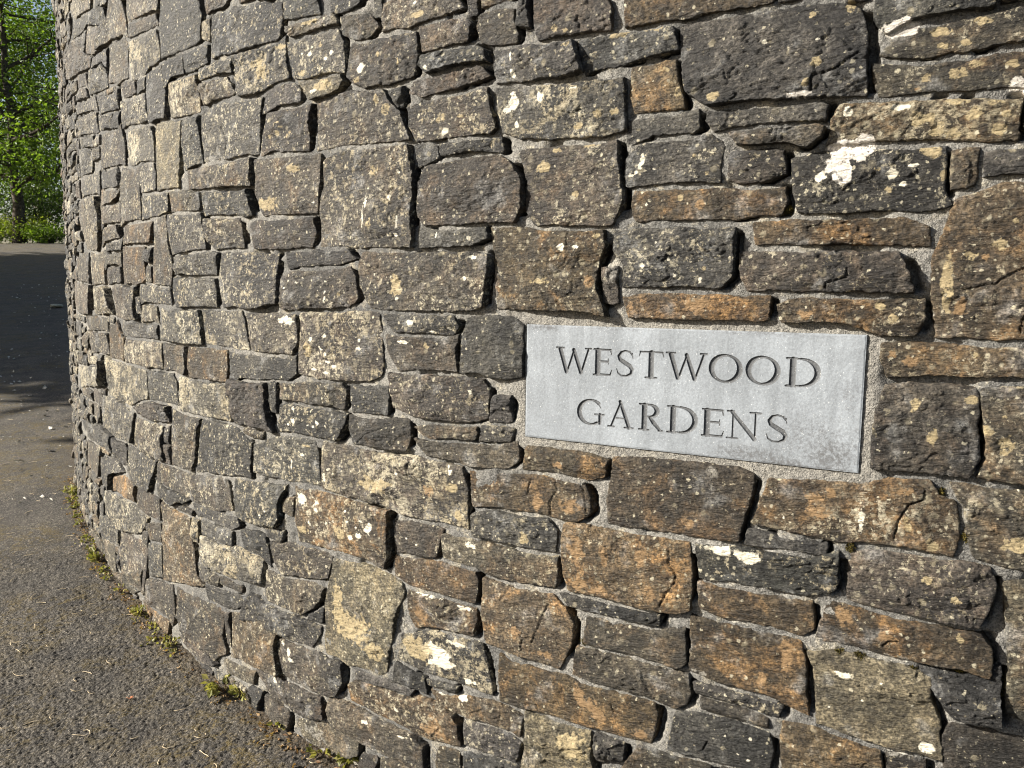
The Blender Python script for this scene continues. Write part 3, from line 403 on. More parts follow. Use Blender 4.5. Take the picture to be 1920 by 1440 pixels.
r1 -4715 117 -4497 118 -4503 282 -4723 289
y3 -4492 122 -4355 116 -4355 154 -4486 164
b2 -4343 113 -4289 116 -4295 181 -4341 184
b1 -4185 124 -4042 119 -4038 191 -4184 190
b1 -3501 121 -3419 126 -3425 171 -3495 170
k2 -465 114 -371 113 -373 156 -470 172
b2 -177 117 -114 121 -49 122 -51 205 -49 288 -113 301 -185 300 -177 204
b1 514 119 578 118 640 115 640 163 576 158 515 157
g2 652 117 715 115 720 177 723 241 648 242 651 181
k3 731 116 816 115 822 167 727 171
g2 922 117 999 119 1001 165 913 166
y3 1439 120 1735 119 1742 220 1441 214
k1 1744 119 1832 121 1832 324 1745 328
g1 -3915 133 -3862 129 -3808 128 -3811 172 -3914 174
y2 -3618 127 -3562 128 -3508 128 -3506 187 -3608 188
g1 -2845 126 -2755 126 -2748 161 -2846 158
b1 831 129 911 135 903 184 829 177
g3 -3803 138 -3740 139 -3677 136 -3679 209 -3741 210 -3803 211
b1 -3671 142 -3618 139 -3624 215 -3671 212
y3 -3412 141 -3349 142 -3287 144 -3280 219 -3352 222 -3412 210
g2 -3286 136 -3228 137 -3216 193 -3278 201
y2 210 137 281 135 277 205 201 214
k1 288 139 339 139 337 236 284 237
g1 -3212 147 -3126 154 -3107 206 -3226 216
g2 -6599 163 -6297 158 -6289 370 -6603 373
g1 -6280 157 -6202 156 -6200 253 -6285 259
b1 -5768 164 -5444 166 -5441 368 -5768 373
r1 -4031 154 -3922 157 -3920 188 -3978 190 -4033 193
b1 -43 162 21 163 84 163 76 198 17 196 -42 197
g1 440 159 511 163 510 247 508 330 436 326 437 244
b2 1004 160 1324 165 1323 257 1008 258
y2 1336 158 1424 158 1430 322 1340 327
g3 -4495 170 -4352 166 -4355 242 -4492 234
b2 -430 169 -368 174 -370 200 -432 201
y1 522 165 583 169 643 172 635 264 578 268 517 272
g2 -4286 173 -4187 178 -4189 244 -4279 247
b2 -3496 178 -3421 179 -3417 209 -3503 212
b2 729 178 823 179 814 228 724 225
b1 919 175 1002 185 998 279 914 282
b3 -5921 192 -5784 187 -5785 361 -5921 354
b2 -4339 190 -4296 186 -4287 241 -4348 249
b2 -3913 189 -3810 188 -3813 263 -3907 265
b1 829 188 913 187 910 253 824 247
k3 -4183 198 -4007 206 -4008 269 -4179 271
b1 -4003 204 -3922 199 -3923 239 -4002 235
y1 -3612 195 -3508 197 -3508 227 -3562 230 -3629 235
y2 -360 195 -272 193 -270 238 -365 250
k2 -2745 210 -2678 208 -2681 271 -2746 274
b3 -41 206 26 206 94 207 161 207 153 284 88 281 23 279 -42 276
r1 165 207 195 214 200 279 165 283
b2 -3802 217 -3733 216 -3664 215 -3668 273 -3732 272 -3796 272
b3 -3503 221 -3414 219 -3414 277 -3500 275
g3 215 218 279 216 278 301 279 388 199 390 207 300
g2 -5027 232 -4733 226 -4729 400 -5032 400
y2 1445 232 1737 233 1740 396 1436 397
r3 -3660 240 -3586 243 -3511 240 -3506 305 -3579 304 -3653 304
k3 -3406 241 -3348 243 -3346 287 -3406 294
b1 -1635 239 -1593 233 -1597 302 -1595 364 -1632 355 -1632 299
b3 -261 238 -195 235 -187 265 -270 278
g3 343 234 427 235 428 293 354 300
g1 730 235 820 237 817 299 815 360 724 355 727 295
y1 -4493 248 -4356 247 -4352 284 -4489 293
g1 -4339 250 -4296 245 -4286 294 -4355 293
g2 -3999 246 -3921 245 -3916 312 -4003 304
b2 286 250 336 246 336 305 335 364 338 428 290 427 287 337
y1 644 247 718 251 717 307 719 364 647 364 646 305
y2 -4277 256 -4189 257 -4187 328 -4287 332
k2 829 258 906 260 907 311 823 319
g2 -6282 271 -6205 274 -6204 366 -6276 363
y2 -3907 273 -3804 272 -3814 311 -3911 302
k2 -3338 266 -3237 268 -3232 322 -3287 327 -3345 327
g2 1005 266 1325 273 1334 367 1014 371
y3 -4182 278 -4051 282 -4055 338 -4187 339
b1 -4042 278 -4007 278 -4012 354 -4055 353
r3 -3801 280 -3706 278 -3710 312 -3808 310
b1 -3703 282 -3657 280 -3657 347 -3703 355
g3 -3229 276 -3161 281 -3099 282 -3029 273 -3015 322 -3091 309 -3153 309 -3222 315
r1 -2753 282 -2647 278 -2649 320 -2752 306
r3 514 278 577 281 636 277 643 322 584 319 518 320
k1 -3502 290 -3414 286 -3408 322 -3504 314
y3 -42 289 30 286 32 365 -45 352
b2 39 287 121 291 120 374 41 378
r1 136 291 197 288 200 333 127 336
b2 912 289 986 286 983 349 924 352
g2 -6195 303 -5986 298 -5981 396 -6185 402
r1 -5431 297 -5088 300 -5096 431 -5425 432
g2 -4722 299 -4502 305 -4508 464 -4721 470
k3 -4494 296 -4336 304 -4335 347 -4492 352
k1 -4325 299 -4293 300 -4293 360 -4328 358
k1 -3395 298 -3351 297 -3349 362 -3403 359
y1 1840 298 1988 304 1988 431 1841 428
r2 -5974 307 -5929 315 -5935 473 -5973 482
b3 -5074 307 -5041 310 -5038 484 -5076 477
g2 342 304 432 306 429 359 426 413 342 415
k3 -4003 318 -3937 321 -3875 318 -3813 319 -3749 316 -3747 357 -3812 356 -3874 357 -3937 357 -4003 356
g2 -3654 318 -3582 317 -3509 317 -3516 368 -3584 367 -3654 372
r1 -3224 323 -3141 321 -3057 319 -3054 341 -3144 344 -3228 340
g1 830 321 902 316 908 375 823 382
b1 -3742 329 -3711 328 -3708 399 -3741 411
g1 -3501 323 -3407 326 -3410 376 -3506 382
b1 515 330 580 332 643 336 636 383 580 377 521 376
r2 -4278 335 -4192 343 -4190 381 -4283 377
y2 -3343 335 -3234 340 -3238 383 -3339 384
g1 440 335 505 335 506 416 433 418
b3 1336 337 1426 334 1431 441 1336 440
y3 1755 339 1826 343 1831 468 1751 466
b1 -4182 345 -4062 347 -4069 386 -4176 389
b1 126 353 189 343 192 441 132 446
k3 -4492 358 -4330 365 -4328 407 -4488 403
g2 -4063 359 -4006 363 -4011 424 -4066 418
r2 -3230 358 -3157 356 -3082 352 -3092 412 -3155 410 -3222 408
g1 913 352 1003 351 1004 457 916 461
b3 -5922 370 -5781 375 -5776 533 -5921 542
g3 -4317 367 -4291 369 -4289 433 -4332 435
g2 -3998 370 -3930 369 -3863 369 -3793 366 -3802 442 -3870 438 -3935 435 -4004 436
b2 -3700 367 -3663 372 -3660 433 -3699 430
b2 726 366 815 365 819 433 719 438
b2 -6599 381 -6196 376 -6207 588 -6597 588
b3 -5766 378 -5538 378 -5540 548 -5765 548
b2 -5525 381 -5437 377 -5437 551 -5533 543
g1 -3793 380 -3747 379 -3750 431 -3792 431
b1 -3649 378 -3560 376 -3559 405 -3649 414
k2 -3554 382 -3514 378 -3511 425 -3555 427
g2 -3403 378 -3350 377 -3351 430 -3404 434
g1 -3081 383 -3040 382 -3042 454 -3085 452
y1 643 378 722 375 720 428 650 428
b1 1012 382 1326 380 1333 546 1012 547
g1 -4283 392 -4184 389 -4186 442 -4284 442
b2 -3502 391 -3407 393 -3414 423 -3505 427
g3 -3342 390 -3286 389 -3232 386 -3234 430 -3289 431 -3344 433
b1 -3028 385 -3002 390 -3005 450 -3034 448
b1 514 381 581 387 643 386 639 487 582 489 520 490
b2 830 388 914 393 913 445 828 445
k1 -4176 399 -4073 403 -4070 437 -4179 439
g1 -2994 397 -2958 398 -2946 465 -3001 464
g2 195 396 278 397 292 460 199 452
k3 -6187 413 -5981 413 -5983 580 -6186 580
b1 -5024 409 -4730 415 -4728 544 -5035 538
g2 -667 408 -565 413 -557 437 -670 426
b2 1446 407 1742 411 1735 507 1438 510
y1 -4495 423 -4361 425 -4363 442 -4493 449
g1 -3655 417 -3558 424 -3559 464 -3649 460
g2 -3222 417 -3116 421 -3120 463 -3224 470
g2 -1816 422 -1744 417 -1735 464 -1834 484
b1 350 418 431 425 428 475 339 478
b2 -3498 428 -3415 430 -3407 460 -3503 461
b1 -2358 429 -2297 414 -2294 485 -2352 482
y2 -1737 424 -1674 433 -1669 469 -1728 476
y3 438 425 510 425 514 473 430 484
b2 -5425 436 -5087 434 -5088 646 -5431 649
k3 -4356 442 -4286 443 -4295 473 -4347 466
b1 -4063 436 -4011 439 -4008 506 -4063 509
k1 -3796 438 -3727 427 -3660 437 -3662 487 -3727 489 -3791 489
b2 -3550 440 -3509 440 -3508 512 -3552 511
g3 -3405 442 -3318 440 -3231 438 -3233 492 -3315 491 -3395 491
k1 645 438 733 445 729 502 730 566 642 567 648 498
k1 739 437 822 443 822 523 736 524
g1 1843 437 1989 438 1986 540 1840 534
b1 -4280 446 -4140 447 -4142 514 -4280 505
b1 -4132 444 -4071 447 -4070 517 -4135 520
g2 -4006 447 -3943 448 -3880 448 -3817 449 -3822 488 -3883 488 -3942 487 -4002 484
y1 -1666 444 -1589 450 -1516 452 -1516 474 -1590 476 -1661 477
b2 1342 447 1431 450 1426 577 1344 578
b2 -4493 457 -4363 456 -4366 484 -4492 493
g2 -3115 457 -3060 457 -3006 456 -3006 523 -3060 520 -3114 518
y2 832 457 910 462 912 522 824 523
g1 -3653 470 -3558 472 -3560 544 -3652 540
b1 -3495 467 -3410 472 -3410 543 -3508 537
b3 917 468 997 467 1002 634 911 638
b2 -4726 479 -4496 485 -4503 649 -4725 648
g1 -4356 470 -4286 483 -4287 529 -4354 530
b1 -3224 476 -3126 474 -3137 508 -3228 507
g3 1755 476 1826 475 1827 602 1749 604
b1 -5966 491 -5936 490 -5932 704 -5973 698
b2 -5085 491 -5038 489 -5042 660 -5077 656
g2 -4492 499 -4360 500 -4360 538 -4489 536
r2 -4004 503 -3935 499 -3866 499 -3796 497 -3787 571 -3858 569 -3927 567 -4003 572
k1 -3779 498 -3718 500 -3660 499 -3658 550 -3720 549 -3783 550
r1 -3404 498 -3312 505 -3312 559 -3402 554
y1 -3305 498 -3233 501 -3228 555 -3306 555
g2 -3001 493 -2927 492 -2925 548 -2992 541
k2 522 496 582 500 640 499 639 536 527 542
b2 -4282 519 -4139 525 -4139 585 -4288 584
b1 -4060 518 -4013 515 -4011 590 -4065 591
g2 -3552 523 -3514 525 -3512 571 -3556 567
g1 -3227 521 -3170 519 -3116 515 -3110 563 -3216 566
b2 454 519 519 521 521 578 445 575
g2 1444 524 1727 522 1726 726 1436 727
g3 -4133 530 -4069 528 -4074 586 -4131 586
r1 -3109 529 -3053 530 -2998 530 -2994 570 -3106 552
b2 739 529 825 529 907 525 913 607 829 606 742 606
b2 -4356 541 -4296 538 -4294 599 -4348 599
b1 -5921 550 -5776 551 -5788 760 -5924 754
g2 -5032 552 -4731 551 -4731 752 -5029 763
y3 -4484 552 -4359 555 -4363 594 -4485 595
k1 -3651 546 -3564 544 -3557 591 -3662 596
g2 -3500 545 -3409 545 -3407 572 -3510 584
g2 1842 549 1985 555 1990 683 1839 683
b2 -5770 559 -5442 565 -5447 728 -5773 732
g1 -3781 556 -3684 559 -3695 593 -3781 591
k1 1006 557 1329 564 1328 683 1011 687
g3 -1861 568 -1816 552 -1809 643 -1862 644
k3 -4005 579 -3943 580 -3884 579 -3880 641 -3940 642 -4000 642
y1 -3877 579 -3789 583 -3792 650 -3869 654
g2 -3402 575 -3371 575 -3372 641 -3395 641
y1 -6193 587 -5978 593 -5984 793 -6187 795
g2 -4281 587 -4155 590 -4155 627 -4277 629
b3 -3552 590 -3480 590 -3408 593 -3412 658 -3481 658 -3551 659
b1 1340 589 1434 590 1425 758 1343 759
b1 -6597 603 -6199 595 -6203 770 -6597 772
k1 -4142 594 -4010 598 -4009 663 -4143 660
k2 -3784 597 -3726 599 -3669 593 -3668 663 -3722 668 -3776 673
b2 -3666 601 -3612 602 -3559 602 -3556 665 -3610 669 -3664 673
g2 70 599 160 600 249 593 256 625 160 623 63 626
b2 -4492 603 -4296 606 -4290 662 -4494 659
g1 741 621 823 619 906 618 905 668 821 665 728 675
y2 1744 617 1825 621 1827 793 1737 783
b1 -4286 638 -4157 635 -4147 670 -4284 667
b1 -4005 654 -3908 652 -3913 718 -4003 713
b1 -3402 647 -3336 643 -3333 694 -3410 691
b2 -1984 645 -1914 651 -1853 649 -1846 672 -1912 674 -1975 670
g2 914 645 998 644 997 708 923 713
k2 -5424 661 -5094 657 -5092 790 -5424 791
y3 -4720 661 -4505 659 -4499 865 -4721 871
y3 -3904 663 -3848 663 -3788 660 -3797 703 -3904 700
b3 -4494 664 -4296 666 -4290 719 -4490 722
g3 -4145 672 -4015 665 -4008 727 -4138 731
g1 -3551 674 -3484 671 -3415 671 -3412 709 -3487 710 -3553 693
g1 -5078 680 -5042 678 -5040 850 -5079 849
y2 -4288 676 -4158 674 -4150 723 -4282 716
g2 -3785 680 -3703 678 -3623 678 -3618 737 -3697 739 -3780 742
b2 -3612 678 -3559 683 -3552 762 -3617 756
k2 -1368 680 -1286 679 -1269 725 -1380 716
b2 749 679 831 678 912 676 912 763 825 757 735 761
k3 -3010 682 -2938 691 -2944 737 -3025 733
b1 1839 686 1986 687 1990 893 1843 893
y3 1008 701 1334 695 1325 873 1010 871
g2 -3902 708 -3845 711 -3790 712 -3789 741 -3848 739 -3906 734
r3 -2932 708 -2861 709 -2790 713 -2787 739 -2861 735 -2935 735
k1 917 719 995 717 1000 801 924 803
y3 -4496 731 -4260 725 -4264 796 -4496 799
y1 -4247 724 -4148 732 -4152 756 -4256 762
g2 -3999 728 -3907 728 -3910 798 -4009 800
k2 -245 729 -169 730 -93 730 -16 731 -13 758 -98 755 -177 757 -272 764
g1 -5976 737 -5927 742 -5933 953 -5975 952
g2 -5766 742 -5442 745 -5446 834 -5771 842
b2 -4142 738 -4010 742 -4015 790 -4149 789
g1 1445 740 1726 739 1725 906 1439 904
b3 -3901 753 -3840 751 -3778 753 -3780 805 -3841 810 -3902 811
b2 -3773 753 -3698 751 -3623 753 -3620 797 -3697 797 -3771 796
r1 -5917 773 -5787 773 -5781 903 -5925 901
r2 -5036 774 -4732 765 -4727 975 -5027 983
y3 -4248 770 -4153 770 -4157 800 -4264 802
k1 736 767 796 766 795 854 801 943 733 943 734 855
y1 800 762 892 771 883 823 806 818
g3 1339 774 1431 767 1428 892 1343 899
b2 -6600 782 -6298 775 -6302 903 -6596 909
g3 -6285 781 -6203 778 -6202 946 -6293 948
g2 -3614 780 -3560 777 -3565 818 -3611 823
y3 -1285 776 -1225 776 -1219 839 -1279 823
b2 -3552 786 -3447 788 -3454 831 -3556 833
g2 -5435 804 -5098 801 -5090 895 -5430 896
y1 -4150 797 -4051 797 -4046 843 -4140 837
g3 -4043 796 -4016 796 -4013 871 -4041 872
k1 -3441 798 -3385 800 -3330 801 -3325 833 -3387 830 -3447 834
g1 1739 801 1825 796 1823 971 1746 964
y1 -6193 810 -5977 810 -5988 942 -6186 934
g1 -4494 807 -4220 809 -4222 874 -4495 874
g3 -4207 809 -4154 804 -4148 835 -4212 842
g1 -4010 809 -3907 812 -3907 844 -4005 837
r2 -3773 808 -3694 809 -3616 812 -3618 841 -3697 841 -3776 840
y2 -3323 804 -3214 809 -3211 869 -3316 871
y1 893 807 992 807 1000 866 897 863
r1 -3897 819 -3836 822 -3777 822 -3780 861 -3840 861 -3907 867
g1 -3203 814 -3143 816 -3087 814 -3088 856 -3148 848 -3207 846
b1 -2086 809 -2027 810 -2023 886 -2079 883
g3 -3612 832 -3562 826 -3562 884 -3611 878
g1 802 827 891 825 892 902 804 898
g1 -3546 838 -3476 839 -3405 841 -3332 840 -3331 913 -3405 915 -3479 921 -3553 907
b1 -5775 850 -5447 854 -5448 1062 -5765 1053
y2 -4217 848 -4049 851 -4046 902 -4207 898
g2 -4008 846 -3915 852 -3908 918 -4001 922
g2 -3775 849 -3700 847 -3626 844 -3617 876 -3695 877 -3775 876
b2 -3080 846 -3014 842 -2937 841 -2956 923 -3017 919 -3089 926
b2 -5081 863 -5038 859 -5037 1065 -5078 1073
b3 -3206 852 -3096 863 -3091 917 -3195 918
k2 -3897 872 -3839 874 -3781 875 -3777 925 -3840 930 -3902 931
g3 906 869 987 866 985 930 898 931
b2 -4717 880 -4350 881 -4347 981 -4716 981
g2 -4339 880 -4225 875 -4223 908 -4342 914
k1 -3317 879 -3262 880 -3207 882 -3210 919 -3266 919 -3326 924
b3 1003 883 1226 882 1223 976 996 972
b1 1238 882 1327 882 1324 1091 1245 1085
b2 -4041 892 -4015 882 -4012 946 -4042 946
g1 -3767 885 -3697 889 -3628 891 -3627 932 -3698 935 -3773 933
g2 -3622 892 -3558 891 -3549 935 -3618 932
k1 -2081 888 -2034 886 -2022 964 -2083 944
g1 -5918 907 -5781 912 -5778 1032 -5917 1033
y2 -5432 909 -5090 911 -5090 1073 -5432 1081
b1 -4217 905 -4049 904 -4047 964 -4206 960
y1 809 906 890 911 894 1014 806 1018
b2 1337 914 1423 910 1423 1002 1343 1009
y2 1840 912 1993 909 1983 1012 1840 1013
y2 -6596 924 -6307 914 -6303 1086 -6605 1087
b2 -4335 917 -4232 917 -4224 953 -4344 943
g1 1446 919 1726 916 1726 1021 1441 1014
g3 -4001 928 -3909 934 -3911 969 -4006 965
b3 -3426 925 -3347 926 -3270 933 -3270 954 -3349 956 -3427 955
y1 -3262 926 -3178 927 -3096 925 -3100 971 -3180 976 -3264 976
b1 -3093 933 -3007 929 -2910 914 -2921 994 -3006 996 -3094 996
r1 -3903 940 -3833 942 -3763 940 -3762 975 -3832 975 -3902 979
g2 895 940 988 937 990 984 901 978
b1 -6187 951 -5976 954 -5976 1053 -6190 1054
k1 -3757 942 -3641 944 -3637 993 -3699 989 -3754 989
y3 723 948 800 951 798 1013 799 1075 714 1070 713 1009
y3 -6291 956 -6203 960 -6200 1125 -6293 1128
k2 -4338 956 -4216 963 -4218 1012 -4348 1023
k2 -4040 963 -4014 959 -4009 1027 -4037 1028
b1 -5976 973 -5935 975 -5927 1182 -5972 1178
g1 -4211 968 -4051 972 -4046 1023 -4215 1016
b2 -4003 974 -3912 975 -3913 1020 -4004 1017
b1 -2913 979 -2825 985 -2815 1020 -2911 1014
b2 1738 982 1822 981 1831 1079 1743 1077
y1 -5024 989 -4584 992 -4576 1120 -5033 1121
b2 -4565 994 -4473 996 -4466 1034 -4574 1039
g3 -4463 989 -4349 988 -4353 1019 -4459 1013
g3 -3907 988 -3830 987 -3756 984 -3763 1027 -3835 1021 -3907 1021
r1 895 994 966 990 966 1041 892 1038
b2 975 992 1228 995 1227 1203 975 1197
b3 -3750 1000 -3686 1002 -3619 1002 -3628 1039 -3690 1042 -3752 1033
y2 -1481 1001 -1426 992 -1372 998 -1367 1025 -1428 1024 -1489 1027
g2 -4336 1020 -4217 1016 -4225 1075 -4346 1075
y2 815 1018 883 1022 894 1085 810 1085
b2 1339 1022 1429 1023 1423 1152 1346 1148
b2 1837 1021 1984 1024 1990 1186 1842 1190
y2 -4458 1028 -4352 1033 -4352 1092 -4459 1093
g1 -4211 1023 -4103 1025 -4095 1085 -4216 1091
b2 -4002 1031 -3921 1032 -3841 1033 -3760 1035 -3759 1104 -3838 1103 -3916 1101 -3995 1100
b2 1444 1033 1734 1029 1734 1201 1440 1193
g1 -4096 1035 -4010 1037 -4006 1079 -4087 1076
g1 -5920 1054 -5787 1045 -5780 1183 -5918 1182
g1 -4575 1050 -4482 1052 -4486 1097 -4570 1095
g2 -3751 1053 -3659 1056 -3657 1112 -3754 1112
y2 -3661 1046 -3601 1043 -3598 1088 -3648 1092
b2 893 1044 972 1044 968 1098 902 1100
r1 -6191 1059 -5980 1057 -5978 1269 -6186 1262
b1 -5775 1074 -5440 1071 -5443 1167 -5771 1168
g3 -3591 1066 -3528 1072 -3467 1076 -3466 1139 -3526 1136 -3590 1138
b2 -5077 1082 -5048 1077 -5044 1249 -5079 1251
g1 -4336 1080 -4223 1084 -4225 1148 -4347 1155
y1 -3458 1075 -3401 1082 -3346 1082 -3338 1146 -3404 1142 -3465 1143
b2 698 1076 801 1083 799 1141 800 1199 699 1199 695 1136
g2 -5431 1088 -5091 1095 -5093 1257 -5425 1255
y3 -4087 1088 -4005 1092 -4013 1162 -4090 1158
k1 -3339 1085 -3274 1087 -3214 1084 -3210 1133 -3273 1132 -3334 1132
g1 -1332 1090 -1298 1088 -1299 1188 -1346 1186
k2 808 1091 886 1090 892 1153 811 1163
g2 1739 1087 1828 1087 1831 1253 1736 1259
g1 -6596 1098 -6309 1094 -6317 1309 -6602 1302
g1 -4466 1102 -4356 1099 -4351 1171 -4465 1173
y2 -4213 1095 -4104 1094 -4097 1154 -4207 1153
b3 -3647 1101 -3604 1097 -3597 1174 -3657 1165
b2 -3202 1094 -3103 1104 -3102 1169 -3211 1170
g1 1239 1102 1332 1100 1323 1269 1234 1274
r2 -4573 1107 -4488 1105 -4484 1153 -4575 1157
r1 -4005 1108 -3944 1110 -3882 1111 -3821 1113 -3759 1114 -3760 1159 -3841 1159 -3923 1159 -4006 1161
b3 -3097 1105 -3031 1112 -2966 1114 -2963 1146 -3027 1150 -3093 1143
g2 -505 1098 -407 1107 -394 1144 -499 1144
b1 898 1107 967 1110 966 1186 897 1196
y2 -3752 1121 -3660 1121 -3662 1165 -3747 1170
g1 -2959 1111 -2868 1118 -2858 1168 -2954 1165
b1 -5030 1130 -4616 1135 -4611 1335 -5034 1333
k1 -6298 1141 -6202 1141 -6206 1309 -6297 1308
y2 -3329 1142 -3273 1144 -3215 1143 -3218 1173 -3273 1173 -3331 1175
g2 -3593 1146 -3514 1148 -3436 1148 -3359 1148 -3362 1208 -3439 1207 -3514 1208 -3589 1208
g2 -4335 1157 -4213 1154 -4208 1191 -4337 1194
r1 -4204 1156 -4097 1159 -4098 1215 -4204 1221
k1 -474 1149 -403 1155 -407 1225 -462 1219
g1 1338 1160 1424 1162 1424 1293 1335 1294
b2 -4606 1173 -4479 1170 -4478 1212 -4601 1216
b2 -4091 1165 -4016 1168 -3946 1167 -3875 1166 -3871 1233 -3943 1231 -4015 1230 -4097 1236
y1 -3867 1165 -3758 1165 -3758 1243 -3863 1233
b3 805 1170 888 1169 891 1214 804 1210
b2 -5774 1176 -5445 1179 -5439 1347 -5765 1352
g2 -4466 1178 -4349 1181 -4356 1231 -4473 1222
y2 -3746 1179 -3674 1177 -3603 1179 -3599 1215 -3676 1217 -3757 1224
b2 -3355 1178 -3258 1175 -3252 1230 -3349 1230
r2 -3247 1178 -3191 1178 -3133 1176 -3128 1250 -3188 1258 -3243 1249
y1 -5970 1188 -5778 1191 -5786 1398 -5974 1398
y2 -4346 1199 -4213 1202 -4212 1249 -4342 1253
b2 901 1202 962 1195 971 1245 895 1253
b1 1839 1200 1982 1195 1989 1365 1835 1363
y1 689 1206 742 1209 797 1209 800 1266 741 1268 681 1272
g1 977 1211 1216 1207 1216 1338 980 1339
g2 1443 1211 1665 1208 1667 1333 1438 1339
g2 1684 1213 1730 1210 1724 1421 1681 1419
k1 -3595 1217 -3515 1217 -3436 1217 -3356 1216 -3353 1293 -3435 1286 -3511 1288 -3592 1291
b1 804 1219 888 1222 893 1290 804 1295
b3 -4603 1229 -4484 1231 -4480 1396 -4603 1396
g3 -4197 1228 -4102 1227 -4104 1268 -4214 1273
y1 -3750 1228 -3645 1225 -3650 1262 -3749 1264
b2 -3636 1228 -3597 1227 -3600 1290 -3646 1285
g1 -4468 1243 -4347 1243 -4349 1290 -4469 1283
g1 -4090 1238 -4016 1243 -3947 1243 -3875 1242 -3886 1302 -3953 1301 -4021 1298 -4096 1301
b1 -3865 1240 -3779 1244 -3786 1276 -3878 1288
k2 -3346 1238 -3250 1246 -3232 1280 -3302 1279 -3354 1266
g3 -5085 1262 -5048 1261 -5048 1425 -5082 1429
k2 -4337 1262 -4218 1263 -4226 1313 -4343 1309
y3 895 1260 965 1255 970 1298 904 1299
y1 -5427 1273 -5145 1269 -5147 1399 -5430 1395
g3 -5132 1274 -5095 1266 -5090 1394 -5129 1394
b2 -3775 1264 -3708 1272 -3649 1272 -3641 1347 -3714 1336 -3774 1334
g2 1741 1267 1833 1268 1833 1372 1745 1374
b2 -6190 1282 -5985 1275 -5979 1492 -6187 1490
k1 -4216 1282 -4105 1278 -4099 1329 -4210 1328
y1 681 1282 737 1280 795 1276 799 1332 740 1326 680 1331
g3 1230 1277 1330 1279 1327 1410 1235 1408
r2 -3871 1291 -3780 1283 -3778 1361 -3874 1360
g1 -4471 1302 -4356 1303 -4351 1363 -4467 1363
y2 -3646 1304 -3577 1300 -3509 1300 -3441 1298 -3372 1296 -3368 1325 -3438 1330 -3504 1331 -3569 1329 -3638 1322
g2 -3366 1302 -3243 1293 -3261 1324 -3359 1323
y3 812 1300 886 1298 884 1374 805 1365
g1 1337 1303 1429 1306 1434 1433 1341 1429
y1 -4087 1305 -3965 1314 -3964 1346 -4092 1349
y2 -3963 1307 -3886 1305 -3881 1366 -3949 1364
b2 892 1300 962 1304 973 1357 896 1361
k1 -6603 1316 -6203 1324 -6203 1492 -6605 1492
g2 -4349 1314 -4219 1318 -4219 1374 -4341 1368
g2 -2752 1322 -2694 1319 -2637 1316 -2623 1345 -2692 1343 -2749 1344
b1 -4207 1337 -4100 1340 -4100 1391 -4218 1396
r1 687 1336 745 1339 804 1342 801 1384 743 1390 686 1376
g2 -5036 1347 -4609 1353 -4617 1449 -5028 1444
b1 -3771 1353 -3684 1346 -3677 1396 -3766 1404
k2 983 1351 1210 1354 1206 1513 982 1521
b2 1441 1349 1665 1347 1667 1558 1443 1562
b3 -5776 1356 -5444 1361 -5440 1491 -5773 1493
g1 -4091 1362 -3956 1355 -3958 1407 -4099 1407
y1 -3876 1367 -3785 1368 -3787 1426 -3874 1429
g2 -2345 1367 -2294 1365 -2300 1436 -2343 1437
b1 896 1368 967 1367 968 1454 895 1456
g1 -4465 1381 -4350 1381 -4347 1440 -4469 1443
g1 -4349 1371 -4225 1375 -4223 1437 -4344 1438
b3 -3949 1376 -3885 1384 -3884 1415 -3952 1411
b3 809 1381 883 1380 888 1434 806 1426
g1 1738 1383 1991 1383 1988 1474 1745 1481
b2 -4209 1398 -4106 1396 -4102 1462 -4215 1464
b3 -3669 1394 -3612 1402 -3618 1452 -3668 1453
b3 -5975 1410 -5778 1410 -5787 1506 -5965 1508
g3 -5428 1411 -5133 1415 -5127 1615 -5427 1618
g2 -5114 1410 -5087 1414 -5096 1623 -5115 1614
r1 -4606 1412 -4487 1405 -4481 1445 -4605 1450
g3 -3779 1407 -3676 1411 -3680 1450 -3772 1444
g2 695 1414 749 1402 803 1415 800 1497 798 1585 696 1582 694 1498
g2 -4098 1417 -4026 1418 -3960 1418 -3895 1415 -3891 1483 -3958 1485 -4024 1487 -4095 1487
g3 1224 1419 1327 1423 1331 1551 1226 1548
k1 1683 1429 1725 1425 1725 1526 1675 1529
b1 -3889 1433 -3779 1435 -3785 1491 -3885 1483
b2 809 1440 883 1435 889 1495 808 1500
g1 1341 1438 1430 1440 1433 1572 1345 1571
y1 -5085 1448 -5038 1449 -5036 1655 -5082 1664
y2 -4467 1452 -4381 1455 -4387 1518 -4465 1523
y2 -4369 1447 -4225 1444 -4218 1494 -4369 1502
b1 -177 1448 -134 1448 -140 1532 -180 1530
b3 -5032 1462 -4750 1466 -4758 1592 -5035 1593
g1 -4740 1462 -4481 1456 -4486 1629 -4740 1625
k1 -3776 1461 -3708 1458 -3641 1458 -3644 1499 -3709 1499 -3771 1503
b2 -3634 1459 -3599 1457 -3601 1533 -3642 1532
k2 895 1462 969 1463 966 1522 897 1521
k2 -4207 1469 -4104 1471 -4100 1513 -4212 1521
g3 1744 1494 1992 1493 1985 1656 1741 1654
g2 -6597 1503 -6292 1504 -6298 1706 -6600 1704
b3 -6275 1503 -5983 1504 -5977 1624 -6277 1622
y3 -5775 1502 -5445 1505 -5446 1665 -5769 1669
b3 -4095 1496 -3988 1501 -3988 1544 -4092 1548
b1 -3980 1494 -3911 1495 -3846 1497 -3781 1497 -3780 1534 -3846 1535 -3911 1536 -3980 1539
b2 -2229 1491 -2155 1492 -2162 1555 -2212 1561
g2 -4380 1509 -4217 1508 -4224 1576 -4373 1575
b3 -3775 1507 -3713 1509 -3649 1508 -3654 1537 -3712 1539 -3773 1542
y2 -3592 1508 -3524 1501 -3445 1498 -3456 1562 -3531 1561 -3598 1554
k1 812 1507 891 1512 894 1560 803 1563
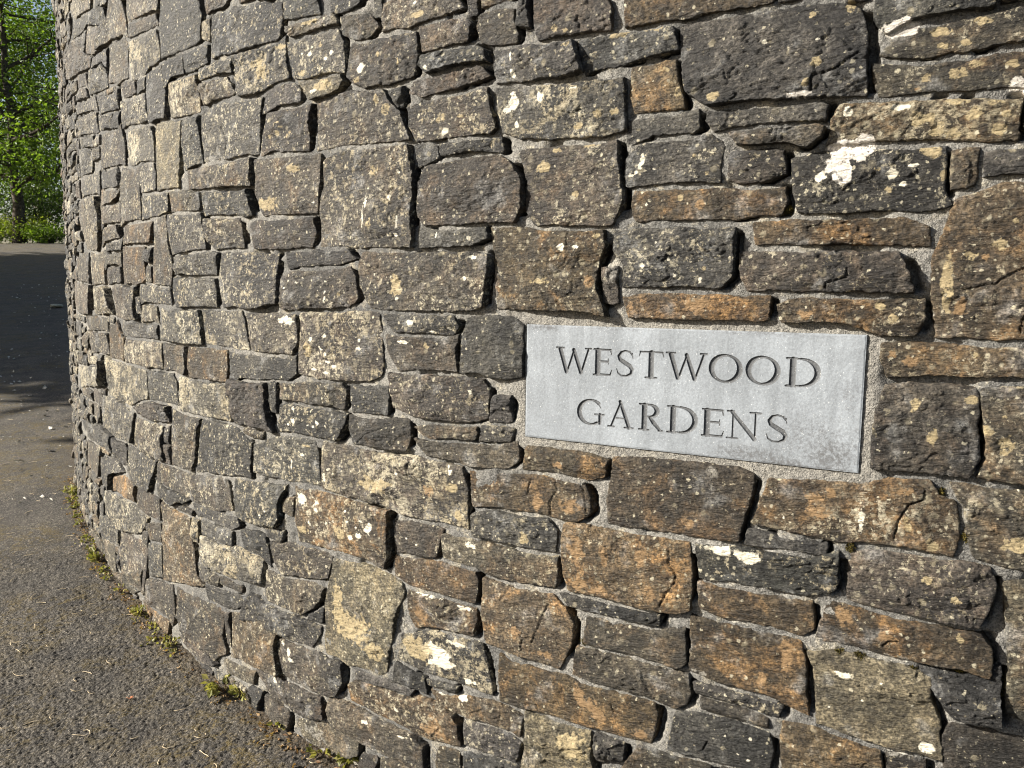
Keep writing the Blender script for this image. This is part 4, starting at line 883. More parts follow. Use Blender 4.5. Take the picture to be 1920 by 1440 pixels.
g2 -5969 1523 -5782 1524 -5778 1652 -5975 1651
k2 -4474 1527 -4386 1536 -4381 1590 -4468 1591
g1 -4211 1529 -4101 1523 -4098 1593 -4218 1587
b1 896 1531 1208 1535 1205 1628 895 1625
k1 -3645 1538 -3606 1542 -3596 1604 -3638 1610
k3 1686 1538 1728 1538 1729 1634 1680 1635
r2 -3982 1546 -3915 1548 -3850 1547 -3782 1543 -3782 1612 -3847 1613 -3911 1609 -3980 1611
y1 -3777 1550 -3710 1552 -3646 1556 -3657 1614 -3710 1610 -3768 1611
g2 -4093 1557 -3990 1560 -3988 1631 -4095 1628
g1 1222 1560 1327 1555 1332 1692 1225 1683
g1 -2218 1571 -2148 1562 -2145 1625 -2213 1617
b2 813 1568 886 1566 885 1626 886 1687 803 1693 809 1629
b2 1436 1569 1668 1569 1663 1732 1443 1740
g1 -3595 1572 -3488 1571 -3490 1638 -3588 1642
y3 1345 1576 1426 1577 1433 1749 1340 1753
r1 -4375 1590 -4224 1592 -4223 1652 -4370 1652
b1 685 1588 743 1591 802 1594 800 1628 742 1626 679 1629
y1 -5032 1597 -4757 1605 -4753 1766 -5026 1773
b3 -4476 1604 -4381 1602 -4381 1625 -4468 1625
g2 -4216 1593 -4100 1595 -4102 1644 -4206 1653
k2 -3983 1619 -3907 1622 -3831 1625 -3828 1672 -3902 1675 -3976 1678
g2 -3823 1620 -3752 1619 -3682 1618 -3606 1614 -3611 1652 -3687 1645 -3756 1645 -3825 1642
b3 -3486 1624 -3387 1621 -3390 1660 -3479 1661
k2 -5430 1629 -5090 1635 -5088 1729 -5433 1726
b2 -6283 1639 -5984 1643 -5986 1849 -6277 1845
g2 -4737 1640 -4458 1636 -4459 1734 -4745 1736
b1 -4450 1642 -4380 1636 -4387 1695 -4445 1694
k1 -4095 1639 -3990 1640 -3991 1693 -4088 1698
g1 -3383 1639 -3315 1634 -3240 1632 -3248 1680 -3318 1678 -3387 1668
b3 677 1634 735 1638 795 1636 801 1683 742 1685 680 1687
g2 905 1639 1159 1638 1160 1686 896 1693
g1 1167 1643 1206 1643 1209 1808 1170 1806
y1 -3601 1644 -3542 1647 -3488 1644 -3487 1686 -3548 1681 -3604 1675
y1 1681 1650 1731 1652 1723 1748 1680 1746
g1 -5974 1659 -5778 1666 -5779 1754 -5968 1755
y2 -4370 1658 -4184 1661 -4193 1685 -4369 1692
g2 -4177 1661 -4103 1654 -4106 1701 -4181 1702
b1 -3824 1656 -3752 1658 -3680 1657 -3609 1660 -3609 1684 -3682 1684 -3754 1686 -3838 1692
y2 488 1659 530 1663 534 1738 487 1733
r3 -3481 1670 -3393 1672 -3389 1704 -3477 1711
g2 1742 1668 1973 1672 1974 1764 1739 1774
k1 -5768 1678 -5532 1684 -5536 1848 -5767 1849
b1 -5517 1679 -5439 1679 -5440 1802 -5519 1813
b1 -5081 1677 -5046 1681 -5044 1843 -5079 1851
y2 -3982 1687 -3920 1687 -3854 1682 -3852 1736 -3920 1734 -3986 1734
y2 -3605 1689 -3496 1691 -3488 1752 -3541 1750 -3596 1751
b2 643 1691 670 1685 672 1758 644 1761
y1 -4372 1700 -4187 1694 -4187 1724 -4389 1745
g2 -3848 1699 -3765 1699 -3686 1697 -3608 1698 -3607 1731 -3686 1727 -3762 1726 -3841 1726
b3 -3384 1698 -3308 1689 -3219 1682 -3232 1734 -3309 1740 -3386 1731
g1 681 1696 753 1696 745 1764 677 1770
k2 762 1695 817 1701 870 1704 869 1750 816 1749 755 1756
g1 872 1694 1026 1697 1028 1816 876 1821
g1 1035 1697 1160 1700 1162 1832 1038 1830
b2 1224 1700 1332 1695 1327 1911 1220 1907
k1 -4445 1708 -4387 1710 -4384 1734 -4455 1742
b1 -4184 1713 -4067 1705 -4072 1749 -4179 1752
g2 -4058 1707 -3993 1708 -3990 1749 -4059 1752
r1 -6604 1722 -6293 1722 -6288 1852 -6603 1849
k3 -3487 1710 -3392 1715 -3393 1791 -3481 1791
g2 -5426 1737 -5105 1745 -5107 1840 -5427 1835
g2 -4372 1737 -4188 1739 -4186 1777 -4364 1783
y2 -3841 1733 -3768 1737 -3700 1738 -3632 1739 -3627 1791 -3696 1792 -3766 1792 -3835 1793
g3 -4734 1746 -4477 1749 -4481 1878 -4744 1880
g3 -4464 1748 -4377 1755 -4382 1801 -4474 1802
g3 -3986 1746 -3919 1747 -3851 1745 -3847 1824 -3914 1819 -3986 1820
y1 1441 1747 1668 1747 1662 1845 1444 1845
g2 -4180 1762 -4085 1762 -4084 1823 -4178 1822
y2 -4078 1756 -3994 1760 -3993 1828 -4075 1833
y2 -3623 1760 -3555 1761 -3486 1762 -3488 1799 -3552 1799 -3618 1802
g1 752 1762 809 1762 865 1759 866 1803 755 1805
y1 1336 1763 1423 1758 1432 1964 1339 1970
g2 1685 1757 1727 1761 1733 1891 1680 1888
g1 -5967 1772 -5788 1765 -5777 1938 -5973 1936
y3 594 1762 671 1768 667 1816 598 1820
b2 -5026 1778 -4753 1785 -4757 1874 -5028 1878
b2 -3387 1770 -3274 1764 -3282 1811 -3383 1809
y3 677 1776 745 1783 749 1834 675 1828
b2 1737 1780 1992 1781 1986 1952 1737 1948
b2 -4376 1788 -4188 1788 -4190 1832 -4375 1826
k1 -3836 1798 -3768 1799 -3699 1800 -3630 1800 -3632 1833 -3701 1836 -3771 1840 -3850 1853
g1 -3481 1800 -3387 1799 -3395 1831 -3484 1831
g1 -4467 1812 -4380 1809 -4384 1834 -4475 1833
g2 -3624 1811 -3559 1809 -3495 1807 -3494 1883 -3555 1879 -3621 1878
g1 763 1810 865 1807 868 1843 812 1850 752 1850
b1 -5525 1823 -5440 1819 -5444 1993 -5522 1985
g2 -3385 1819 -3285 1821 -3298 1888 -3380 1886
g1 1170 1819 1208 1824 1213 1994 1168 1987
b1 -4185 1827 -4096 1831 -4092 1865 -4176 1863
y3 -3986 1829 -3919 1830 -3857 1832 -3856 1877 -3918 1879 -3979 1880
g3 630 1824 669 1832 673 1897 635 1902
g1 873 1831 1024 1824 1028 1903 884 1900
b1 -4378 1836 -4192 1840 -4195 1913 -4372 1913
b2 -4090 1836 -3995 1836 -3991 1878 -4082 1880
g1 -3489 1836 -3387 1839 -3389 1871 -3487 1866
g1 679 1838 747 1845 752 1936 686 1940
y3 1046 1840 1162 1839 1162 2048 1044 2044
y3 -5426 1851 -5145 1852 -5147 2064 -5433 2058
b1 -5131 1847 -5088 1848 -5096 2059 -5132 2061
r2 -4469 1854 -4384 1851 -4388 1893 -4475 1900
g3 -3836 1850 -3767 1850 -3698 1848 -3630 1850 -3631 1920 -3702 1919 -3769 1918 -3841 1922
b1 -6601 1859 -6178 1856 -6179 1952 -6604 1952
k1 -6170 1859 -5982 1854 -5981 1962 -6171 1957
y1 -5769 1862 -5526 1859 -5530 2029 -5770 2030
y2 755 1863 813 1862 870 1865 865 1933 763 1930
b2 1438 1863 1671 1859 1670 1988 1444 1987
k1 -5082 1874 -5038 1873 -5040 1996 -5082 1999
b1 -4176 1872 -4096 1875 -4087 1893 -4186 1895
b2 -3486 1882 -3390 1881 -3386 1910 -3481 1904
g1 -5033 1887 -4638 1889 -4630 1983 -5035 1988
y2 -4622 1888 -4477 1895 -4488 2016 -4620 2019
b3 -4079 1890 -4002 1888 -3925 1886 -3846 1882 -3846 1947 -3927 1941 -4004 1942 -4084 1940
y1 -3623 1889 -3554 1891 -3487 1891 -3490 1932 -3556 1936 -3623 1937
b1 -3377 1895 -3309 1896 -3228 1882 -3244 1977 -3315 1974 -3382 1974
b1 1686 1901 1727 1899 1730 2110 1685 2109
y1 -4469 1908 -4381 1905 -4386 1950 -4464 1949
y2 -4184 1905 -4091 1901 -4090 1962 -4191 1962
y1 623 1907 673 1906 664 2013 622 2009
g1 876 1906 1033 1910 1035 1975 870 1972
y2 -4371 1919 -4191 1921 -4195 1955 -4374 1961
g2 -3486 1918 -3392 1918 -3389 1970 -3478 1973
y1 1215 1919 1329 1924 1334 2016 1216 2022
g3 -3838 1927 -3769 1930 -3699 1932 -3630 1935 -3629 1968 -3701 1964 -3769 1963 -3837 1963
g2 757 1939 863 1941 856 2008 755 2009
g2 -5972 1950 -5786 1947 -5778 2074 -5967 2072
b2 -4082 1950 -3979 1955 -3986 1999 -4084 1997
y1 -3971 1948 -3871 1945 -3873 2003 -3976 2003
g3 -3624 1944 -3517 1943 -3524 2014 -3621 2021
g2 676 1944 753 1951 748 2028 682 2033
y2 -4473 1959 -4379 1964 -4376 1993 -4473 1998
g2 1740 1960 1969 1958 1974 2127 1745 2131
y2 -6596 1972 -6320 1972 -6319 2062 -6605 2071
g3 -6314 1968 -5979 1974 -5981 2066 -6309 2063
g3 -4365 1970 -4260 1976 -4263 2011 -4372 2008
g2 -4262 1964 -4160 1968 -4161 2014 -4252 2012
b2 -4146 1967 -4087 1973 -4088 2022 -4155 2029
g1 -3862 1969 -3786 1973 -3712 1974 -3638 1976 -3641 2038 -3718 2043 -3791 2042 -3868 2047
y2 -3513 1979 -3433 1981 -3357 1980 -3280 1978 -3277 2010 -3356 2011 -3435 2012 -3525 2025
g3 548 1979 616 1979 616 2020 545 2018
g2 865 1977 939 1984 938 2100 869 2098
b2 946 1979 1028 1982 1026 2050 945 2043
g2 1346 1977 1426 1977 1430 2112 1336 2113
g1 -3274 1984 -3213 1980 -3220 2050 -3270 2052
k2 -5518 2001 -5445 2005 -5441 2131 -5524 2129
g1 -5024 2001 -4811 1995 -4814 2167 -5026 2171
k2 -4804 2000 -4628 2001 -4634 2168 -4795 2164
y1 1169 1996 1205 1996 1202 2164 1169 2163
g1 1437 2000 1663 2000 1671 2133 1436 2131
b3 -5076 2013 -5046 2015 -5038 2223 -5078 2218
g3 -4464 2013 -4379 2012 -4380 2062 -4473 2054
k3 -4085 2009 -4023 2009 -3961 2009 -3899 2008 -3886 2043 -3958 2039 -4018 2039 -4082 2038
g1 295 2011 337 2012 329 2107 292 2110
g2 463 2011 539 2013 541 2069 459 2070
g2 -4366 2016 -4258 2019 -4249 2078 -4379 2085
y2 -4252 2018 -4158 2017 -4160 2074 -4241 2078
y3 -3509 2021 -3448 2022 -3388 2024 -3327 2025 -3331 2050 -3393 2048 -3453 2048 -3515 2050
y1 -3325 2017 -3279 2021 -3275 2094 -3323 2098
b2 386 2018 447 2015 451 2066 376 2053
g2 631 2019 673 2016 674 2068 622 2068
g2 754 2015 861 2015 861 2079 757 2073
k2 -4619 2030 -4487 2025 -4484 2198 -4620 2195
k2 -3634 2031 -3577 2029 -3519 2031 -3526 2062 -3627 2060
y2 -2893 2016 -2767 2017 -2779 2071 -2881 2067
b2 341 2031 373 2032 372 2092 339 2099
b3 550 2026 612 2027 619 2128 540 2130
b2 1225 2033 1328 2026 1328 2130 1222 2130
k1 -5775 2039 -5529 2042 -5533 2170 -5765 2170
k1 -4152 2043 -4090 2037 -4090 2072 -4154 2072
y2 173 2032 286 2033 282 2101 177 2103
b1 680 2037 754 2037 749 2139 678 2141
y1 -4081 2050 -3993 2050 -3908 2053 -3905 2107 -3993 2107 -4084 2113
g2 -3900 2051 -3836 2054 -3774 2053 -3711 2056 -3713 2092 -3780 2091 -3842 2091 -3904 2094
b1 -3706 2047 -3644 2045 -3637 2094 -3703 2103
g1 -3518 2055 -3455 2059 -3394 2061 -3331 2061 -3330 2120 -3420 2119 -3505 2123
b1 145 2057 167 2061 173 2117 131 2122
k1 947 2056 1158 2056 1164 2231 945 2228
y2 -5430 2070 -5098 2076 -5098 2199 -5431 2200
g3 -4467 2071 -4385 2067 -4382 2144 -4469 2133
b3 -3635 2068 -3578 2070 -3521 2072 -3515 2121 -3579 2115 -3636 2115
b3 80 2066 126 2064 125 2124 126 2185 85 2193 82 2130
k2 381 2068 446 2074 451 2166 378 2164
g3 -6602 2077 -6157 2085 -6155 2294 -6605 2287
g2 -6135 2078 -5980 2079 -5981 2208 -6137 2205
r2 -4153 2076 -4088 2083 -4093 2132 -4153 2129
b3 -2880 2073 -2822 2077 -2763 2073 -2766 2119 -2873 2105
g1 -410 2080 -371 2068 -387 2162 -404 2161
b1 11 2080 74 2083 75 2183 7 2184
y2 458 2076 535 2080 537 2125 456 2132
g1 622 2081 672 2083 672 2140 674 2200 632 2204 621 2143
r2 -5972 2090 -5788 2085 -5779 2253 -5975 2258
g1 -4370 2092 -4270 2095 -4273 2142 -4375 2144
y1 -4263 2086 -4162 2086 -4157 2137 -4266 2140
b1 -3269 2090 -3223 2086 -3230 2159 -3272 2157
g2 -51 2088 -3 2087 -4 2174 -3 2258 -53 2260 -54 2174
y1 758 2086 863 2093 862 2150 754 2153
b1 -3895 2102 -3835 2103 -3774 2103 -3712 2104 -3712 2167 -3776 2168 -3839 2165 -3903 2164
g2 -111 2099 -67 2097 -63 2164 -113 2159
b2 -3705 2112 -3644 2114 -3640 2173 -3710 2176
g1 -195 2109 -121 2115 -118 2206 -199 2216
b3 177 2110 249 2112 245 2211 172 2213
y1 335 2108 372 2105 377 2175 337 2169
g2 868 2106 943 2109 936 2228 874 2229
k2 -4085 2120 -3999 2119 -3913 2115 -3908 2182 -3994 2178 -4081 2175
g2 -3323 2115 -3279 2117 -3278 2173 -3320 2179
b2 -546 2120 -520 2123 -521 2198 -523 2273 -558 2268 -554 2192
g1 258 2116 328 2116 331 2165 252 2167
b3 1341 2122 1424 2122 1427 2215 1342 2213
k2 1678 2117 1731 2125 1728 2329 1679 2325
g1 -3630 2124 -3543 2129 -3462 2132 -3376 2129 -3381 2171 -3443 2172 -3505 2169 -3568 2169 -3634 2172
b1 -276 2127 -201 2130 -199 2177 -283 2177
y1 141 2128 169 2133 171 2195 131 2197
b2 -5524 2143 -5438 2138 -5442 2304 -5518 2309
g3 -4148 2138 -4092 2142 -4086 2189 -4147 2192
g3 -3374 2141 -3328 2146 -3330 2214 -3372 2205
r3 -510 2137 -415 2140 -418 2180 -515 2179
g2 -349 2136 -291 2134 -288 2239 -346 2238
r1 457 2139 531 2137 612 2136 614 2235 533 2236 454 2240
g2 1215 2143 1325 2142 1328 2303 1219 2313
k2 1440 2141 1672 2146 1663 2346 1435 2348
g2 1739 2143 1988 2141 1987 2236 1741 2233
y2 -4475 2153 -4331 2145 -4336 2197 -4475 2195
g3 -4316 2147 -4222 2144 -4218 2211 -4328 2213
g1 -4217 2145 -4159 2148 -4162 2192 -4214 2189
g2 685 2149 748 2148 752 2194 678 2189
b3 761 2158 864 2161 859 2261 754 2262
y1 -3273 2169 -3185 2168 -3188 2195 -3273 2200
y2 -411 2166 -354 2168 -354 2209 -408 2210
g2 -114 2167 -63 2164 -63 2216 -111 2215
b2 -5770 2183 -5529 2185 -5528 2384 -5767 2384
y1 -5026 2181 -4747 2180 -4755 2272 -5034 2275
y2 -4735 2182 -4628 2178 -4627 2305 -4736 2307
g2 -3901 2175 -3836 2178 -3773 2180 -3710 2181 -3647 2182 -3638 2243 -3705 2241 -3771 2240 -3838 2238 -3905 2236
b3 -3635 2179 -3575 2180 -3516 2181 -3456 2181 -3454 2248 -3544 2247 -3633 2250
y2 -3444 2178 -3382 2177 -3376 2219 -3435 2222
g1 -859 2177 -823 2170 -830 2251 -829 2324 -865 2320 -858 2245
y1 -586 2182 -560 2168 -561 2240 -597 2247
g3 253 2176 321 2183 312 2243 255 2239
y2 316 2171 394 2186 392 2234 336 2243
y1 397 2172 448 2175 450 2261 453 2348 394 2353 400 2264
b2 1166 2182 1208 2177 1211 2391 1175 2383
g2 -4080 2186 -3994 2187 -3912 2184 -3907 2221 -3993 2222 -4079 2222
g3 -3324 2186 -3282 2185 -3281 2234 -3323 2247
y1 -514 2190 -439 2186 -437 2287 -504 2289
y1 -284 2187 -209 2187 -209 2256 -282 2259
y1 1 2187 63 2189 71 2270 12 2269
y1 -4207 2197 -4088 2206 -4095 2273 -4213 2274
b2 -651 2202 -600 2194 -604 2257 -649 2259
g1 85 2199 130 2204 126 2254 76 2244
g2 680 2197 746 2202 750 2274 686 2273
b2 -5432 2208 -5203 2208 -5200 2378 -5433 2374
y2 -5193 2210 -5095 2211 -5089 2311 -5193 2308
g1 -4624 2209 -4358 2212 -4366 2376 -4625 2380
g1 -3275 2210 -3186 2203 -3185 2242 -3274 2246
g2 -702 2212 -665 2204 -663 2263 -661 2323 -659 2382 -700 2379 -699 2294
g1 619 2210 674 2208 671 2280 619 2280
b1 -6146 2220 -5981 2222 -5977 2350 -6140 2347
b1 -4349 2219 -4221 2219 -4217 2292 -4355 2296
b1 -824 2222 -772 2220 -765 2286 -769 2353 -824 2363 -824 2292
b2 -746 2217 -707 2215 -710 2297 -754 2303
b3 -432 2217 -351 2221 -350 2305 -349 2390 -430 2390 -428 2301
k1 -196 2224 -119 2218 -119 2285 -205 2281
b3 136 2220 193 2221 248 2219 255 2302 199 2302 146 2303
g2 -5076 2232 -5043 2233 -5042 2437 -5079 2444
b2 -4086 2226 -3963 2230 -3959 2264 -4081 2261
y2 -3947 2229 -3907 2229 -3907 2283 -3955 2288
k1 -3447 2228 -3390 2229 -3334 2222 -3332 2302 -3386 2301 -3441 2301
r1 -112 2230 -57 2228 -57 2306 -116 2298
b3 1342 2228 1425 2233 1433 2360 1340 2362
y1 865 2238 1159 2237 1155 2323 871 2319
b2 -3906 2246 -3811 2247 -3808 2278 -3897 2279
y1 -3803 2246 -3701 2248 -3699 2313 -3801 2312
b1 -3694 2249 -3641 2252 -3642 2314 -3692 2306
r2 -2617 2249 -2564 2252 -2501 2250 -2512 2271 -2628 2277
g2 -913 2253 -866 2245 -872 2319 -912 2319
g3 -343 2244 -295 2244 -289 2319 -343 2318
g3 262 2248 336 2250 342 2314 262 2313
g3 352 2248 390 2255 393 2343 351 2351
b1 457 2247 538 2248 611 2244 612 2292 539 2288 462 2288
g1 1744 2247 1988 2255 1983 2378 1737 2373
k2 -3632 2261 -3553 2259 -3473 2256 -3474 2315 -3555 2313 -3636 2315
g1 -3326 2257 -3228 2253 -3229 2287 -3319 2286
b2 -959 2258 -918 2261 -921 2334 -960 2335
b1 -595 2261 -564 2265 -563 2361 -594 2362
b2 78 2253 126 2263 130 2328 80 2334
y2 -5970 2274 -5779 2270 -5778 2397 -5968 2397
b2 -4089 2265 -3965 2269 -3957 2323 -4074 2328
g2 -1005 2271 -973 2268 -964 2342 -998 2344
b1 -655 2267 -605 2267 -605 2354 -601 2441 -653 2442 -651 2352
b3 -286 2265 -209 2266 -212 2350 -212 2435 -283 2438 -286 2354
b1 -51 2268 3 2267 -2 2354 -5 2439 -53 2441 -59 2356
y2 760 2268 863 2265 861 2325 862 2386 763 2391 763 2332
y2 -4205 2279 -4088 2280 -4087 2336 -4215 2342
y3 -1702 2279 -1644 2261 -1643 2339 -1697 2336
g2 -1076 2277 -1012 2274 -1010 2316 -1085 2322
g2 -547 2278 -518 2277 -524 2363 -554 2362
b2 10 2280 71 2280 70 2352 5 2352
g2 681 2276 753 2282 754 2359 673 2365
g1 -5024 2290 -4826 2291 -4818 2390 -5029 2390
k1 -4814 2291 -4750 2293 -4754 2416 -4812 2420
k1 -3902 2287 -3812 2288 -3808 2315 -3905 2318
k2 -204 2287 -122 2294 -121 2344 -199 2344
y1 618 2286 669 2292 673 2340 615 2337
k3 -6605 2301 -6244 2297 -6237 2403 -6600 2395
g1 -6233 2297 -6154 2302 -6158 2464 -6224 2472
b3 -4344 2304 -4255 2298 -4252 2350 -4353 2350
b2 -3951 2295 -3910 2296 -3908 2363 -3954 2375
b1 -3326 2295 -3244 2301 -3249 2363 -3322 2371
g2 -1136 2300 -1087 2291 -1097 2401 -1142 2403
b2 -513 2294 -437 2297 -438 2341 -509 2341
g2 458 2297 543 2294 540 2399 465 2402
k2 546 2301 608 2300 613 2360 547 2357
g1 -3468 2307 -3401 2310 -3335 2310 -3331 2364 -3399 2357 -3465 2359
b1 -761 2308 -708 2306 -707 2356 -763 2363
g2 -108 2304 -66 2312 -68 2356 -108 2364
b1 145 2308 224 2308 224 2392 226 2477 142 2480 141 2394
b2 -5525 2320 -5441 2316 -5444 2530 -5521 2524
g2 -5195 2319 -5092 2316 -5094 2442 -5193 2448
y1 -4745 2322 -4630 2320 -4634 2452 -4746 2448
b3 -3803 2319 -3728 2320 -3658 2318 -3658 2348 -3730 2349 -3800 2351
b1 -1326 2321 -1264 2313 -1266 2403 -1316 2404
b1 -1255 2312 -1147 2315 -1151 2378 -1148 2434 -1248 2440 -1256 2380
g2 231 2315 335 2320 342 2366 234 2371
k2 1217 2320 1325 2320 1322 2423 1217 2418
g3 -3898 2326 -3808 2329 -3812 2378 -3900 2382
y2 -3649 2324 -3560 2327 -3476 2325 -3476 2405 -3563 2400 -3655 2400
y1 -3238 2327 -3186 2326 -3184 2366 -3244 2369
k2 -1369 2329 -1329 2327 -1328 2411 -1328 2495 -1371 2503 -1381 2415
g1 -1080 2326 -1010 2325 -1008 2406 -1085 2411
b1 -914 2325 -837 2326 -829 2366 -908 2374
g1 -342 2330 -293 2324 -297 2377 -339 2379
k1 868 2328 951 2330 953 2425 869 2430
y2 963 2330 1163 2333 1157 2386 966 2391
k1 -4082 2337 -3961 2334 -3960 2394 -4087 2393
r1 -1465 2338 -1384 2336 -1380 2402 -1463 2403
y1 77 2340 133 2336 131 2400 132 2463 85 2464 77 2404
y2 1676 2339 1732 2346 1729 2433 1680 2442
g1 -4246 2347 -4092 2347 -4092 2375 -4244 2379
b1 -997 2351 -920 2354 -924 2411 -923 2472 -999 2473 -998 2410
b1 -514 2346 -443 2347 -441 2428 -514 2431
b2 -199 2350 -117 2353 -117 2387 -202 2392
y3 621 2345 664 2346 674 2427 626 2427
k2 -6134 2364 -5984 2356 -5987 2487 -6135 2486
k2 -4356 2356 -4253 2365 -4251 2402 -4354 2414
g1 -3801 2360 -3732 2361 -3664 2358 -3672 2413 -3738 2409 -3809 2414
y2 4 2362 72 2362 66 2410 2 2411
y3 352 2357 454 2361 446 2421 345 2420
b1 1444 2360 1668 2364 1665 2483 1445 2486
b1 -3466 2367 -3396 2370 -3330 2373 -3329 2397 -3396 2397 -3471 2400
g1 -1503 2369 -1472 2359 -1469 2473 -1505 2468
b2 -821 2370 -762 2371 -706 2371 -710 2453 -712 2540 -818 2539 -819 2454
b2 -596 2367 -523 2365 -522 2413 -595 2415
b1 -107 2370 -67 2364 -63 2429 -60 2493 -118 2497 -112 2431
y1 547 2368 605 2366 616 2441 552 2443
g3 679 2369 746 2369 742 2471 675 2471
k1 1342 2369 1427 2372 1432 2538 1337 2537
y2 -3324 2378 -3259 2376 -3196 2373 -3181 2421 -3255 2420 -3319 2411
k2 -915 2379 -830 2383 -828 2480 -913 2485
b1 230 2379 337 2376 338 2426 240 2432
k2 -5432 2389 -5204 2389 -5201 2554 -5424 2557
k2 -4616 2387 -4358 2392 -4366 2490 -4617 2487
g2 -4241 2387 -4093 2393 -4095 2439 -4247 2445
b2 -3953 2383 -3877 2391 -3807 2392 -3817 2417 -3884 2416 -3954 2420
b2 -1565 2387 -1517 2385 -1511 2490 -1565 2487
k1 -703 2392 -662 2386 -666 2442 -704 2439
k2 -343 2387 -295 2385 -289 2460 -343 2464
b1 1746 2392 1974 2389 1982 2491 1740 2492
b3 -5773 2396 -5537 2403 -5532 2496 -5772 2496
g2 -5028 2400 -4819 2395 -4816 2612 -5025 2606
b1 -4083 2398 -3958 2406 -3964 2459 -4086 2457
b1 -1603 2396 -1576 2396 -1573 2449 -1570 2501 -1605 2499
y2 -433 2396 -353 2399 -352 2461 -352 2522 -434 2520 -441 2458
k1 -206 2397 -124 2396 -119 2454 -204 2460
b1 752 2397 857 2397 856 2457 857 2520 763 2523 752 2462
r2 965 2398 1204 2399 1205 2432 963 2432
g3 -6596 2409 -6390 2413 -6393 2503 -6599 2513
g2 -6382 2409 -6238 2406 -6243 2536 -6381 2538
g2 -5966 2411 -5787 2412 -5779 2620 -5973 2613
b1 -3665 2406 -3591 2410 -3521 2413 -3451 2415 -3443 2461 -3519 2469 -3589 2464 -3663 2463
g2 -3445 2413 -3386 2409 -3327 2404 -3318 2444 -3385 2448 -3442 2441
y3 -1641 2412 -1611 2406 -1610 2492 -1609 2578 -1647 2580 -1643 2493
b1 -1460 2407 -1392 2406 -1397 2462 -1463 2466
g1 -1321 2407 -1261 2404 -1259 2456 -1315 2461
g3 -1144 2408 -1089 2410 -1088 2453 -1140 2449
r1 455 2407 543 2405 542 2465 542 2524 543 2585 457 2580 458 2492
g2 -4348 2418 -4254 2418 -4249 2472 -4358 2468
g2 -3798 2418 -3713 2419 -3707 2472 -3808 2464
b2 -3701 2419 -3674 2422 -3670 2491 -3695 2493
y2 -1721 2420 -1650 2422 -1652 2464 -1720 2473
g2 -1083 2420 -1007 2421 -1012 2471 -1077 2473
g2 2 2420 67 2415 67 2490 9 2489
b2 -4809 2433 -4756 2428 -4750 2643 -4805 2637
b2 -3951 2428 -3881 2427 -3809 2423 -3814 2464 -3885 2466 -3958 2471
k2 -594 2425 -516 2431 -526 2484 -591 2477
y1 344 2428 452 2429 449 2489 349 2491
b2 1217 2432 1326 2426 1322 2554 1217 2563
g3 -1768 2436 -1731 2436 -1731 2514 -1770 2513
b1 -511 2438 -451 2434 -450 2538 -506 2541
b2 232 2437 289 2438 344 2436 338 2494 337 2556 238 2559 236 2499
k1 623 2434 667 2436 670 2535 612 2538
b2 864 2437 946 2436 938 2554 866 2561
y2 -5081 2448 -5041 2455 -5036 2577 -5079 2577
y3 -4237 2453 -4086 2452 -4086 2521 -4244 2519
k1 -1821 2448 -1776 2446 -1777 2510 -1777 2572 -1824 2568 -1823 2507
r3 -1252 2446 -1148 2448 -1153 2535 -1156 2620 -1252 2621 -1254 2532
b2 -698 2448 -597 2449 -598 2510 -602 2571 -697 2576 -701 2512
y1 -279 2447 -212 2452 -217 2514 -288 2509
g1 -50 2449 1 2448 2 2552 -59 2557
r2 552 2449 603 2447 604 2532 606 2619 549 2620 552 2533
b2 949 2454 1072 2456 1073 2511 955 2507
b2 1075 2453 1212 2453 1203 2544 1084 2546
y1 1674 2447 1722 2451 1727 2553 1681 2545
g1 -5184 2463 -5092 2463 -5087 2558 -5184 2559
b2 -4737 2462 -4631 2460 -4631 2662 -4735 2673
b2 -1855 2463 -1831 2459 -1832 2523 -1858 2532
k3 -1139 2458 -1089 2463 -1092 2546 -1094 2628 -1145 2632 -1144 2543
b2 -4080 2469 -3997 2468 -3995 2503 -4080 2498
b3 -1901 2467 -1865 2471 -1873 2538 -1905 2540
y1 -1457 2470 -1379 2466 -1379 2509 -1455 2510
k1 -1323 2469 -1264 2465 -1263 2550 -1265 2638 -1320 2637 -1320 2552
y1 -338 2471 -290 2466 -292 2520 -345 2521
g1 -207 2469 -124 2474 -114 2562 -207 2558
g2 84 2467 127 2471 134 2526 73 2533
y1 -6228 2480 -6150 2477 -6152 2652 -6233 2646
b2 -4359 2477 -4262 2481 -4265 2522 -4356 2523
b2 -3988 2471 -3916 2479 -3853 2478 -3790 2477 -3727 2476 -3731 2547 -3796 2541 -3858 2538 -3919 2536 -3983 2536
g1 -3664 2474 -3548 2472 -3532 2524 -3602 2513 -3662 2509
g1 -1940 2478 -1908 2478 -1907 2556 -1938 2557
g2 -1727 2479 -1651 2477 -1651 2527 -1722 2526
b1 -1503 2477 -1466 2481 -1469 2541 -1466 2598 -1504 2595 -1500 2538
g2 -1083 2478 -1022 2479 -967 2477 -960 2520 -1017 2518 -1079 2521
g2 -949 2477 -927 2480 -920 2575 -953 2577
g3 674 2482 750 2476 751 2556 675 2558
k2 -1987 2491 -1949 2489 -1949 2575 -1999 2571
g2 -920 2489 -828 2491 -831 2550 -911 2553
g2 -588 2486 -525 2489 -524 2546 -521 2605 -593 2613 -590 2549
b3 135 2481 227 2485 231 2566 144 2571
b3 -6140 2500 -5977 2503 -5985 2627 -6145 2622
k2 -4618 2496 -4362 2496 -4366 2595 -4616 2601
y2 -3719 2497 -3668 2499 -3669 2563 -3729 2572
y1 -1562 2497 -1506 2501 -1510 2547 -1562 2550
b2 -109 2497 -58 2500 -57 2538 -115 2544
g1 7 2499 65 2496 69 2572 8 2573
g1 349 2500 453 2502 451 2580 345 2578
y1 1435 2497 1665 2495 1666 2634 1441 2627
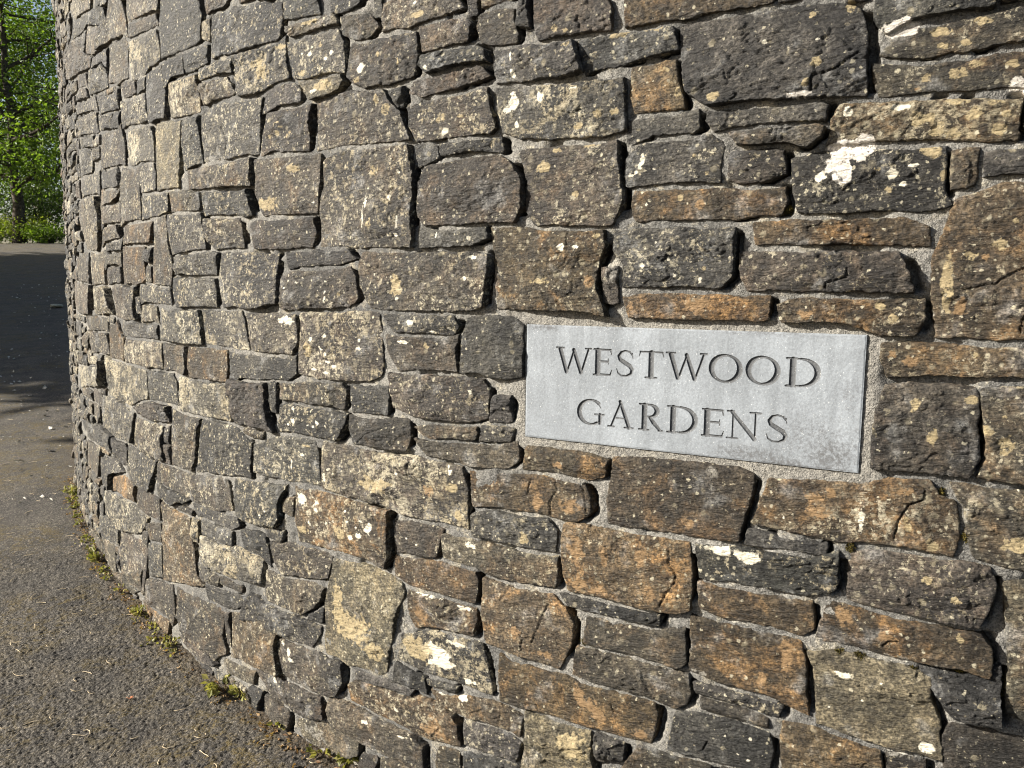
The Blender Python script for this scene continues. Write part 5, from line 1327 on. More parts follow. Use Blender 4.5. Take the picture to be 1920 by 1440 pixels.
b1 1742 2496 1992 2499 1989 2709 1744 2712
b2 -5773 2507 -5531 2508 -5538 2611 -5775 2608
g3 -4078 2511 -3991 2512 -3989 2548 -4085 2545
g1 -2065 2513 -1998 2505 -2000 2539 -2077 2534
b2 -1601 2511 -1570 2513 -1571 2598 -1573 2683 -1601 2682 -1612 2596
b2 -1370 2511 -1327 2512 -1331 2595 -1333 2680 -1376 2677 -1373 2594
g2 -6601 2524 -6394 2524 -6390 2723 -6595 2731
g2 -2111 2517 -2085 2517 -2076 2583 -2109 2590
b1 -1775 2520 -1731 2525 -1729 2568 -1776 2569
g3 -1463 2516 -1387 2517 -1377 2588 -1461 2586
g3 -286 2520 -211 2521 -213 2559 -286 2558
k3 946 2517 1061 2520 1063 2685 948 2685
b1 -4344 2527 -4218 2525 -4210 2584 -4359 2580
b3 -4209 2526 -4091 2528 -4088 2603 -4202 2604
g2 -3659 2526 -3559 2525 -3554 2578 -3665 2575
b1 -2155 2532 -2120 2530 -2124 2599 -2154 2594
g3 -1086 2528 -1021 2530 -961 2527 -959 2612 -958 2697 -1018 2698 -1083 2702 -1084 2615
g2 -442 2523 -370 2530 -372 2577 -445 2580
g2 -354 2526 -294 2528 -291 2586 -368 2593
k3 764 2530 858 2530 863 2610 756 2606
g1 -5523 2540 -5438 2537 -5443 2670 -5518 2671
g2 -1867 2541 -1832 2539 -1827 2605 -1861 2604
k2 -1724 2541 -1652 2538 -1654 2618 -1718 2615
g2 84 2541 133 2538 128 2591 74 2594
g2 -6375 2551 -6237 2545 -6240 2717 -6386 2712
b1 -3981 2545 -3915 2547 -3852 2546 -3788 2545 -3777 2599 -3845 2599 -3913 2595 -3982 2595
y2 -3774 2549 -3736 2554 -3733 2593 -3770 2600
b2 -2234 2554 -2163 2554 -2160 2594 -2230 2599
b2 -2071 2543 -2005 2545 -2004 2594 -2072 2584
b3 -1902 2551 -1869 2552 -1870 2612 -1871 2672 -1898 2672 -1898 2610
g2 -821 2546 -764 2549 -706 2549 -710 2634 -710 2720 -765 2717 -823 2718 -830 2630
b2 -518 2549 -457 2545 -454 2603 -451 2662 -449 2720 -516 2720 -511 2634
b3 -104 2546 -66 2547 -61 2636 -59 2724 -109 2721 -109 2634
k2 610 2545 671 2548 673 2587 615 2594
r2 1336 2552 1431 2544 1430 2718 1342 2713
b2 -4084 2557 -3996 2554 -3988 2601 -4082 2595
y2 -1564 2557 -1510 2556 -1509 2619 -1565 2621
b2 -911 2557 -855 2557 -841 2643 -916 2635
g3 -201 2563 -127 2562 -121 2610 -209 2607
b3 -49 2561 1 2560 -2 2619 -3 2679 -51 2683 -52 2620
y3 1073 2559 1212 2557 1208 2659 1071 2654
k3 1676 2560 1726 2565 1728 2687 1678 2693
b1 -5430 2567 -5091 2569 -5094 2700 -5435 2695
k2 -2405 2566 -2349 2559 -2344 2634 -2403 2639
y3 -2309 2566 -2239 2572 -2243 2628 -2319 2632
b1 -1941 2563 -1910 2565 -1906 2629 -1941 2627
g3 -285 2564 -216 2567 -215 2638 -282 2641
b2 236 2568 338 2574 342 2674 240 2668
b3 677 2570 752 2569 750 2644 676 2643
y2 872 2570 940 2575 938 2686 872 2693
b2 1221 2573 1333 2575 1325 2671 1221 2664
y2 -3728 2580 -3667 2581 -3667 2631 -3721 2628
g3 -1995 2578 -1947 2584 -1948 2667 -1948 2752 -1994 2749 -1994 2661
y3 -1823 2580 -1736 2576 -1723 2623 -1823 2616
b2 -705 2583 -602 2574 -600 2628 -598 2681 -694 2684
g1 7 2577 70 2576 64 2644 4 2645
k3 135 2579 228 2581 234 2674 136 2678
k3 -5083 2586 -5043 2586 -5038 2714 -5084 2722
b1 -4358 2589 -4208 2590 -4213 2656 -4348 2661
b1 -3660 2590 -3599 2588 -3527 2583 -3537 2650 -3601 2646 -3669 2646
g1 -954 2588 -921 2589 -916 2694 -951 2686
r3 -445 2587 -376 2585 -368 2629 -446 2625
y3 347 2585 407 2589 464 2588 460 2643 406 2642 353 2642
y1 467 2590 536 2593 544 2670 460 2673
g2 -2638 2598 -2558 2597 -2560 2636 -2644 2640
b1 -2118 2597 -2060 2598 -2004 2606 -2003 2645 -2109 2653
b2 -1461 2604 -1383 2597 -1378 2692 -1460 2703
y3 -356 2597 -287 2598 -295 2683 -367 2678
g1 82 2598 129 2599 127 2660 85 2663
y3 623 2598 671 2600 673 2663 618 2666
g1 -4623 2609 -4394 2614 -4395 2741 -4619 2742
g3 -4197 2610 -4109 2611 -4106 2642 -4198 2641
b2 -4100 2610 -3901 2603 -3903 2657 -4097 2656
k1 -3896 2611 -3840 2611 -3786 2607 -3781 2668 -3889 2670
g3 -3780 2605 -3734 2606 -3735 2682 -3774 2679
g1 -2474 2612 -2412 2610 -2416 2646 -2469 2646
y2 -2236 2606 -2174 2607 -2121 2613 -2121 2674 -2225 2683
g1 -1648 2609 -1609 2605 -1608 2667 -1606 2732 -1646 2733 -1646 2667
g1 -1502 2606 -1470 2606 -1472 2659 -1472 2714 -1500 2707
g3 -5771 2619 -5527 2624 -5531 2751 -5769 2743
g2 -5031 2623 -4817 2615 -4827 2722 -5033 2715
b1 -3525 2610 -3422 2618 -3417 2654 -3519 2647
k1 -2754 2624 -2701 2622 -2648 2624 -2653 2659 -2759 2665
y2 -2514 2619 -2478 2625 -2476 2684 -2507 2695
g1 -1863 2622 -1827 2614 -1829 2701 -1830 2788 -1864 2794 -1863 2707
b2 -588 2621 -518 2623 -520 2672 -594 2671
k1 -209 2617 -117 2620 -118 2675 -202 2674
g2 756 2612 840 2619 840 2703 765 2702
g2 -5967 2630 -5787 2625 -5785 2722 -5965 2727
g3 -1824 2631 -1756 2631 -1687 2635 -1692 2715 -1694 2797 -1759 2798 -1826 2797 -1823 2712
b3 -1684 2631 -1656 2633 -1656 2698 -1685 2696
g2 -1555 2627 -1513 2630 -1512 2701 -1563 2693
g1 -1259 2624 -1155 2624 -1154 2684 -1156 2743 -1157 2803 -1256 2805 -1251 2714
y3 546 2626 614 2626 610 2703 548 2693
g3 -6146 2637 -5978 2634 -5981 2773 -6143 2767
g1 -3725 2636 -3676 2643 -3669 2675 -3728 2676
g2 -3413 2634 -3328 2636 -3328 2677 -3404 2680
g2 -2551 2636 -2519 2641 -2524 2702 -2555 2702
k2 -2337 2640 -2236 2636 -2242 2681 -2344 2679
b2 -1938 2639 -1908 2641 -1909 2728 -1905 2818 -1939 2816 -1939 2725
g2 -1143 2637 -1088 2635 -1092 2724 -1148 2724
g3 -447 2640 -373 2638 -372 2700 -374 2763 -446 2756 -442 2698
b2 1437 2640 1645 2638 1646 2742 1436 2734
y2 -4811 2652 -4747 2646 -4752 2852 -4810 2861
g1 -4206 2642 -4106 2653 -4112 2691 -4196 2690
b2 -3322 2651 -3294 2647 -3288 2731 -3324 2721
g2 -2646 2651 -2558 2650 -2565 2693 -2641 2683
k3 -2409 2643 -2354 2643 -2354 2716 -2396 2718
y1 -1324 2642 -1261 2647 -1260 2748 -1321 2749
k2 -915 2650 -829 2652 -828 2692 -911 2684
y1 -280 2647 -212 2649 -212 2707 -213 2765 -278 2769 -284 2709
g2 14 2647 74 2650 73 2713 10 2719
g2 348 2646 431 2652 431 2710 433 2765 351 2768 339 2706
g3 -6234 2658 -6149 2660 -6155 2865 -6235 2873
r3 -3668 2655 -3591 2659 -3520 2657 -3448 2659 -3441 2685 -3513 2687 -3586 2689 -3658 2691
b3 -2471 2662 -2418 2655 -2415 2689 -2475 2694
y1 -2115 2656 -2058 2661 -2003 2660 -1999 2728 -2054 2730 -2110 2731
g2 682 2658 750 2659 747 2710 677 2709
g2 -4385 2659 -4214 2664 -4211 2723 -4390 2720
g1 -4099 2667 -3937 2667 -3939 2706 -4106 2713
y2 -3931 2664 -3897 2666 -3903 2741 -3937 2743
g2 -2806 2672 -2726 2671 -2646 2674 -2654 2748 -2727 2743 -2797 2742
g2 78 2672 131 2667 132 2709 78 2714
y1 624 2670 662 2664 672 2723 618 2716
y1 1065 2672 1203 2668 1207 2767 1066 2774
g2 -5525 2680 -5448 2683 -5446 2844 -5525 2849
b2 -4744 2681 -4635 2682 -4633 2887 -4737 2883
b1 -3890 2680 -3781 2679 -3784 2748 -3840 2747 -3899 2748
k1 -1898 2678 -1870 2680 -1872 2767 -1875 2854 -1894 2853 -1899 2766
b1 -593 2684 -521 2678 -520 2717 -596 2720
r3 -206 2677 -128 2677 -123 2763 -206 2756
b2 242 2677 322 2677 333 2740 328 2803 234 2794 238 2737
b2 440 2678 497 2678 499 2738 436 2737
g3 514 2678 541 2681 541 2762 542 2844 504 2848 508 2762
y3 1220 2680 1333 2683 1325 2803 1226 2802
y1 -3775 2685 -3668 2694 -3670 2748 -3778 2752
g1 -3436 2690 -3330 2688 -3327 2758 -3431 2753
b3 -2348 2685 -2288 2686 -2231 2685 -2235 2747 -2341 2753
y1 -2217 2688 -2122 2687 -2120 2719 -2227 2724
b2 -1598 2688 -1570 2693 -1573 2787 -1598 2794 -1602 2741
y2 -1374 2692 -1327 2688 -1328 2783 -1375 2786
b1 -696 2691 -604 2694 -602 2756 -706 2758
y2 -361 2685 -293 2691 -295 2777 -297 2863 -368 2862 -362 2773
g1 -52 2688 -3 2688 -1 2740 0 2793 -48 2794
y1 137 2684 233 2684 229 2784 143 2790
y2 -4204 2695 -4108 2706 -4112 2765 -4210 2761
b3 -3659 2697 -3582 2698 -3500 2696 -3500 2762 -3580 2769 -3664 2776
y3 -3491 2700 -3442 2703 -3440 2734 -3492 2740
y2 -2644 2700 -2556 2694 -2560 2740 -2642 2739
y1 -2518 2700 -2413 2697 -2406 2759 -2510 2757
g1 -952 2699 -892 2699 -832 2700 -834 2783 -829 2873 -891 2870 -948 2874 -952 2785
y3 845 2698 928 2696 927 2738 847 2739
y2 939 2694 1059 2701 1062 2771 930 2775
g1 1655 2701 1724 2699 1733 2906 1665 2908
b3 -5432 2710 -5093 2716 -5088 2918 -5429 2923
b1 -2879 2709 -2810 2703 -2815 2770 -2877 2772
y1 -1686 2707 -1653 2706 -1649 2810 -1690 2813
b2 -1566 2713 -1506 2711 -1508 2763 -1561 2770
g1 -1457 2708 -1380 2716 -1378 2745 -1464 2746
b2 -1077 2708 -1021 2710 -965 2706 -958 2755 -1020 2757 -1083 2760
b3 547 2707 613 2706 608 2813 551 2814
k2 755 2704 837 2710 839 2811 755 2803
g1 -4101 2723 -3941 2722 -3943 2750 -4106 2746
b1 -2553 2720 -2523 2721 -2518 2793 -2555 2793
y2 -1504 2719 -1469 2722 -1470 2782 -1465 2840 -1510 2840 -1512 2777
b1 84 2722 133 2724 130 2782 126 2841 74 2842 78 2781
b3 675 2717 753 2718 753 2787 681 2788
g1 1739 2718 1992 2716 1988 2824 1743 2818
b1 -6380 2731 -6236 2735 -6243 2893 -6378 2894
y1 -5079 2730 -4834 2734 -4830 2827 -5075 2824
g1 -4381 2725 -4213 2733 -4213 2755 -4375 2760
b1 -2951 2732 -2888 2728 -2886 2777 -2954 2779
b2 -2398 2727 -2349 2730 -2348 2802 -2404 2802
r1 -2223 2728 -2134 2728 -2130 2777 -2222 2786
b2 -1149 2729 -1087 2734 -1090 2783 -1139 2788
k1 -826 2730 -769 2730 -709 2728 -708 2793 -769 2788 -828 2789
g3 -593 2725 -493 2727 -486 2824 -591 2831
k3 -478 2728 -454 2731 -451 2814 -449 2894 -486 2902 -480 2813
b1 -110 2726 -58 2725 -62 2788 -63 2855 -110 2851 -114 2788
b3 4 2727 68 2722 68 2811 4 2811
y2 616 2733 673 2734 674 2806 617 2807
g2 1342 2730 1429 2725 1426 2826 1341 2834
k3 -6597 2736 -6393 2736 -6392 2952 -6596 2943
k1 -5967 2736 -5783 2738 -5783 2907 -5974 2911
g2 -2128 2739 -2072 2739 -2019 2736 -2018 2777 -2120 2782
g1 -1645 2742 -1612 2741 -1614 2799 -1617 2857 -1638 2858 -1641 2801
y2 -4621 2752 -4387 2755 -4394 2844 -4619 2853
y3 -3494 2753 -3439 2749 -3439 2818 -3494 2823
g2 -3009 2751 -2961 2745 -2959 2796 -3010 2804
b1 -2795 2749 -2730 2751 -2665 2754 -2664 2806 -2736 2807 -2805 2811
b3 -2647 2747 -2562 2749 -2560 2821 -2658 2824
b2 436 2749 498 2748 499 2789 432 2786
g2 844 2744 913 2748 911 2801 845 2800
b2 1445 2754 1651 2754 1643 2963 1436 2961
g2 -5775 2760 -5536 2764 -5536 2887 -5767 2891
k2 -4106 2757 -3995 2755 -3990 2805 -4102 2810
k1 -3987 2755 -3912 2754 -3840 2759 -3768 2759 -3770 2806 -3840 2808 -3911 2810 -3983 2814
g3 -3755 2757 -3672 2759 -3670 2832 -3776 2831
b1 -2341 2759 -2286 2759 -2231 2755 -2231 2793 -2286 2788 -2342 2784
b1 -2010 2756 -1956 2756 -1949 2801 -2016 2802
b3 -1463 2760 -1383 2765 -1381 2836 -1457 2840
g2 -1324 2764 -1261 2756 -1264 2854 -1319 2861
g3 -4379 2766 -4150 2767 -4152 2812 -4385 2814
y3 -3436 2770 -3343 2767 -3346 2842 -3427 2842
b2 -3074 2768 -3019 2774 -3018 2799 -3083 2799
b1 -2515 2766 -2413 2767 -2410 2833 -2510 2830
k1 -1077 2768 -1020 2771 -961 2772 -958 2841 -1027 2828 -1088 2824
g1 -696 2766 -596 2765 -600 2826 -599 2891 -708 2894 -703 2829
g1 -443 2767 -370 2773 -375 2826 -441 2834
b1 -207 2769 -124 2767 -124 2847 -208 2847
b1 -6137 2779 -5978 2786 -5980 2882 -6135 2874
g1 -4141 2771 -4107 2785 -4113 2837 -4148 2841
g2 -3656 2782 -3542 2775 -3556 2833 -3657 2834
k2 -2877 2777 -2807 2780 -2806 2815 -2875 2818
g1 -1561 2778 -1516 2785 -1517 2883 -1565 2874
g1 -289 2776 -207 2780 -215 2865 -282 2863
b1 339 2772 426 2784 433 2858 336 2857
g1 920 2781 1055 2781 1063 2880 915 2877
y2 1066 2782 1203 2776 1205 2948 1068 2953
g3 -3343 2792 -3285 2790 -3227 2788 -3231 2860 -3283 2861 -3336 2862
r1 -3149 2788 -3087 2776 -3093 2837 -3153 2844
b2 -2956 2788 -2885 2788 -2892 2817 -2954 2818
y1 -2217 2794 -2144 2789 -2070 2791 -2068 2833 -2146 2836 -2224 2835
k2 -2068 2786 -2023 2785 -2020 2837 -2057 2841
k3 -3538 2793 -3500 2805 -3502 2852 -3540 2848
b1 -3222 2797 -3161 2799 -3161 2865 -3219 2861
g1 -2339 2797 -2286 2797 -2233 2796 -2229 2851 -2285 2852 -2341 2852
b2 -1866 2801 -1833 2800 -1837 2879 -1860 2880
b2 -1606 2792 -1567 2795 -1571 2855 -1571 2918 -1601 2917 -1608 2857
g1 -1375 2796 -1332 2795 -1333 2882 -1375 2877
y1 -1137 2796 -1091 2795 -1092 2860 -1085 2921 -1150 2923 -1144 2857
g1 -828 2796 -768 2800 -709 2801 -718 2861 -819 2858
g3 -56 2797 -3 2802 -2 2900 -52 2899
y2 135 2796 228 2799 223 2881 138 2883
g1 434 2797 497 2798 497 2884 498 2968 441 2972 431 2885
g3 683 2800 749 2802 753 2897 675 2901
k3 -3084 2809 -3022 2811 -2961 2811 -2962 2855 -3025 2855 -3090 2857
g3 -2399 2808 -2349 2812 -2356 2872 -2410 2873
b1 -2011 2807 -1949 2813 -1946 2846 -2014 2851
g2 -1820 2806 -1755 2810 -1696 2816 -1698 2873 -1700 2930 -1761 2928 -1827 2931 -1826 2869
g2 -1249 2808 -1156 2808 -1154 2865 -1257 2862
g2 242 2803 324 2806 331 2870 230 2867
k2 846 2813 910 2810 911 2867 913 2924 849 2926 844 2869
b2 -4379 2819 -4244 2815 -4246 2851 -4400 2855
g3 -4227 2817 -4152 2820 -4155 2851 -4239 2846
g1 -4104 2818 -4000 2815 -4005 2891 -4104 2891
y2 -3991 2821 -3923 2820 -3856 2817 -3790 2815 -3793 2892 -3860 2890 -3927 2888 -3997 2888
g2 -2797 2817 -2732 2818 -2666 2818 -2662 2889 -2734 2889 -2809 2893
y1 -1944 2822 -1912 2823 -1914 2883 -1913 2946 -1941 2948 -1939 2882
g2 -1692 2820 -1655 2817 -1655 2866 -1692 2864
g2 11 2817 68 2823 68 2881 69 2940 9 2945 8 2881
g1 547 2822 609 2821 671 2821 665 2867 609 2869 556 2872
b2 756 2814 836 2815 836 2897 755 2901
k1 1226 2817 1333 2817 1323 3031 1218 3029
g2 -2955 2824 -2884 2827 -2812 2825 -2813 2871 -2884 2867 -2957 2869
b1 -2647 2828 -2586 2827 -2519 2820 -2519 2905 -2585 2902 -2654 2901
b1 1743 2829 1991 2834 1987 2925 1744 2931
b3 -5081 2843 -4818 2836 -4827 3050 -5074 3047
y2 -3782 2839 -3704 2839 -3625 2839 -3547 2839 -3549 2901 -3628 2902 -3706 2901 -3784 2902
y3 -3496 2831 -3436 2840 -3441 2901 -3488 2903
b2 -2517 2837 -2423 2834 -2418 2870 -2513 2872
g2 -1086 2838 -1032 2840 -974 2842 -978 2913 -1083 2912
k3 -594 2838 -490 2833 -495 2898 -492 2959 -594 2964 -592 2897
g3 -443 2843 -370 2839 -374 2877 -444 2879
y3 1343 2839 1432 2843 1428 2963 1344 2963
g1 -3432 2852 -3352 2850 -3355 2921 -3434 2922
y2 -3151 2850 -3097 2845 -3086 2909 -3154 2912
g2 -2224 2845 -2131 2849 -2127 2921 -2218 2920
b1 -2128 2842 -2070 2846 -2017 2851 -2022 2907 -2123 2908
g1 -1497 2846 -1439 2850 -1382 2853 -1379 2917 -1440 2917 -1510 2921
b2 78 2846 128 2849 133 2954 70 2955
y2 -5524 2862 -5437 2866 -5440 2994 -5523 2993
g1 -4622 2861 -4280 2862 -4285 2959 -4622 2957
b1 -4275 2857 -4114 2855 -4116 2931 -4273 2921
r1 -3538 2860 -3501 2861 -3500 2924 -3545 2927
y2 -2339 2856 -2249 2861 -2250 2911 -2337 2912
y1 -2005 2858 -1947 2864 -1947 2895 -2012 2901
g2 -1904 2856 -1868 2861 -1873 2921 -1907 2921
y2 -197 2856 -136 2856 -78 2855 -76 2916 -138 2918 -203 2925
y1 502 2857 543 2854 535 2920 504 2917
y1 -4809 2870 -4757 2874 -4755 3002 -4814 2999
g2 -3341 2867 -3262 2867 -3182 2866 -3170 2900 -3261 2897 -3348 2902
g2 -3086 2863 -3021 2868 -2962 2872 -2961 2901 -3019 2899 -3076 2900
y1 -1648 2862 -1607 2866 -1613 2963 -1637 2970
b3 -1322 2869 -1248 2867 -1175 2864 -1167 2921 -1246 2916 -1326 2918
g3 -819 2868 -717 2869 -710 2925 -767 2922 -820 2922
g1 -360 2869 -284 2871 -208 2873 -215 2923 -290 2920 -364 2916
g1 337 2868 414 2867 424 2926 423 2985 339 2992 329 2931
y1 -6231 2882 -6146 2876 -6154 3012 -6231 3014
b3 -2956 2878 -2886 2880 -2817 2880 -2812 2914 -2883 2918 -2954 2926
b2 -2510 2878 -2432 2879 -2354 2880 -2347 2904 -2429 2906 -2513 2909
k2 -1689 2882 -1651 2885 -1653 2983 -1693 2972
g2 -972 2883 -901 2882 -830 2885 -832 2923 -902 2921 -979 2925
b3 229 2876 315 2879 320 2954 231 2953
y2 546 2879 608 2877 670 2875 670 2960 672 3048 611 3047 549 3050 547 2963
b2 -6139 2889 -5984 2895 -5986 3098 -6140 3101
r1 -1859 2887 -1834 2886 -1832 2956 -1866 2956
b1 -1565 2882 -1517 2885 -1514 2945 -1510 3008 -1561 3012 -1562 2948
b3 -442 2889 -370 2884 -366 2933 -438 2932
b3 135 2891 222 2887 224 2954 142 2954
g2 918 2884 1023 2885 1028 2988 925 2992
g1 -5772 2899 -5554 2903 -5547 3031 -5774 3030
y3 -4740 2903 -4636 2901 -4638 3110 -4739 3105
b2 -4113 2897 -3955 2895 -3950 2933 -4105 2942
y1 -3937 2897 -3861 2897 -3786 2895 -3797 2960 -3871 2960 -3950 2964
g3 -2801 2898 -2731 2901 -2660 2899 -2668 2931 -2735 2928 -2806 2929
g2 -707 2900 -597 2905 -597 2944 -704 2941
b2 -6377 2907 -6238 2913 -6240 3074 -6380 3079
g1 -3786 2910 -3723 2912 -3661 2914 -3597 2914 -3604 2980 -3690 2981 -3775 2982
g3 -3493 2905 -3440 2904 -3437 2945 -3486 2955
g3 -3337 2909 -3274 2907 -3211 2905 -3210 2966 -3277 2968 -3343 2972
y2 -3199 2907 -3161 2909 -3157 2988 -3202 2983
g1 -3077 2907 -3017 2912 -2959 2914 -2966 2939 -3021 2937 -3078 2942
k3 -2648 2909 -2581 2914 -2516 2914 -2518 2971 -2587 2967 -2659 2974
b1 -2015 2907 -1953 2904 -1950 2938 -2013 2943
g1 -1376 2911 -1333 2904 -1330 2985 -1376 2981
b3 -72 2907 3 2909 0 2959 -76 2958
g2 683 2908 762 2907 840 2907 838 2994 759 2988 677 2985
g1 -5971 2919 -5781 2916 -5780 3123 -5970 3130
y2 -3588 2914 -3552 2923 -3548 2975 -3598 2981
b1 -3152 2924 -3086 2921 -3091 2962 -3155 2954
b3 -2511 2918 -2442 2919 -2372 2918 -2301 2919 -2298 2945 -2370 2947 -2440 2948 -2512 2949
y1 -2295 2916 -2227 2924 -2235 2968 -2287 2974
g1 -2122 2916 -2019 2926 -2021 2955 -2123 2959
g2 -1076 2919 -986 2922 -979 3006 -975 3092 -1078 3094 -1079 3007
b2 -480 2909 -449 2921 -448 2982 -491 2976
y2 1656 2920 1728 2919 1731 3125 1664 3133
b2 -5429 2926 -5191 2935 -5188 3139 -5429 3135
b2 -5185 2933 -5087 2927 -5097 3060 -5183 3053
k2 -4272 2927 -4128 2931 -4130 2967 -4270 2974
g3 -3429 2930 -3347 2926 -3346 2997 -3436 3000
k3 -2946 2932 -2879 2929 -2813 2927 -2811 3004 -2881 3002 -2957 3006
g2 -2216 2928 -2131 2935 -2128 2957 -2227 2958
k2 -1905 2926 -1872 2929 -1870 2987 -1868 3050 -1907 3048 -1903 2988
g2 -1604 2931 -1572 2932 -1575 3012 -1606 3005
g2 -1504 2926 -1441 2930 -1382 2929 -1382 2987 -1383 3048 -1443 3050 -1500 3052 -1502 2991
b1 -1324 2933 -1247 2925 -1249 2969 -1324 2967
y2 -1245 2926 -1167 2930 -1086 2930 -1089 3016 -1089 3098 -1162 3097 -1238 3097 -1241 3010
b3 -968 2930 -912 2933 -859 2935 -862 3014 -862 3098 -966 3100 -969 3015
k1 -854 2926 -796 2925 -738 2924 -741 3000 -797 2998 -855 2997
g1 -358 2929 -288 2932 -221 2931 -154 2930 -83 2926 -81 2987 -83 3045 -153 3047 -223 3049 -292 3051 -362 3053 -362 2993
g3 506 2926 539 2929 540 3030 506 3034
g1 -2808 2937 -2734 2939 -2666 2938 -2666 2983 -2732 2980 -2801 2981
b1 -1821 2938 -1762 2940 -1701 2941 -1697 3001 -1760 2998 -1823 3000
g2 -441 2936 -375 2943 -371 3002 -441 3003
b1 850 2936 912 2936 907 2993 846 2995
g1 1743 2942 1988 2940 1989 3074 1736 3064
b2 -4122 2946 -3992 2943 -3989 3018 -4123 3021
b1 -3075 2950 -3019 2950 -2956 2941 -2960 2991 -3021 2990 -3086 2989
y2 -730 2949 -668 2950 -610 2951 -610 3008 -608 3067 -672 3068 -735 3070 -732 3010
g2 -6605 2958 -6393 2965 -6389 3123 -6601 3128
y3 -3541 2959 -3440 2958 -3438 3063 -3549 3061
k3 -2510 2957 -2437 2960 -2368 2959 -2299 2959 -2298 3017 -2297 3075 -2296 3134 -2366 3131 -2436 3129 -2512 3133 -2516 3044
y1 -2014 2951 -1912 2955 -1914 3028 -1915 3100 -1917 3173 -2005 3174 -2009 3102 -2012 3031
y1 9 2957 77 2962 140 2963 204 2963 267 2960 331 2964 331 3057 266 3059 201 3059 137 3059 72 3057 3 3061
b3 1039 2958 1213 2962 1204 3172 1041 3166
y3 -4614 2971 -4283 2970 -4281 3182 -4619 3176
b2 -3985 2965 -3915 2971 -3853 2970 -3788 2964 -3790 3040 -3788 3111 -3787 3183 -3853 3181 -3919 3180 -3986 3180 -3982 3110 -3980 3041
y1 -3149 2967 -3090 2971 -3092 3043 -3091 3111 -3089 3179 -3156 3180 -3150 3107 -3149 3038
k1 -2222 2965 -2152 2968 -2086 2967 -2018 2965 -2021 3033 -2018 3103 -2087 3098 -2153 3099 -2220 3098 -2220 3032
y2 -602 2971 -549 2969 -496 2967 -492 3034 -492 3106 -599 3105 -599 3036
k2 -70 2967 3 2966 1 3071 -76 3068
b2 1437 2967 1651 2975 1646 3177 1439 3174
g3 -4270 2979 -4127 2983 -4130 3112 -4275 3104
b3 -3335 2980 -3270 2981 -3206 2981 -3208 3046 -3210 3111 -3275 3109 -3345 3111 -3340 3044
g1 -2646 2979 -2585 2980 -2523 2977 -2526 3083 -2586 3081 -2649 3083
b1 -2291 2979 -2227 2976 -2229 3074 -2295 3079
g3 -1647 2979 -1606 2978 -1609 3047 -1611 3116 -1612 3187 -1644 3190 -1644 3120 -1645 3050
b2 -1322 2979 -1252 2982 -1252 3062 -1254 3144 -1327 3154 -1325 3065
g2 425 2980 498 2981 496 3077 430 3080
k2 1343 2982 1433 2978 1431 3110 1346 3103
b3 -3778 2988 -3705 2989 -3635 2989 -3560 2984 -3568 3088 -3637 3090 -3707 3091 -3779 3094
b1 -2805 2989 -2732 2991 -2656 2990 -2661 3075 -2662 3160 -2731 3160 -2801 3164 -2804 3075
g2 -1862 2984 -1828 2988 -1831 3058 -1832 3128 -1837 3197 -1864 3201 -1865 3131 -1866 3061
g1 -1691 2990 -1649 2984 -1649 3069 -1649 3153 -1696 3163 -1691 3076
y3 -5544 2998 -5436 3000 -5439 3212 -5545 3209
g1 -3205 3002 -3157 3002 -3157 3083 -3158 3164 -3203 3176 -3202 3086
b1 -3085 3001 -3023 3002 -2963 3002 -2962 3064 -2963 3128 -3025 3129 -3085 3133 -3084 3068
b1 -1374 2994 -1333 2995 -1336 3083 -1335 3171 -1380 3174 -1377 3082
g2 336 3003 417 2994 417 3064 416 3130 337 3133 326 3068
r1 679 2996 754 3002 823 3001 891 3001 960 3001 1031 2998 1031 3062 1033 3124 962 3127 890 3129 819 3130 747 3129 673 3133 680 3066
b2 -4811 3014 -4752 3005 -4757 3182 -4812 3173
g2 -3424 3008 -3349 3006 -3348 3103 -3436 3113
b1 -2947 3009 -2877 3009 -2809 3008 -2812 3106 -2881 3107 -2956 3112
g3 -1818 3007 -1759 3009 -1699 3010 -1703 3097 -1705 3182 -1760 3180 -1826 3188 -1821 3093
g1 -855 3008 -796 3010 -742 3010 -742 3114 -797 3112 -856 3114
k1 -485 3001 -370 3013 -372 3098 -373 3184 -427 3179 -482 3177 -482 3093
g1 -6224 3019 -6158 3019 -6151 3185 -6225 3186
y2 -1601 3023 -1516 3015 -1517 3105 -1513 3194 -1608 3192 -1601 3104
b3 -4119 3027 -3986 3029 -3988 3125 -4119 3130
y1 -5766 3044 -5547 3042 -5552 3242 -5776 3252
g1 1222 3043 1326 3046 1331 3245 1223 3252
g1 -5084 3058 -4827 3059 -4825 3186 -5080 3182
g2 -1508 3058 -1446 3062 -1385 3061 -1387 3133 -1384 3202 -1384 3276 -1445 3269 -1507 3270 -1504 3198 -1507 3129
g3 -363 3058 -293 3057 -223 3056 -153 3055 -84 3054 -83 3124 -82 3193 -79 3264 -152 3267 -223 3268 -293 3268 -364 3265 -364 3196 -363 3127
g1 502 3057 590 3060 673 3058 669 3123 664 3188 588 3188 503 3197 505 3125
k2 -5180 3073 -5092 3070 -5086 3201 -5183 3197
y2 -3561 3068 -3500 3071 -3443 3071 -3439 3135 -3444 3196 -3551 3199 -3553 3134
b2 -1908 3071 -1873 3067 -1875 3138 -1878 3206 -1874 3276 -1897 3277 -1903 3208 -1906 3141
r1 13 3067 88 3070 162 3071 236 3072 316 3067 309 3158 307 3244 233 3243 159 3241 85 3240 2 3247 9 3154
b1 -736 3076 -676 3080 -611 3076 -616 3166 -616 3249 -672 3248 -727 3248 -737 3163
g2 -77 3075 3 3079 -1 3150 -4 3220 -3 3295 -70 3290 -70 3218 -73 3147
k1 1735 3083 1978 3078 1978 3290 1746 3288
r1 -6376 3089 -6237 3087 -6242 3215 -6385 3217
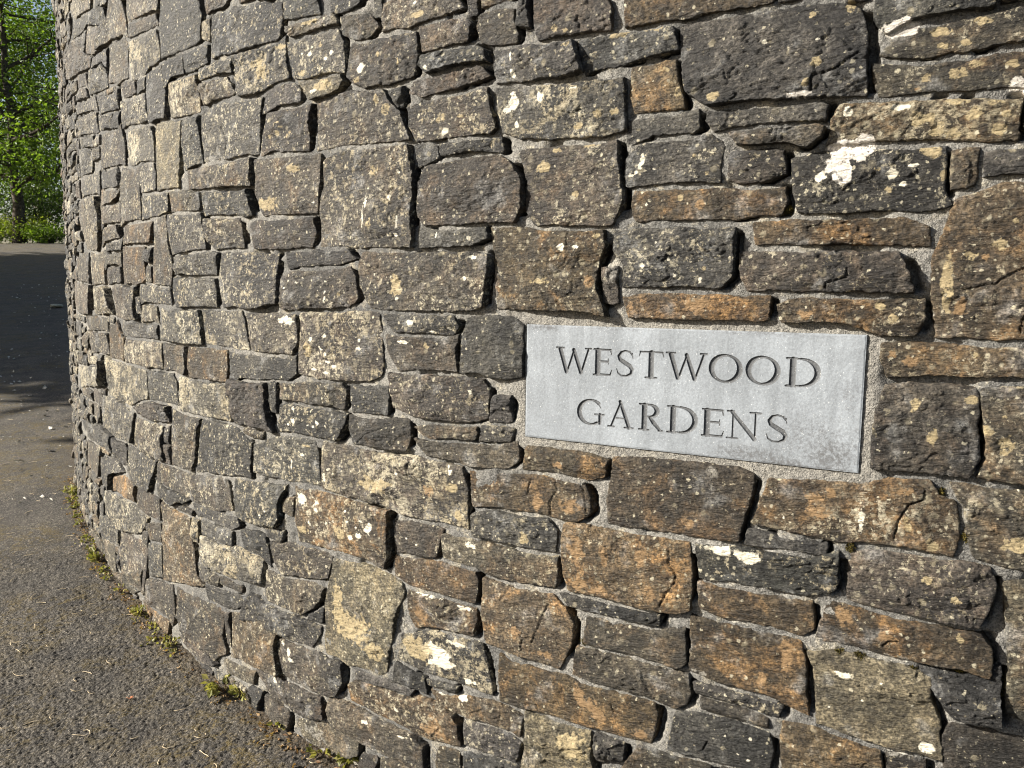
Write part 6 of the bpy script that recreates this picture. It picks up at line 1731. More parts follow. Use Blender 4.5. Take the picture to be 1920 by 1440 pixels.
k2 -2651 3089 -2584 3089 -2521 3085 -2521 3138 -2524 3192 -2589 3193 -2654 3193
k2 -2292 3093 -2226 3085 -2226 3190 -2294 3193
b3 433 3087 495 3091 495 3156 494 3221 422 3221 425 3150
g2 -3781 3100 -3708 3099 -3635 3099 -3563 3098 -3563 3185 -3567 3272 -3638 3273 -3708 3273 -3779 3274 -3780 3187
b3 -1083 3102 -979 3102 -987 3203 -1084 3201
b1 -6140 3111 -5979 3114 -5988 3236 -6138 3239
y1 -2223 3111 -2157 3111 -2090 3110 -2023 3110 -2020 3191 -2016 3273 -2085 3278 -2155 3279 -2224 3282 -2224 3196
b3 -1247 3104 -1169 3109 -1093 3115 -1092 3181 -1090 3247 -1086 3315 -1165 3316 -1244 3322 -1243 3249 -1244 3177
r3 -972 3104 -861 3107 -862 3207 -916 3209 -970 3211
b2 -607 3111 -547 3114 -490 3115 -489 3215 -546 3212 -603 3213
b1 -4742 3123 -4630 3125 -4628 3253 -4737 3244
y2 -4276 3119 -4127 3117 -4129 3245 -4279 3249
b1 -3425 3118 -3354 3116 -3283 3119 -3213 3120 -3211 3202 -3211 3291 -3287 3287 -3357 3286 -3428 3289 -3428 3202
g1 -2948 3119 -2875 3118 -2807 3122 -2810 3208 -2814 3294 -2885 3291 -2960 3292 -2952 3205
y2 -849 3122 -745 3124 -747 3222 -801 3222 -856 3224
y1 1334 3124 1424 3125 1423 3323 1334 3326
b1 -6602 3140 -6388 3134 -6393 3272 -6595 3273
g2 -5970 3142 -5782 3134 -5777 3273 -5974 3268
b1 -4121 3141 -3993 3138 -3989 3270 -4120 3271
g3 -3079 3138 -3019 3138 -2957 3137 -2961 3205 -2964 3272 -3022 3267 -3084 3266 -3079 3200
b2 -2505 3138 -2436 3140 -2368 3143 -2300 3145 -2301 3207 -2300 3270 -2372 3270 -2441 3272 -2511 3274 -2514 3206
b1 318 3136 416 3139 415 3226 413 3313 315 3307 317 3222
r2 682 3141 750 3141 819 3142 888 3140 956 3143 964 3242 892 3240 820 3238 748 3238 674 3236
g1 959 3133 1028 3132 1031 3303 965 3313
b2 1659 3141 1727 3145 1727 3233 1662 3235
k2 -5432 3153 -5192 3145 -5196 3315 -5429 3316
b2 -1327 3160 -1249 3155 -1252 3228 -1255 3300 -1253 3377 -1332 3376 -1321 3297 -1325 3230
y1 -2798 3171 -2727 3171 -2657 3169 -2660 3253 -2658 3341 -2731 3339 -2803 3343 -2802 3257
b1 -1685 3167 -1651 3173 -1649 3255 -1649 3338 -1688 3339 -1692 3251
k1 -3196 3181 -3163 3176 -3162 3246 -3164 3314 -3151 3395 -3205 3384 -3202 3317 -3202 3250
b1 -2014 3181 -1913 3177 -1912 3278 -2013 3274
b2 1034 3184 1209 3180 1202 3343 1040 3346
g1 -4807 3194 -4747 3190 -4758 3355 -4812 3360
g1 -4622 3187 -4286 3192 -4283 3289 -4618 3294
y2 -3984 3186 -3913 3191 -3851 3188 -3789 3185 -3788 3253 -3788 3321 -3774 3401 -3850 3398 -3913 3396 -3988 3394 -3980 3320 -3980 3257
b3 -3148 3185 -3086 3184 -3090 3249 -3091 3317 -3158 3320 -3152 3251
g2 -1814 3188 -1760 3186 -1706 3185 -1702 3244 -1700 3302 -1687 3373 -1762 3369 -1827 3358 -1822 3271
b3 -482 3184 -425 3187 -369 3187 -369 3250 -370 3314 -477 3321 -484 3253
y2 1435 3190 1651 3188 1651 3287 1440 3284
b3 -6227 3199 -6151 3199 -6147 3372 -6236 3370
g3 -5077 3197 -4822 3198 -4817 3389 -5075 3387
g1 -2654 3203 -2589 3200 -2524 3196 -2523 3259 -2526 3321 -2526 3386 -2585 3401 -2656 3407 -2650 3330 -2651 3267
b2 -2296 3198 -2232 3198 -2230 3261 -2227 3324 -2290 3336 -2290 3264
g2 -1638 3198 -1574 3201 -1514 3204 -1512 3287 -1507 3375 -1575 3383 -1652 3384 -1639 3287
y2 -1378 3190 -1336 3194 -1333 3262 -1328 3329 -1374 3344 -1374 3266
y2 514 3198 592 3198 668 3195 669 3261 670 3326 684 3404 591 3400 499 3396 507 3323 505 3261
g1 -5175 3211 -5089 3208 -5087 3314 -5175 3304
y1 -3549 3207 -3493 3207 -3435 3200 -3440 3263 -3441 3321 -3440 3382 -3497 3391 -3560 3387 -3561 3294
b1 -1864 3207 -1823 3196 -1833 3267 -1834 3329 -1823 3402 -1871 3401 -1872 3329 -1865 3268
b1 -1077 3210 -977 3212 -981 3310 -1084 3304
g1 -5535 3222 -5438 3225 -5443 3347 -5537 3342
b2 -972 3218 -862 3216 -861 3302 -862 3392 -984 3404 -970 3307
k2 -600 3219 -495 3223 -491 3306 -485 3391 -547 3400 -606 3387 -603 3303
y3 -6379 3226 -6241 3229 -6244 3323 -6386 3323
b3 -850 3228 -793 3229 -736 3230 -740 3334 -850 3334
g2 420 3226 492 3229 498 3306 499 3387 424 3388 424 3309
g2 -6140 3252 -5986 3252 -5982 3353 -6137 3343
k1 12 3247 86 3249 161 3250 236 3252 311 3253 309 3317 311 3385 234 3392 161 3392 87 3391 8 3385 5 3313
g1 675 3249 749 3251 818 3249 887 3247 957 3245 955 3313 967 3393 886 3392 818 3391 749 3390 680 3379 680 3315
y1 1657 3253 1727 3250 1725 3389 1656 3383
b2 -5769 3261 -5554 3265 -5547 3388 -5772 3385
b2 -4734 3259 -4631 3256 -4637 3391 -4746 3391
b3 -4272 3258 -4128 3261 -4131 3355 -4273 3362
y2 -731 3255 -669 3258 -609 3258 -607 3324 -606 3390 -665 3402 -738 3401 -730 3323
g1 1221 3260 1326 3254 1322 3394 1219 3390
k2 -6600 3277 -6387 3280 -6395 3385 -6599 3388
g2 -5971 3277 -5785 3276 -5776 3389 -5968 3387
y2 -4120 3278 -3989 3279 -3986 3384 -4132 3396
b2 -3782 3279 -3711 3278 -3641 3277 -3571 3277 -3569 3331 -3563 3396 -3643 3396 -3711 3396 -3778 3383
g3 -3079 3275 -3022 3279 -2967 3281 -2961 3334 -2957 3394 -3022 3400 -3095 3401 -3092 3332
r2 -2513 3277 -2441 3278 -2369 3279 -2297 3279 -2299 3333 -2294 3399 -2376 3398 -2445 3396 -2527 3395 -2517 3330
b1 -1503 3277 -1443 3282 -1387 3284 -1375 3391 -1441 3393 -1506 3395
g1 -364 3282 -290 3282 -219 3280 -148 3280 -77 3284 -81 3390 -155 3397 -225 3399 -294 3400 -376 3402 -364 3337
g1 -2216 3289 -2149 3291 -2083 3290 -2017 3286 -1951 3287 -1883 3286 -1879 3400 -1954 3402 -2021 3401 -2088 3399 -2155 3398 -2236 3396
y1 -4624 3303 -4283 3302 -4279 3385 -4618 3390
y1 -3433 3295 -3358 3299 -3285 3301 -3209 3300 -3207 3383 -3280 3398 -3354 3401 -3441 3405
y2 -2951 3299 -2882 3301 -2818 3298 -2816 3387 -2880 3402 -2956 3407
g1 -69 3300 -7 3302 13 3403 -76 3388
y3 1445 3301 1653 3306 1644 3387 1442 3391
b1 1735 3300 1994 3298 1983 3384 1745 3384
y1 -5186 3318 -5096 3315 -5095 3392 -5181 3386
y2 -1079 3316 -978 3319 -984 3392 -1087 3397
g1 315 3322 420 3317 427 3402 310 3396
g1 -5433 3332 -5216 3336 -5208 3385 -5427 3385
g2 -1247 3328 -1171 3329 -1093 3324 -1087 3384 -1163 3397 -1253 3398
b1 -483 3323 -373 3325 -374 3383 -485 3403
b2 -6381 3342 -6245 3335 -6238 3392 -6380 3389
g2 -850 3340 -796 3343 -739 3342 -737 3386 -792 3399 -862 3401
b2 1345 3337 1427 3335 1425 3383 1343 3386
k1 -2799 3349 -2732 3349 -2666 3349 -2655 3387 -2732 3396 -2810 3387
b1 -6137 3358 -5979 3361 -5981 3383 -6142 3386
y3 974 3363 1210 3356 1209 3385 971 3384"""
MARKS = "w 309 1812 10 10;w 401 1813 15 7;y 431 1789 19 12;y 464 1772 15 19;y 488 1761 13 11;y 521 1792 14 14;y 491 1816 19 9;y 548 1810 14 8;y 559 1762 12 11;y 566 1786 9 7;w 270 1696 10 9;W 302 1726 21 25;W 317 1752 28 9;W 342 1750 18 17;W 337 1731 8 11;W 308 1699 13 15;w 393 1694 11 11;y 454 1730 19 12;y 369 1704 7 5;y 389 1667 7 6;w 430 1708 9 4;y 480 1689 8 12;w 414 1676 9 5;y 252 1908 10 10;y 235 1871 8 9;w 251 1950 5 4;y 238 2000 8 6;y 305 2004 11 11;W 393 1954 24 14;W 584 1832 12 16;y 489 1866 17 13;y 515 1877 12 7;y 458 1939 23 8;y 519 1949 16 9;y 463 1915 10 7;y 496 1915 10 7;y 441 1862 9 7;y 572 1871 10 8;o 426 1843 11 7;W 224 1853 19 5;y -272 2015 13 6;y -307 2056 12 9;y -280 2046 12 6;w -250 1919 8 4;y -193 1859 11 9;y -155 1860 12 8;y -241 1838 15 9;w -413 1915 15 18;w -338 1912 10 12;w -404 1857 7 9;w -418 2012 4 12;w -416 1973 7 12;y -331 1755 17 13;w -91 1757 6 14;w -96 1741 5 8;w -117 1725 8 5;w -105 1730 5 4;w -65 1734 4 3;y 50 1717 6 5;y 22 1754 6 4;y -297 1791 14 6;y -214 1794 19 7;y -47 1933 12 7;y -17 1886 9 11;y -154 2018 28 8;y -68 2018 23 8;y 59 1865 14 9;w 154 1958 5 5;v -98 1791 27 8;w -5 1508 8 8;w 44 1500 6 8;w -83 1531 6 7;w -24 1544 5 5;w -276 1574 10 9;w -239 1573 10 5;y -282 1551 5 5;y -188 1597 10 7;o -205 1491 16 18;y -328 1497 25 8;w -54 1580 3 3;w -31 1527 2 2;y 51 1525 6 5;o 37 1447 34 20;o -104 1439 14 17;w -78 1661 4 6;y -3 1672 7 10;o 37 1656 14 14;y -247 1690 10 9;v -151 1518 22 35;y 389 1451 11 8;y 407 1428 13 10;o 257 1432 22 13;y 529 1543 14 9;o 554 1542 10 9;y 573 1563 14 9;y 594 1603 6 5;y 495 1490 11 61;o 447 1349 20 15;o 413 1360 9 13;y 549 1366 6 5;o 519 1452 13 22;v 469 1429 11 22;w -1116 2128 13 11;w -1025 2118 10 9;w -1047 2106 10 6;w -1104 2146 5 4;w -1149 2135 6 4;w -1079 2084 6 4;w -1062 2082 5 4;y -1069 2145 10 8;y -1159 2084 21 9;w -911 2057 18 14;y -919 2030 15 9;y -846 2084 7 7;y -765 2051 6 10;y -1054 2034 45 16;w -1097 2024 14 7;y -1340 2117 34 23;y -1360 2143 28 15;y -1251 2173 29 9;w -669 2021 9 5;w -617 1863 11 11;y -567 1896 12 6;y -621 1899 8 11;y -638 1895 8 8;y -559 1878 6 4;y -692 1901 4 3;y -839 1968 9 14;y -805 1937 14 17;w -823 1903 4 3;y -1109 2213 35 9;y -705 2157 26 10;w -716 2188 8 5;w -431 1893 13 9;w -763 1778 7 7;y -862 1792 20 14;y -1189 1823 31 13;y -1270 1931 12 8;y -1250 1947 9 5;y -1225 1918 10 6;y -1263 1960 8 5;y -1311 1924 11 8;y -1212 1928 8 5;w -886 1708 6 16;w -899 1668 4 32;w -772 1649 3 24;w -796 1715 9 7;w -772 1616 6 6;y -870 1649 15 14;y -1323 1728 48 20;y -1365 1739 14 8;w -1105 1721 7 4;w -1060 1340 9 8;w -1117 1326 9 8;w -1078 1304 8 8;w -1055 1288 10 5;w -1052 1265 12 5;w -1024 1254 13 5;w -1059 1234 15 5;w -923 1311 11 6;w -918 1335 7 6;y -1136 1297 18 24;w -1112 1240 13 5;w -720 1389 16 10;w -651 1369 9 5;w -593 1378 6 4;y -674 1329 13 9;w -748 1337 23 5;w -1183 1492 8 5;w -1160 1506 6 3;w -1228 1498 7 4;w -1243 1476 6 4;w -1053 1466 5 5;w -1053 1447 5 11;w -1058 1496 5 3;w -1079 1470 4 2;w -640 1612 5 7;w -535 1601 9 7;w -522 1555 12 6;w -764 1476 10 7;w -772 1451 7 6;y -781 1486 24 28;w -858 1514 5 5;w -542 1503 7 7;y -993 1459 7 7;w -1240 1380 39 16;w -1220 1075 12 8;w -1244 1062 7 4;w -1216 1113 7 6;w -1146 1070 5 4;w -1118 1069 6 5;w -1100 1083 10 8;w -1061 1076 4 5;w -1182 839 23 19;w -1106 840 11 9;w -1110 819 9 7;w -1122 827 5 4;w -1145 769 8 8;y -1178 744 26 13;w -873 808 16 17;w -910 781 15 9;w -949 768 13 9;w -924 802 5 4;w -968 809 7 6;w -1029 798 5 5;w -899 826 9 5;w -1046 790 5 3;w -976 839 6 5;w -1064 787 6 7;y -1000 771 34 20;w -771 980 7 7;w -593 1008 7 7;w -598 1022 4 5;w -695 976 6 4;w -569 1157 4 3;w -595 1154 3 3;w -741 805 5 4;w -705 793 4 3;w -525 827 19 9;y -587 967 22 14;o -662 949 27 18;y -564 901 13 18;w -1050 950 7 5;w -1069 923 8 14;w -1230 940 5 15;w -1288 920 4 3;w -1177 976 13 5;y -1154 1006 22 5;w -1376 754 9 4;w -1346 773 7 4;w -526 1222 6 7;y -857 937 61 23;w -636 514 50 19;y -702 503 52 34;w -613 487 36 17;w -569 551 26 7;w -654 477 9 8;w -529 460 13 8;w -508 461 8 5;w -1285 349 9 8;w -1253 328 10 16;w -1240 305 15 8;w -544 655 26 6;w -684 663 28 6;w -637 662 27 4;y -945 491 82 49;y -1014 554 23 83;y -858 451 37 32;w -608 406 18 11;w -541 412 22 11;w -1328 211 15 9;w -775 304 10 6;w -750 232 15 4;w -891 230 14 7;v -1124 103 51 27;o -634 288 59 23;o -688 602 28 23;y -222 385 42 41;o -208 525 31 20;o -183 502 31 23;o -155 481 23 20;v 76 649 20 8;v 156 779 27 6;o -55 465 25 13;o -42 813 18 31;o -216 790 24 23;o -300 594 33 14;w 192 529 4 4;w 139 521 3 2;w 166 488 4 3;w 189 480 5 3;o 207 670 16 17;o -168 787 30 19;o -388 630 23 21;o -327 973 22 26;o -245 976 31 19;o -275 1071 21 13;y -362 877 15 20;v 89 1094 17 17;v 87 1071 4 17;o 42 980 23 18;w 115 930 36 13;w 171 925 32 14;o -225 870 27 58;o -150 874 16 28;o -64 886 19 34;o 291 1069 27 16;o 300 1040 32 22;o 323 1081 15 11;y 502 1005 13 15;y 459 1038 11 18;o 449 1102 16 10;w 235 1020 3 4;w 378 1035 6 24;y 602 1257 6 5;y 575 1228 12 10;y 606 1204 14 19;y 487 1211 11 15;y 457 1269 13 13;y 549 1283 13 10;y 635 1025 24 15;v 556 1069 8 15;w 632 1124 2 2;v 388 1121 14 8;w 362 714 15 7;w 401 670 3 4;y 468 701 4 4;w 341 641 2 3;w 488 681 2 2;w 432 717 2 2;o 356 835 19 22;o 439 808 21 16;y 557 835 8 9;y 546 906 9 8;y 497 934 11 8;o 257 729 21 57;w 520 602 16 11;v 441 768 34 11;v 532 767 26 7;v 464 578 28 16"
CRACKS = [[245,1857,246,1884,286,1892,308,1909,326,1918],[289,1485,291,1495,328,1505,325,1523],[521,1484,544,1486,557,1494,572,1493,589,1507,608,1519,627,1528],[614,1402,615,1425,620,1437],[438,1006,443,1044,459,1077,485,1088,484,1106],[-294,944,-295,978,-279,1006,-282,1033],[-359,984,-349,1025],[0,910,0,883,17,856,15,840,-2,812,-16,782],[-368,587,-367,632],[-294,724,-324,653,-338,615],[-198,951,-204,998,-215,1028],[-261,1578,-262,1608],[-732,978,-723,1019],[-709,1000,-690,1024],[94,476,102,497],[430,788,439,800,457,804],[-278,1871,-255,1865,-234,1873],[-185,1903,-182,1922,-145,1920],[-616,305,-644,269,-639,244],[-940,496,-858,499,-816,495],[-1588,1988,-1557,1939,-1575,1904],[-931,1045,-893,1072,-826,1098],[-126,519,-116,502],[-323,461,-316,449]]
LETTERS = [('W', 0.0797, 0.167, 0.159, 0.2188), ('E', 0.1736, 0.2176, 0.1593, 0.2188), ('S', 0.2265, 0.2717, 0.1596, 0.2188), ('T', 0.2816, 0.3373, 0.1599, 0.2188), ('W', 0.3434, 0.4314, 0.1603, 0.2188), ('O', 0.4372, 0.5044, 0.1607, 0.2188), ('O', 0.5131, 0.5794, 0.1611, 0.2188), ('D', 0.592, 0.6561, 0.1615, 0.2188), ('G', 0.1361, 0.2008, 0.0438, 0.1024), ('A', 0.2126, 0.2722, 0.0439, 0.1024), ('R', 0.286, 0.3396, 0.0441, 0.1024), ('D', 0.3505, 0.416, 0.0442, 0.1024), ('E', 0.4265, 0.4726, 0.0443, 0.1024), ('N', 0.4795, 0.5476, 0.0444, 0.1024), ('S', 0.5564, 0.6031, 0.0446, 0.1024)]
MOSSES = [(0.3529, 0.7612, 0.0136, 0.01, 0.02, 'brown-green moss cushion on the ledge, left of a darker twin, above the big grey stone'), (0.3901, 0.7584, 0.0143, 0.0109, 0.022, 'dark moss cushion on the ledge above the big grey stone, right of its twin'), (0.4845, 0.7534, 0.0081, 0.0064, 0.014, 'small dark moss tuft in the pale mortar above the big grey stone'), (0.5614, 0.7696, 0.0103, 0.0062, 0.014, 'reddish-brown moss streak at the right end of the pale mortar ledge'), (0.5921, 1.0791, 0.014, 0.0089, 0.02, 'round olive moss cushion on the stone at the right edge below the plaque'), (0.5565, 1.0289, 0.0085, 0.0151, 0.02, 'upright moss clump in the joint left of the right-edge stone'), (0.5093, 1.1031, 0.0078, 0.0111, 0.016, 'dark moss filling the notch above the rusty cracked stone'), (0.3614, 0.9786, 0.0105, 0.015, 0.018, 'moss clump at the top of the dark joint beneath the rusty cracked stone'), (0.6397, 0.7517, 0.0066, 0.0204, 0.015, 'tall narrow moss patch on the right-edge stone low on the wall'), (-1.2879, 0.5938, 0.0225, 0.0105, 0.014, 'small moss dot above the brown stone left of the big lichened stone'), (0.2107, 1.6374, 0.009, 0.0062, 0.014, 'small moss tuft in the joint under the dark stone with the white blotch'), (-0.1993, 0.6516, 0.0096, 0.0105, 0.014, 'moss tuft at the joint right of the rusty split stone'), (-1.0973, 0.6156, 0.0295, 0.0134, 0.016, 'dark moss in the corner at the top left of the big lichened stone'), (-2.1408, 0.614, 0.0528, 0.026, 0.014, 'moss in the dark joint low on the left part of the wall')]

rng = np.random.default_rng(11)
random.seed(5)

# ------------------------------------------------------------------ the wall's geometry
R = 7.8                                            # radius of the curved wall
BAT = 0.03                                         # batter
CX, CY, PHI0, ZP = 4.142468, 8.453323, -2.0783762, 1.261185
PW, PHT = 0.73547, 0.27                            # plaque size


def wall(s, z, h):
    """point on the wall: s metres along, z up, h metres proud of the nominal face"""
    a = PHI0 + s / R
    r = R - BAT * (z - ZP) + h
    return np.stack([CX + r * np.cos(a), CY + r * np.sin(a), z + h * BAT], -1)


def ground_z(x, y):
    y = np.asarray(y, float)
    t = (y - 1.2) / 0.6
    sp = np.where(t > 20, t, np.log1p(np.exp(np.clip(t, -30, 20)))) * 0.6
    z = -0.065 + 0.105 * sp
    return np.where(y > 29, -0.065 + 0.105 * 27.8 + (y - 29) * 0.02, z)


# ------------------------------------------------------------------ noise
_T = rng.random((64, 64, 64)).astype(np.float32)


def vnoise(p):
    f = np.floor(p)
    t = (p - f).astype(np.float32)
    i = f.astype(np.int64) & 63
    j = (i + 1) & 63
    t = t * t * t * (t * (t * 6 - 15) + 10)
    x0, y0, z0 = i[..., 0], i[..., 1], i[..., 2]
    x1, y1, z1 = j[..., 0], j[..., 1], j[..., 2]
    tx, ty, tz = t[..., 0], t[..., 1], t[..., 2]
    a = _T[x0, y0, z0] * (1 - tx) + _T[x1, y0, z0] * tx
    b = _T[x0, y1, z0] * (1 - tx) + _T[x1, y1, z0] * tx
    c = _T[x0, y0, z1] * (1 - tx) + _T[x1, y0, z1] * tx
    d = _T[x0, y1, z1] * (1 - tx) + _T[x1, y1, z1] * tx
    return (a * (1 - ty) + b * ty) * (1 - tz) + (c * (1 - ty) + d * ty) * tz * 1.0


def fbm(p, octaves=4, gain=0.5):
    v = 0; a = 1; n = 0
    q = np.array(p, float)
    for _ in range(octaves):
        v = v + a * (vnoise(q) * 2 - 1)
        n += a
        a *= gain
        q = q * 2.03 + 17.3
    return v / n


def sstep(a, b, x):
    t = np.clip((x - a) / (b - a), 0, 1)
    return t * t * (3 - 2 * t)


# ------------------------------------------------------------------ mesh helpers
def build(name, V, F, mat, parent=None, smooth=True, attrs=None):
    """V (n,3); F: one (m,k) array or a list of (m,k) arrays -> one mesh object"""
    me = bpy.data.meshes.new(name)
    if not isinstance(F, (list, tuple)):
        F = [F]
    F = [np.asarray(f, np.int32) for f in F if len(f)]
    V = np.asarray(V, np.float32)
    me.vertices.add(len(V))
    me.vertices.foreach_set('co', V.ravel())
    loops = np.concatenate([f.ravel() for f in F])
    tot = np.concatenate([np.full(len(f), f.shape[1], np.int32) for f in F])
    start = np.concatenate([[0], np.cumsum(tot)[:-1]]).astype(np.int32)
    me.loops.add(len(loops))
    me.loops.foreach_set('vertex_index', loops)
    me.polygons.add(len(tot))
    me.polygons.foreach_set('loop_start', start)
    me.polygons.foreach_set('loop_total', tot)
    me.polygons.foreach_set('use_smooth', np.full(len(tot), bool(smooth)))
    me.update(calc_edges=True)
    me.validate()
    for k, a in (attrs or {}).items():
        at = me.attributes.new(k, 'FLOAT_COLOR', 'POINT')
        a = np.asarray(a, np.float32)
        if a.shape[1] == 3:
            a = np.hstack([a, np.ones((len(a), 1), np.float32)])
        at.data.foreach_set('color', a.ravel())
    if mat:
        me.materials.append(mat)
    o = bpy.data.objects.new(name, me)
    col.objects.link(o)
    if parent:
        o.parent = parent
    return o


def tag(o, label=None, cat=None, group=None, kind=None):
    if label: o['label'] = label
    if cat: o['category'] = cat
    if group: o['group'] = group
    if kind: o['kind'] = kind
    return o


def empty(name, loc=(0, 0, 0)):
    o = bpy.data.objects.new(name, None)
    col.objects.link(o)
    o.location = loc
    return o


def gridfaces(nx, ny, off=0):
    """quads of a grid with ny rows and nx columns of vertices"""
    i = np.arange(ny - 1)[:, None] * nx + np.arange(nx - 1)[None, :] + off
    return np.stack([i, i + 1, i + nx + 1, i + nx], -1).reshape(-1, 4)


# ------------------------------------------------------------------ material helper
class NT:
    def __init__(self, name):
        self.m = bpy.data.materials.new(name)
        self.m.use_nodes = True
        self.t = self.m.node_tree
        self.b = self.t.nodes['Principled BSDF']
        self.b.inputs['Roughness'].default_value = 0.85
        self.b.inputs['Specular IOR Level'].default_value = 0.3

    def n(self, typ, **kw):
        nd = self.t.nodes.new(typ)
        for k, v in kw.items():
            setattr(nd, k, v)
        return nd

    def put(self, sock, v):
        if hasattr(v, 'node'):
            self.t.links.new(v, sock)
        elif isinstance(v, (tuple, list)):
            sock.default_value = tuple(v) + ((1,) if len(v) == 3 and sock.type == 'RGBA' else ())
        else:
            sock.default_value = v

    def attr(self, name):
        return self.n('ShaderNodeAttribute', attribute_name=name)

    def pos(self):
        return self.n('ShaderNodeNewGeometry').outputs['Position']

    def math(self, op, a, b=0.0, c=None, clamp=False):
        nd = self.n('ShaderNodeMath', operation=op, use_clamp=clamp)
        self.put(nd.inputs[0], a); self.put(nd.inputs[1], b)
        if c is not None: self.put(nd.inputs[2], c)
        return nd.outputs[0]

    def vec(self, op, a, b):
        nd = self.n('ShaderNodeVectorMath', operation=op)
        self.put(nd.inputs[0], a)
        self.put(nd.inputs['Scale'] if op == 'SCALE' else nd.inputs[1], b)
        return nd.outputs[0]

    def noise(self, co, scale, detail=4, rough=0.55, dist=0.0):
        nd = self.n('ShaderNodeTexNoise')
        self.put(nd.inputs['Vector'], co)
        nd.inputs['Scale'].default_value = scale
        nd.inputs['Detail'].default_value = detail
        nd.inputs['Roughness'].default_value = rough
        nd.inputs['Distortion'].default_value = dist
        return nd.outputs['Fac']

    def vor(self, co, scale, feature='F1', rnd=1.0):
        nd = self.n('ShaderNodeTexVoronoi', feature=feature)
        self.put(nd.inputs['Vector'], co)
        nd.inputs['Scale'].default_value = scale
        nd.inputs['Randomness'].default_value = rnd
        return nd

    def map(self, v, a, b, c=0.0, d=1.0):
        nd = self.n('ShaderNodeMapRange', interpolation_type='SMOOTHSTEP')
        self.put(nd.inputs[0], v); self.put(nd.inputs[1], a); self.put(nd.inputs[2], b)
        self.put(nd.inputs[3], c); self.put(nd.inputs[4], d)
        return nd.outputs[0]

    def mix(self, f, a, b, mode='MIX'):
        nd = self.n('ShaderNodeMix', data_type='RGBA', blend_type=mode)
        self.put(nd.inputs[0], f); self.put(nd.inputs[6], a); self.put(nd.inputs[7], b)
        return nd.outputs[2]

    def sep(self, c):
        nd = self.n('ShaderNodeSeparateColor')
        self.put(nd.inputs[0], c)
        return nd.outputs

    def bump(self, h, strength, dist, prev=None):
        nd = self.n('ShaderNodeBump')
        nd.inputs['Strength'].default_value = strength
        nd.inputs['Distance'].default_value = dist
        self.put(nd.inputs['Height'], h)
        if prev is not None: self.put(nd.inputs['Normal'], prev)
        return nd.outputs[0]

    def out(self, color, normal=None, rough=None):
        self.put(self.b.inputs['Base Color'], color)
        if normal is not None: self.put(self.b.inputs['Normal'], normal)
        if rough is not None: self.put(self.b.inputs['Roughness'], rough)
        return self.m


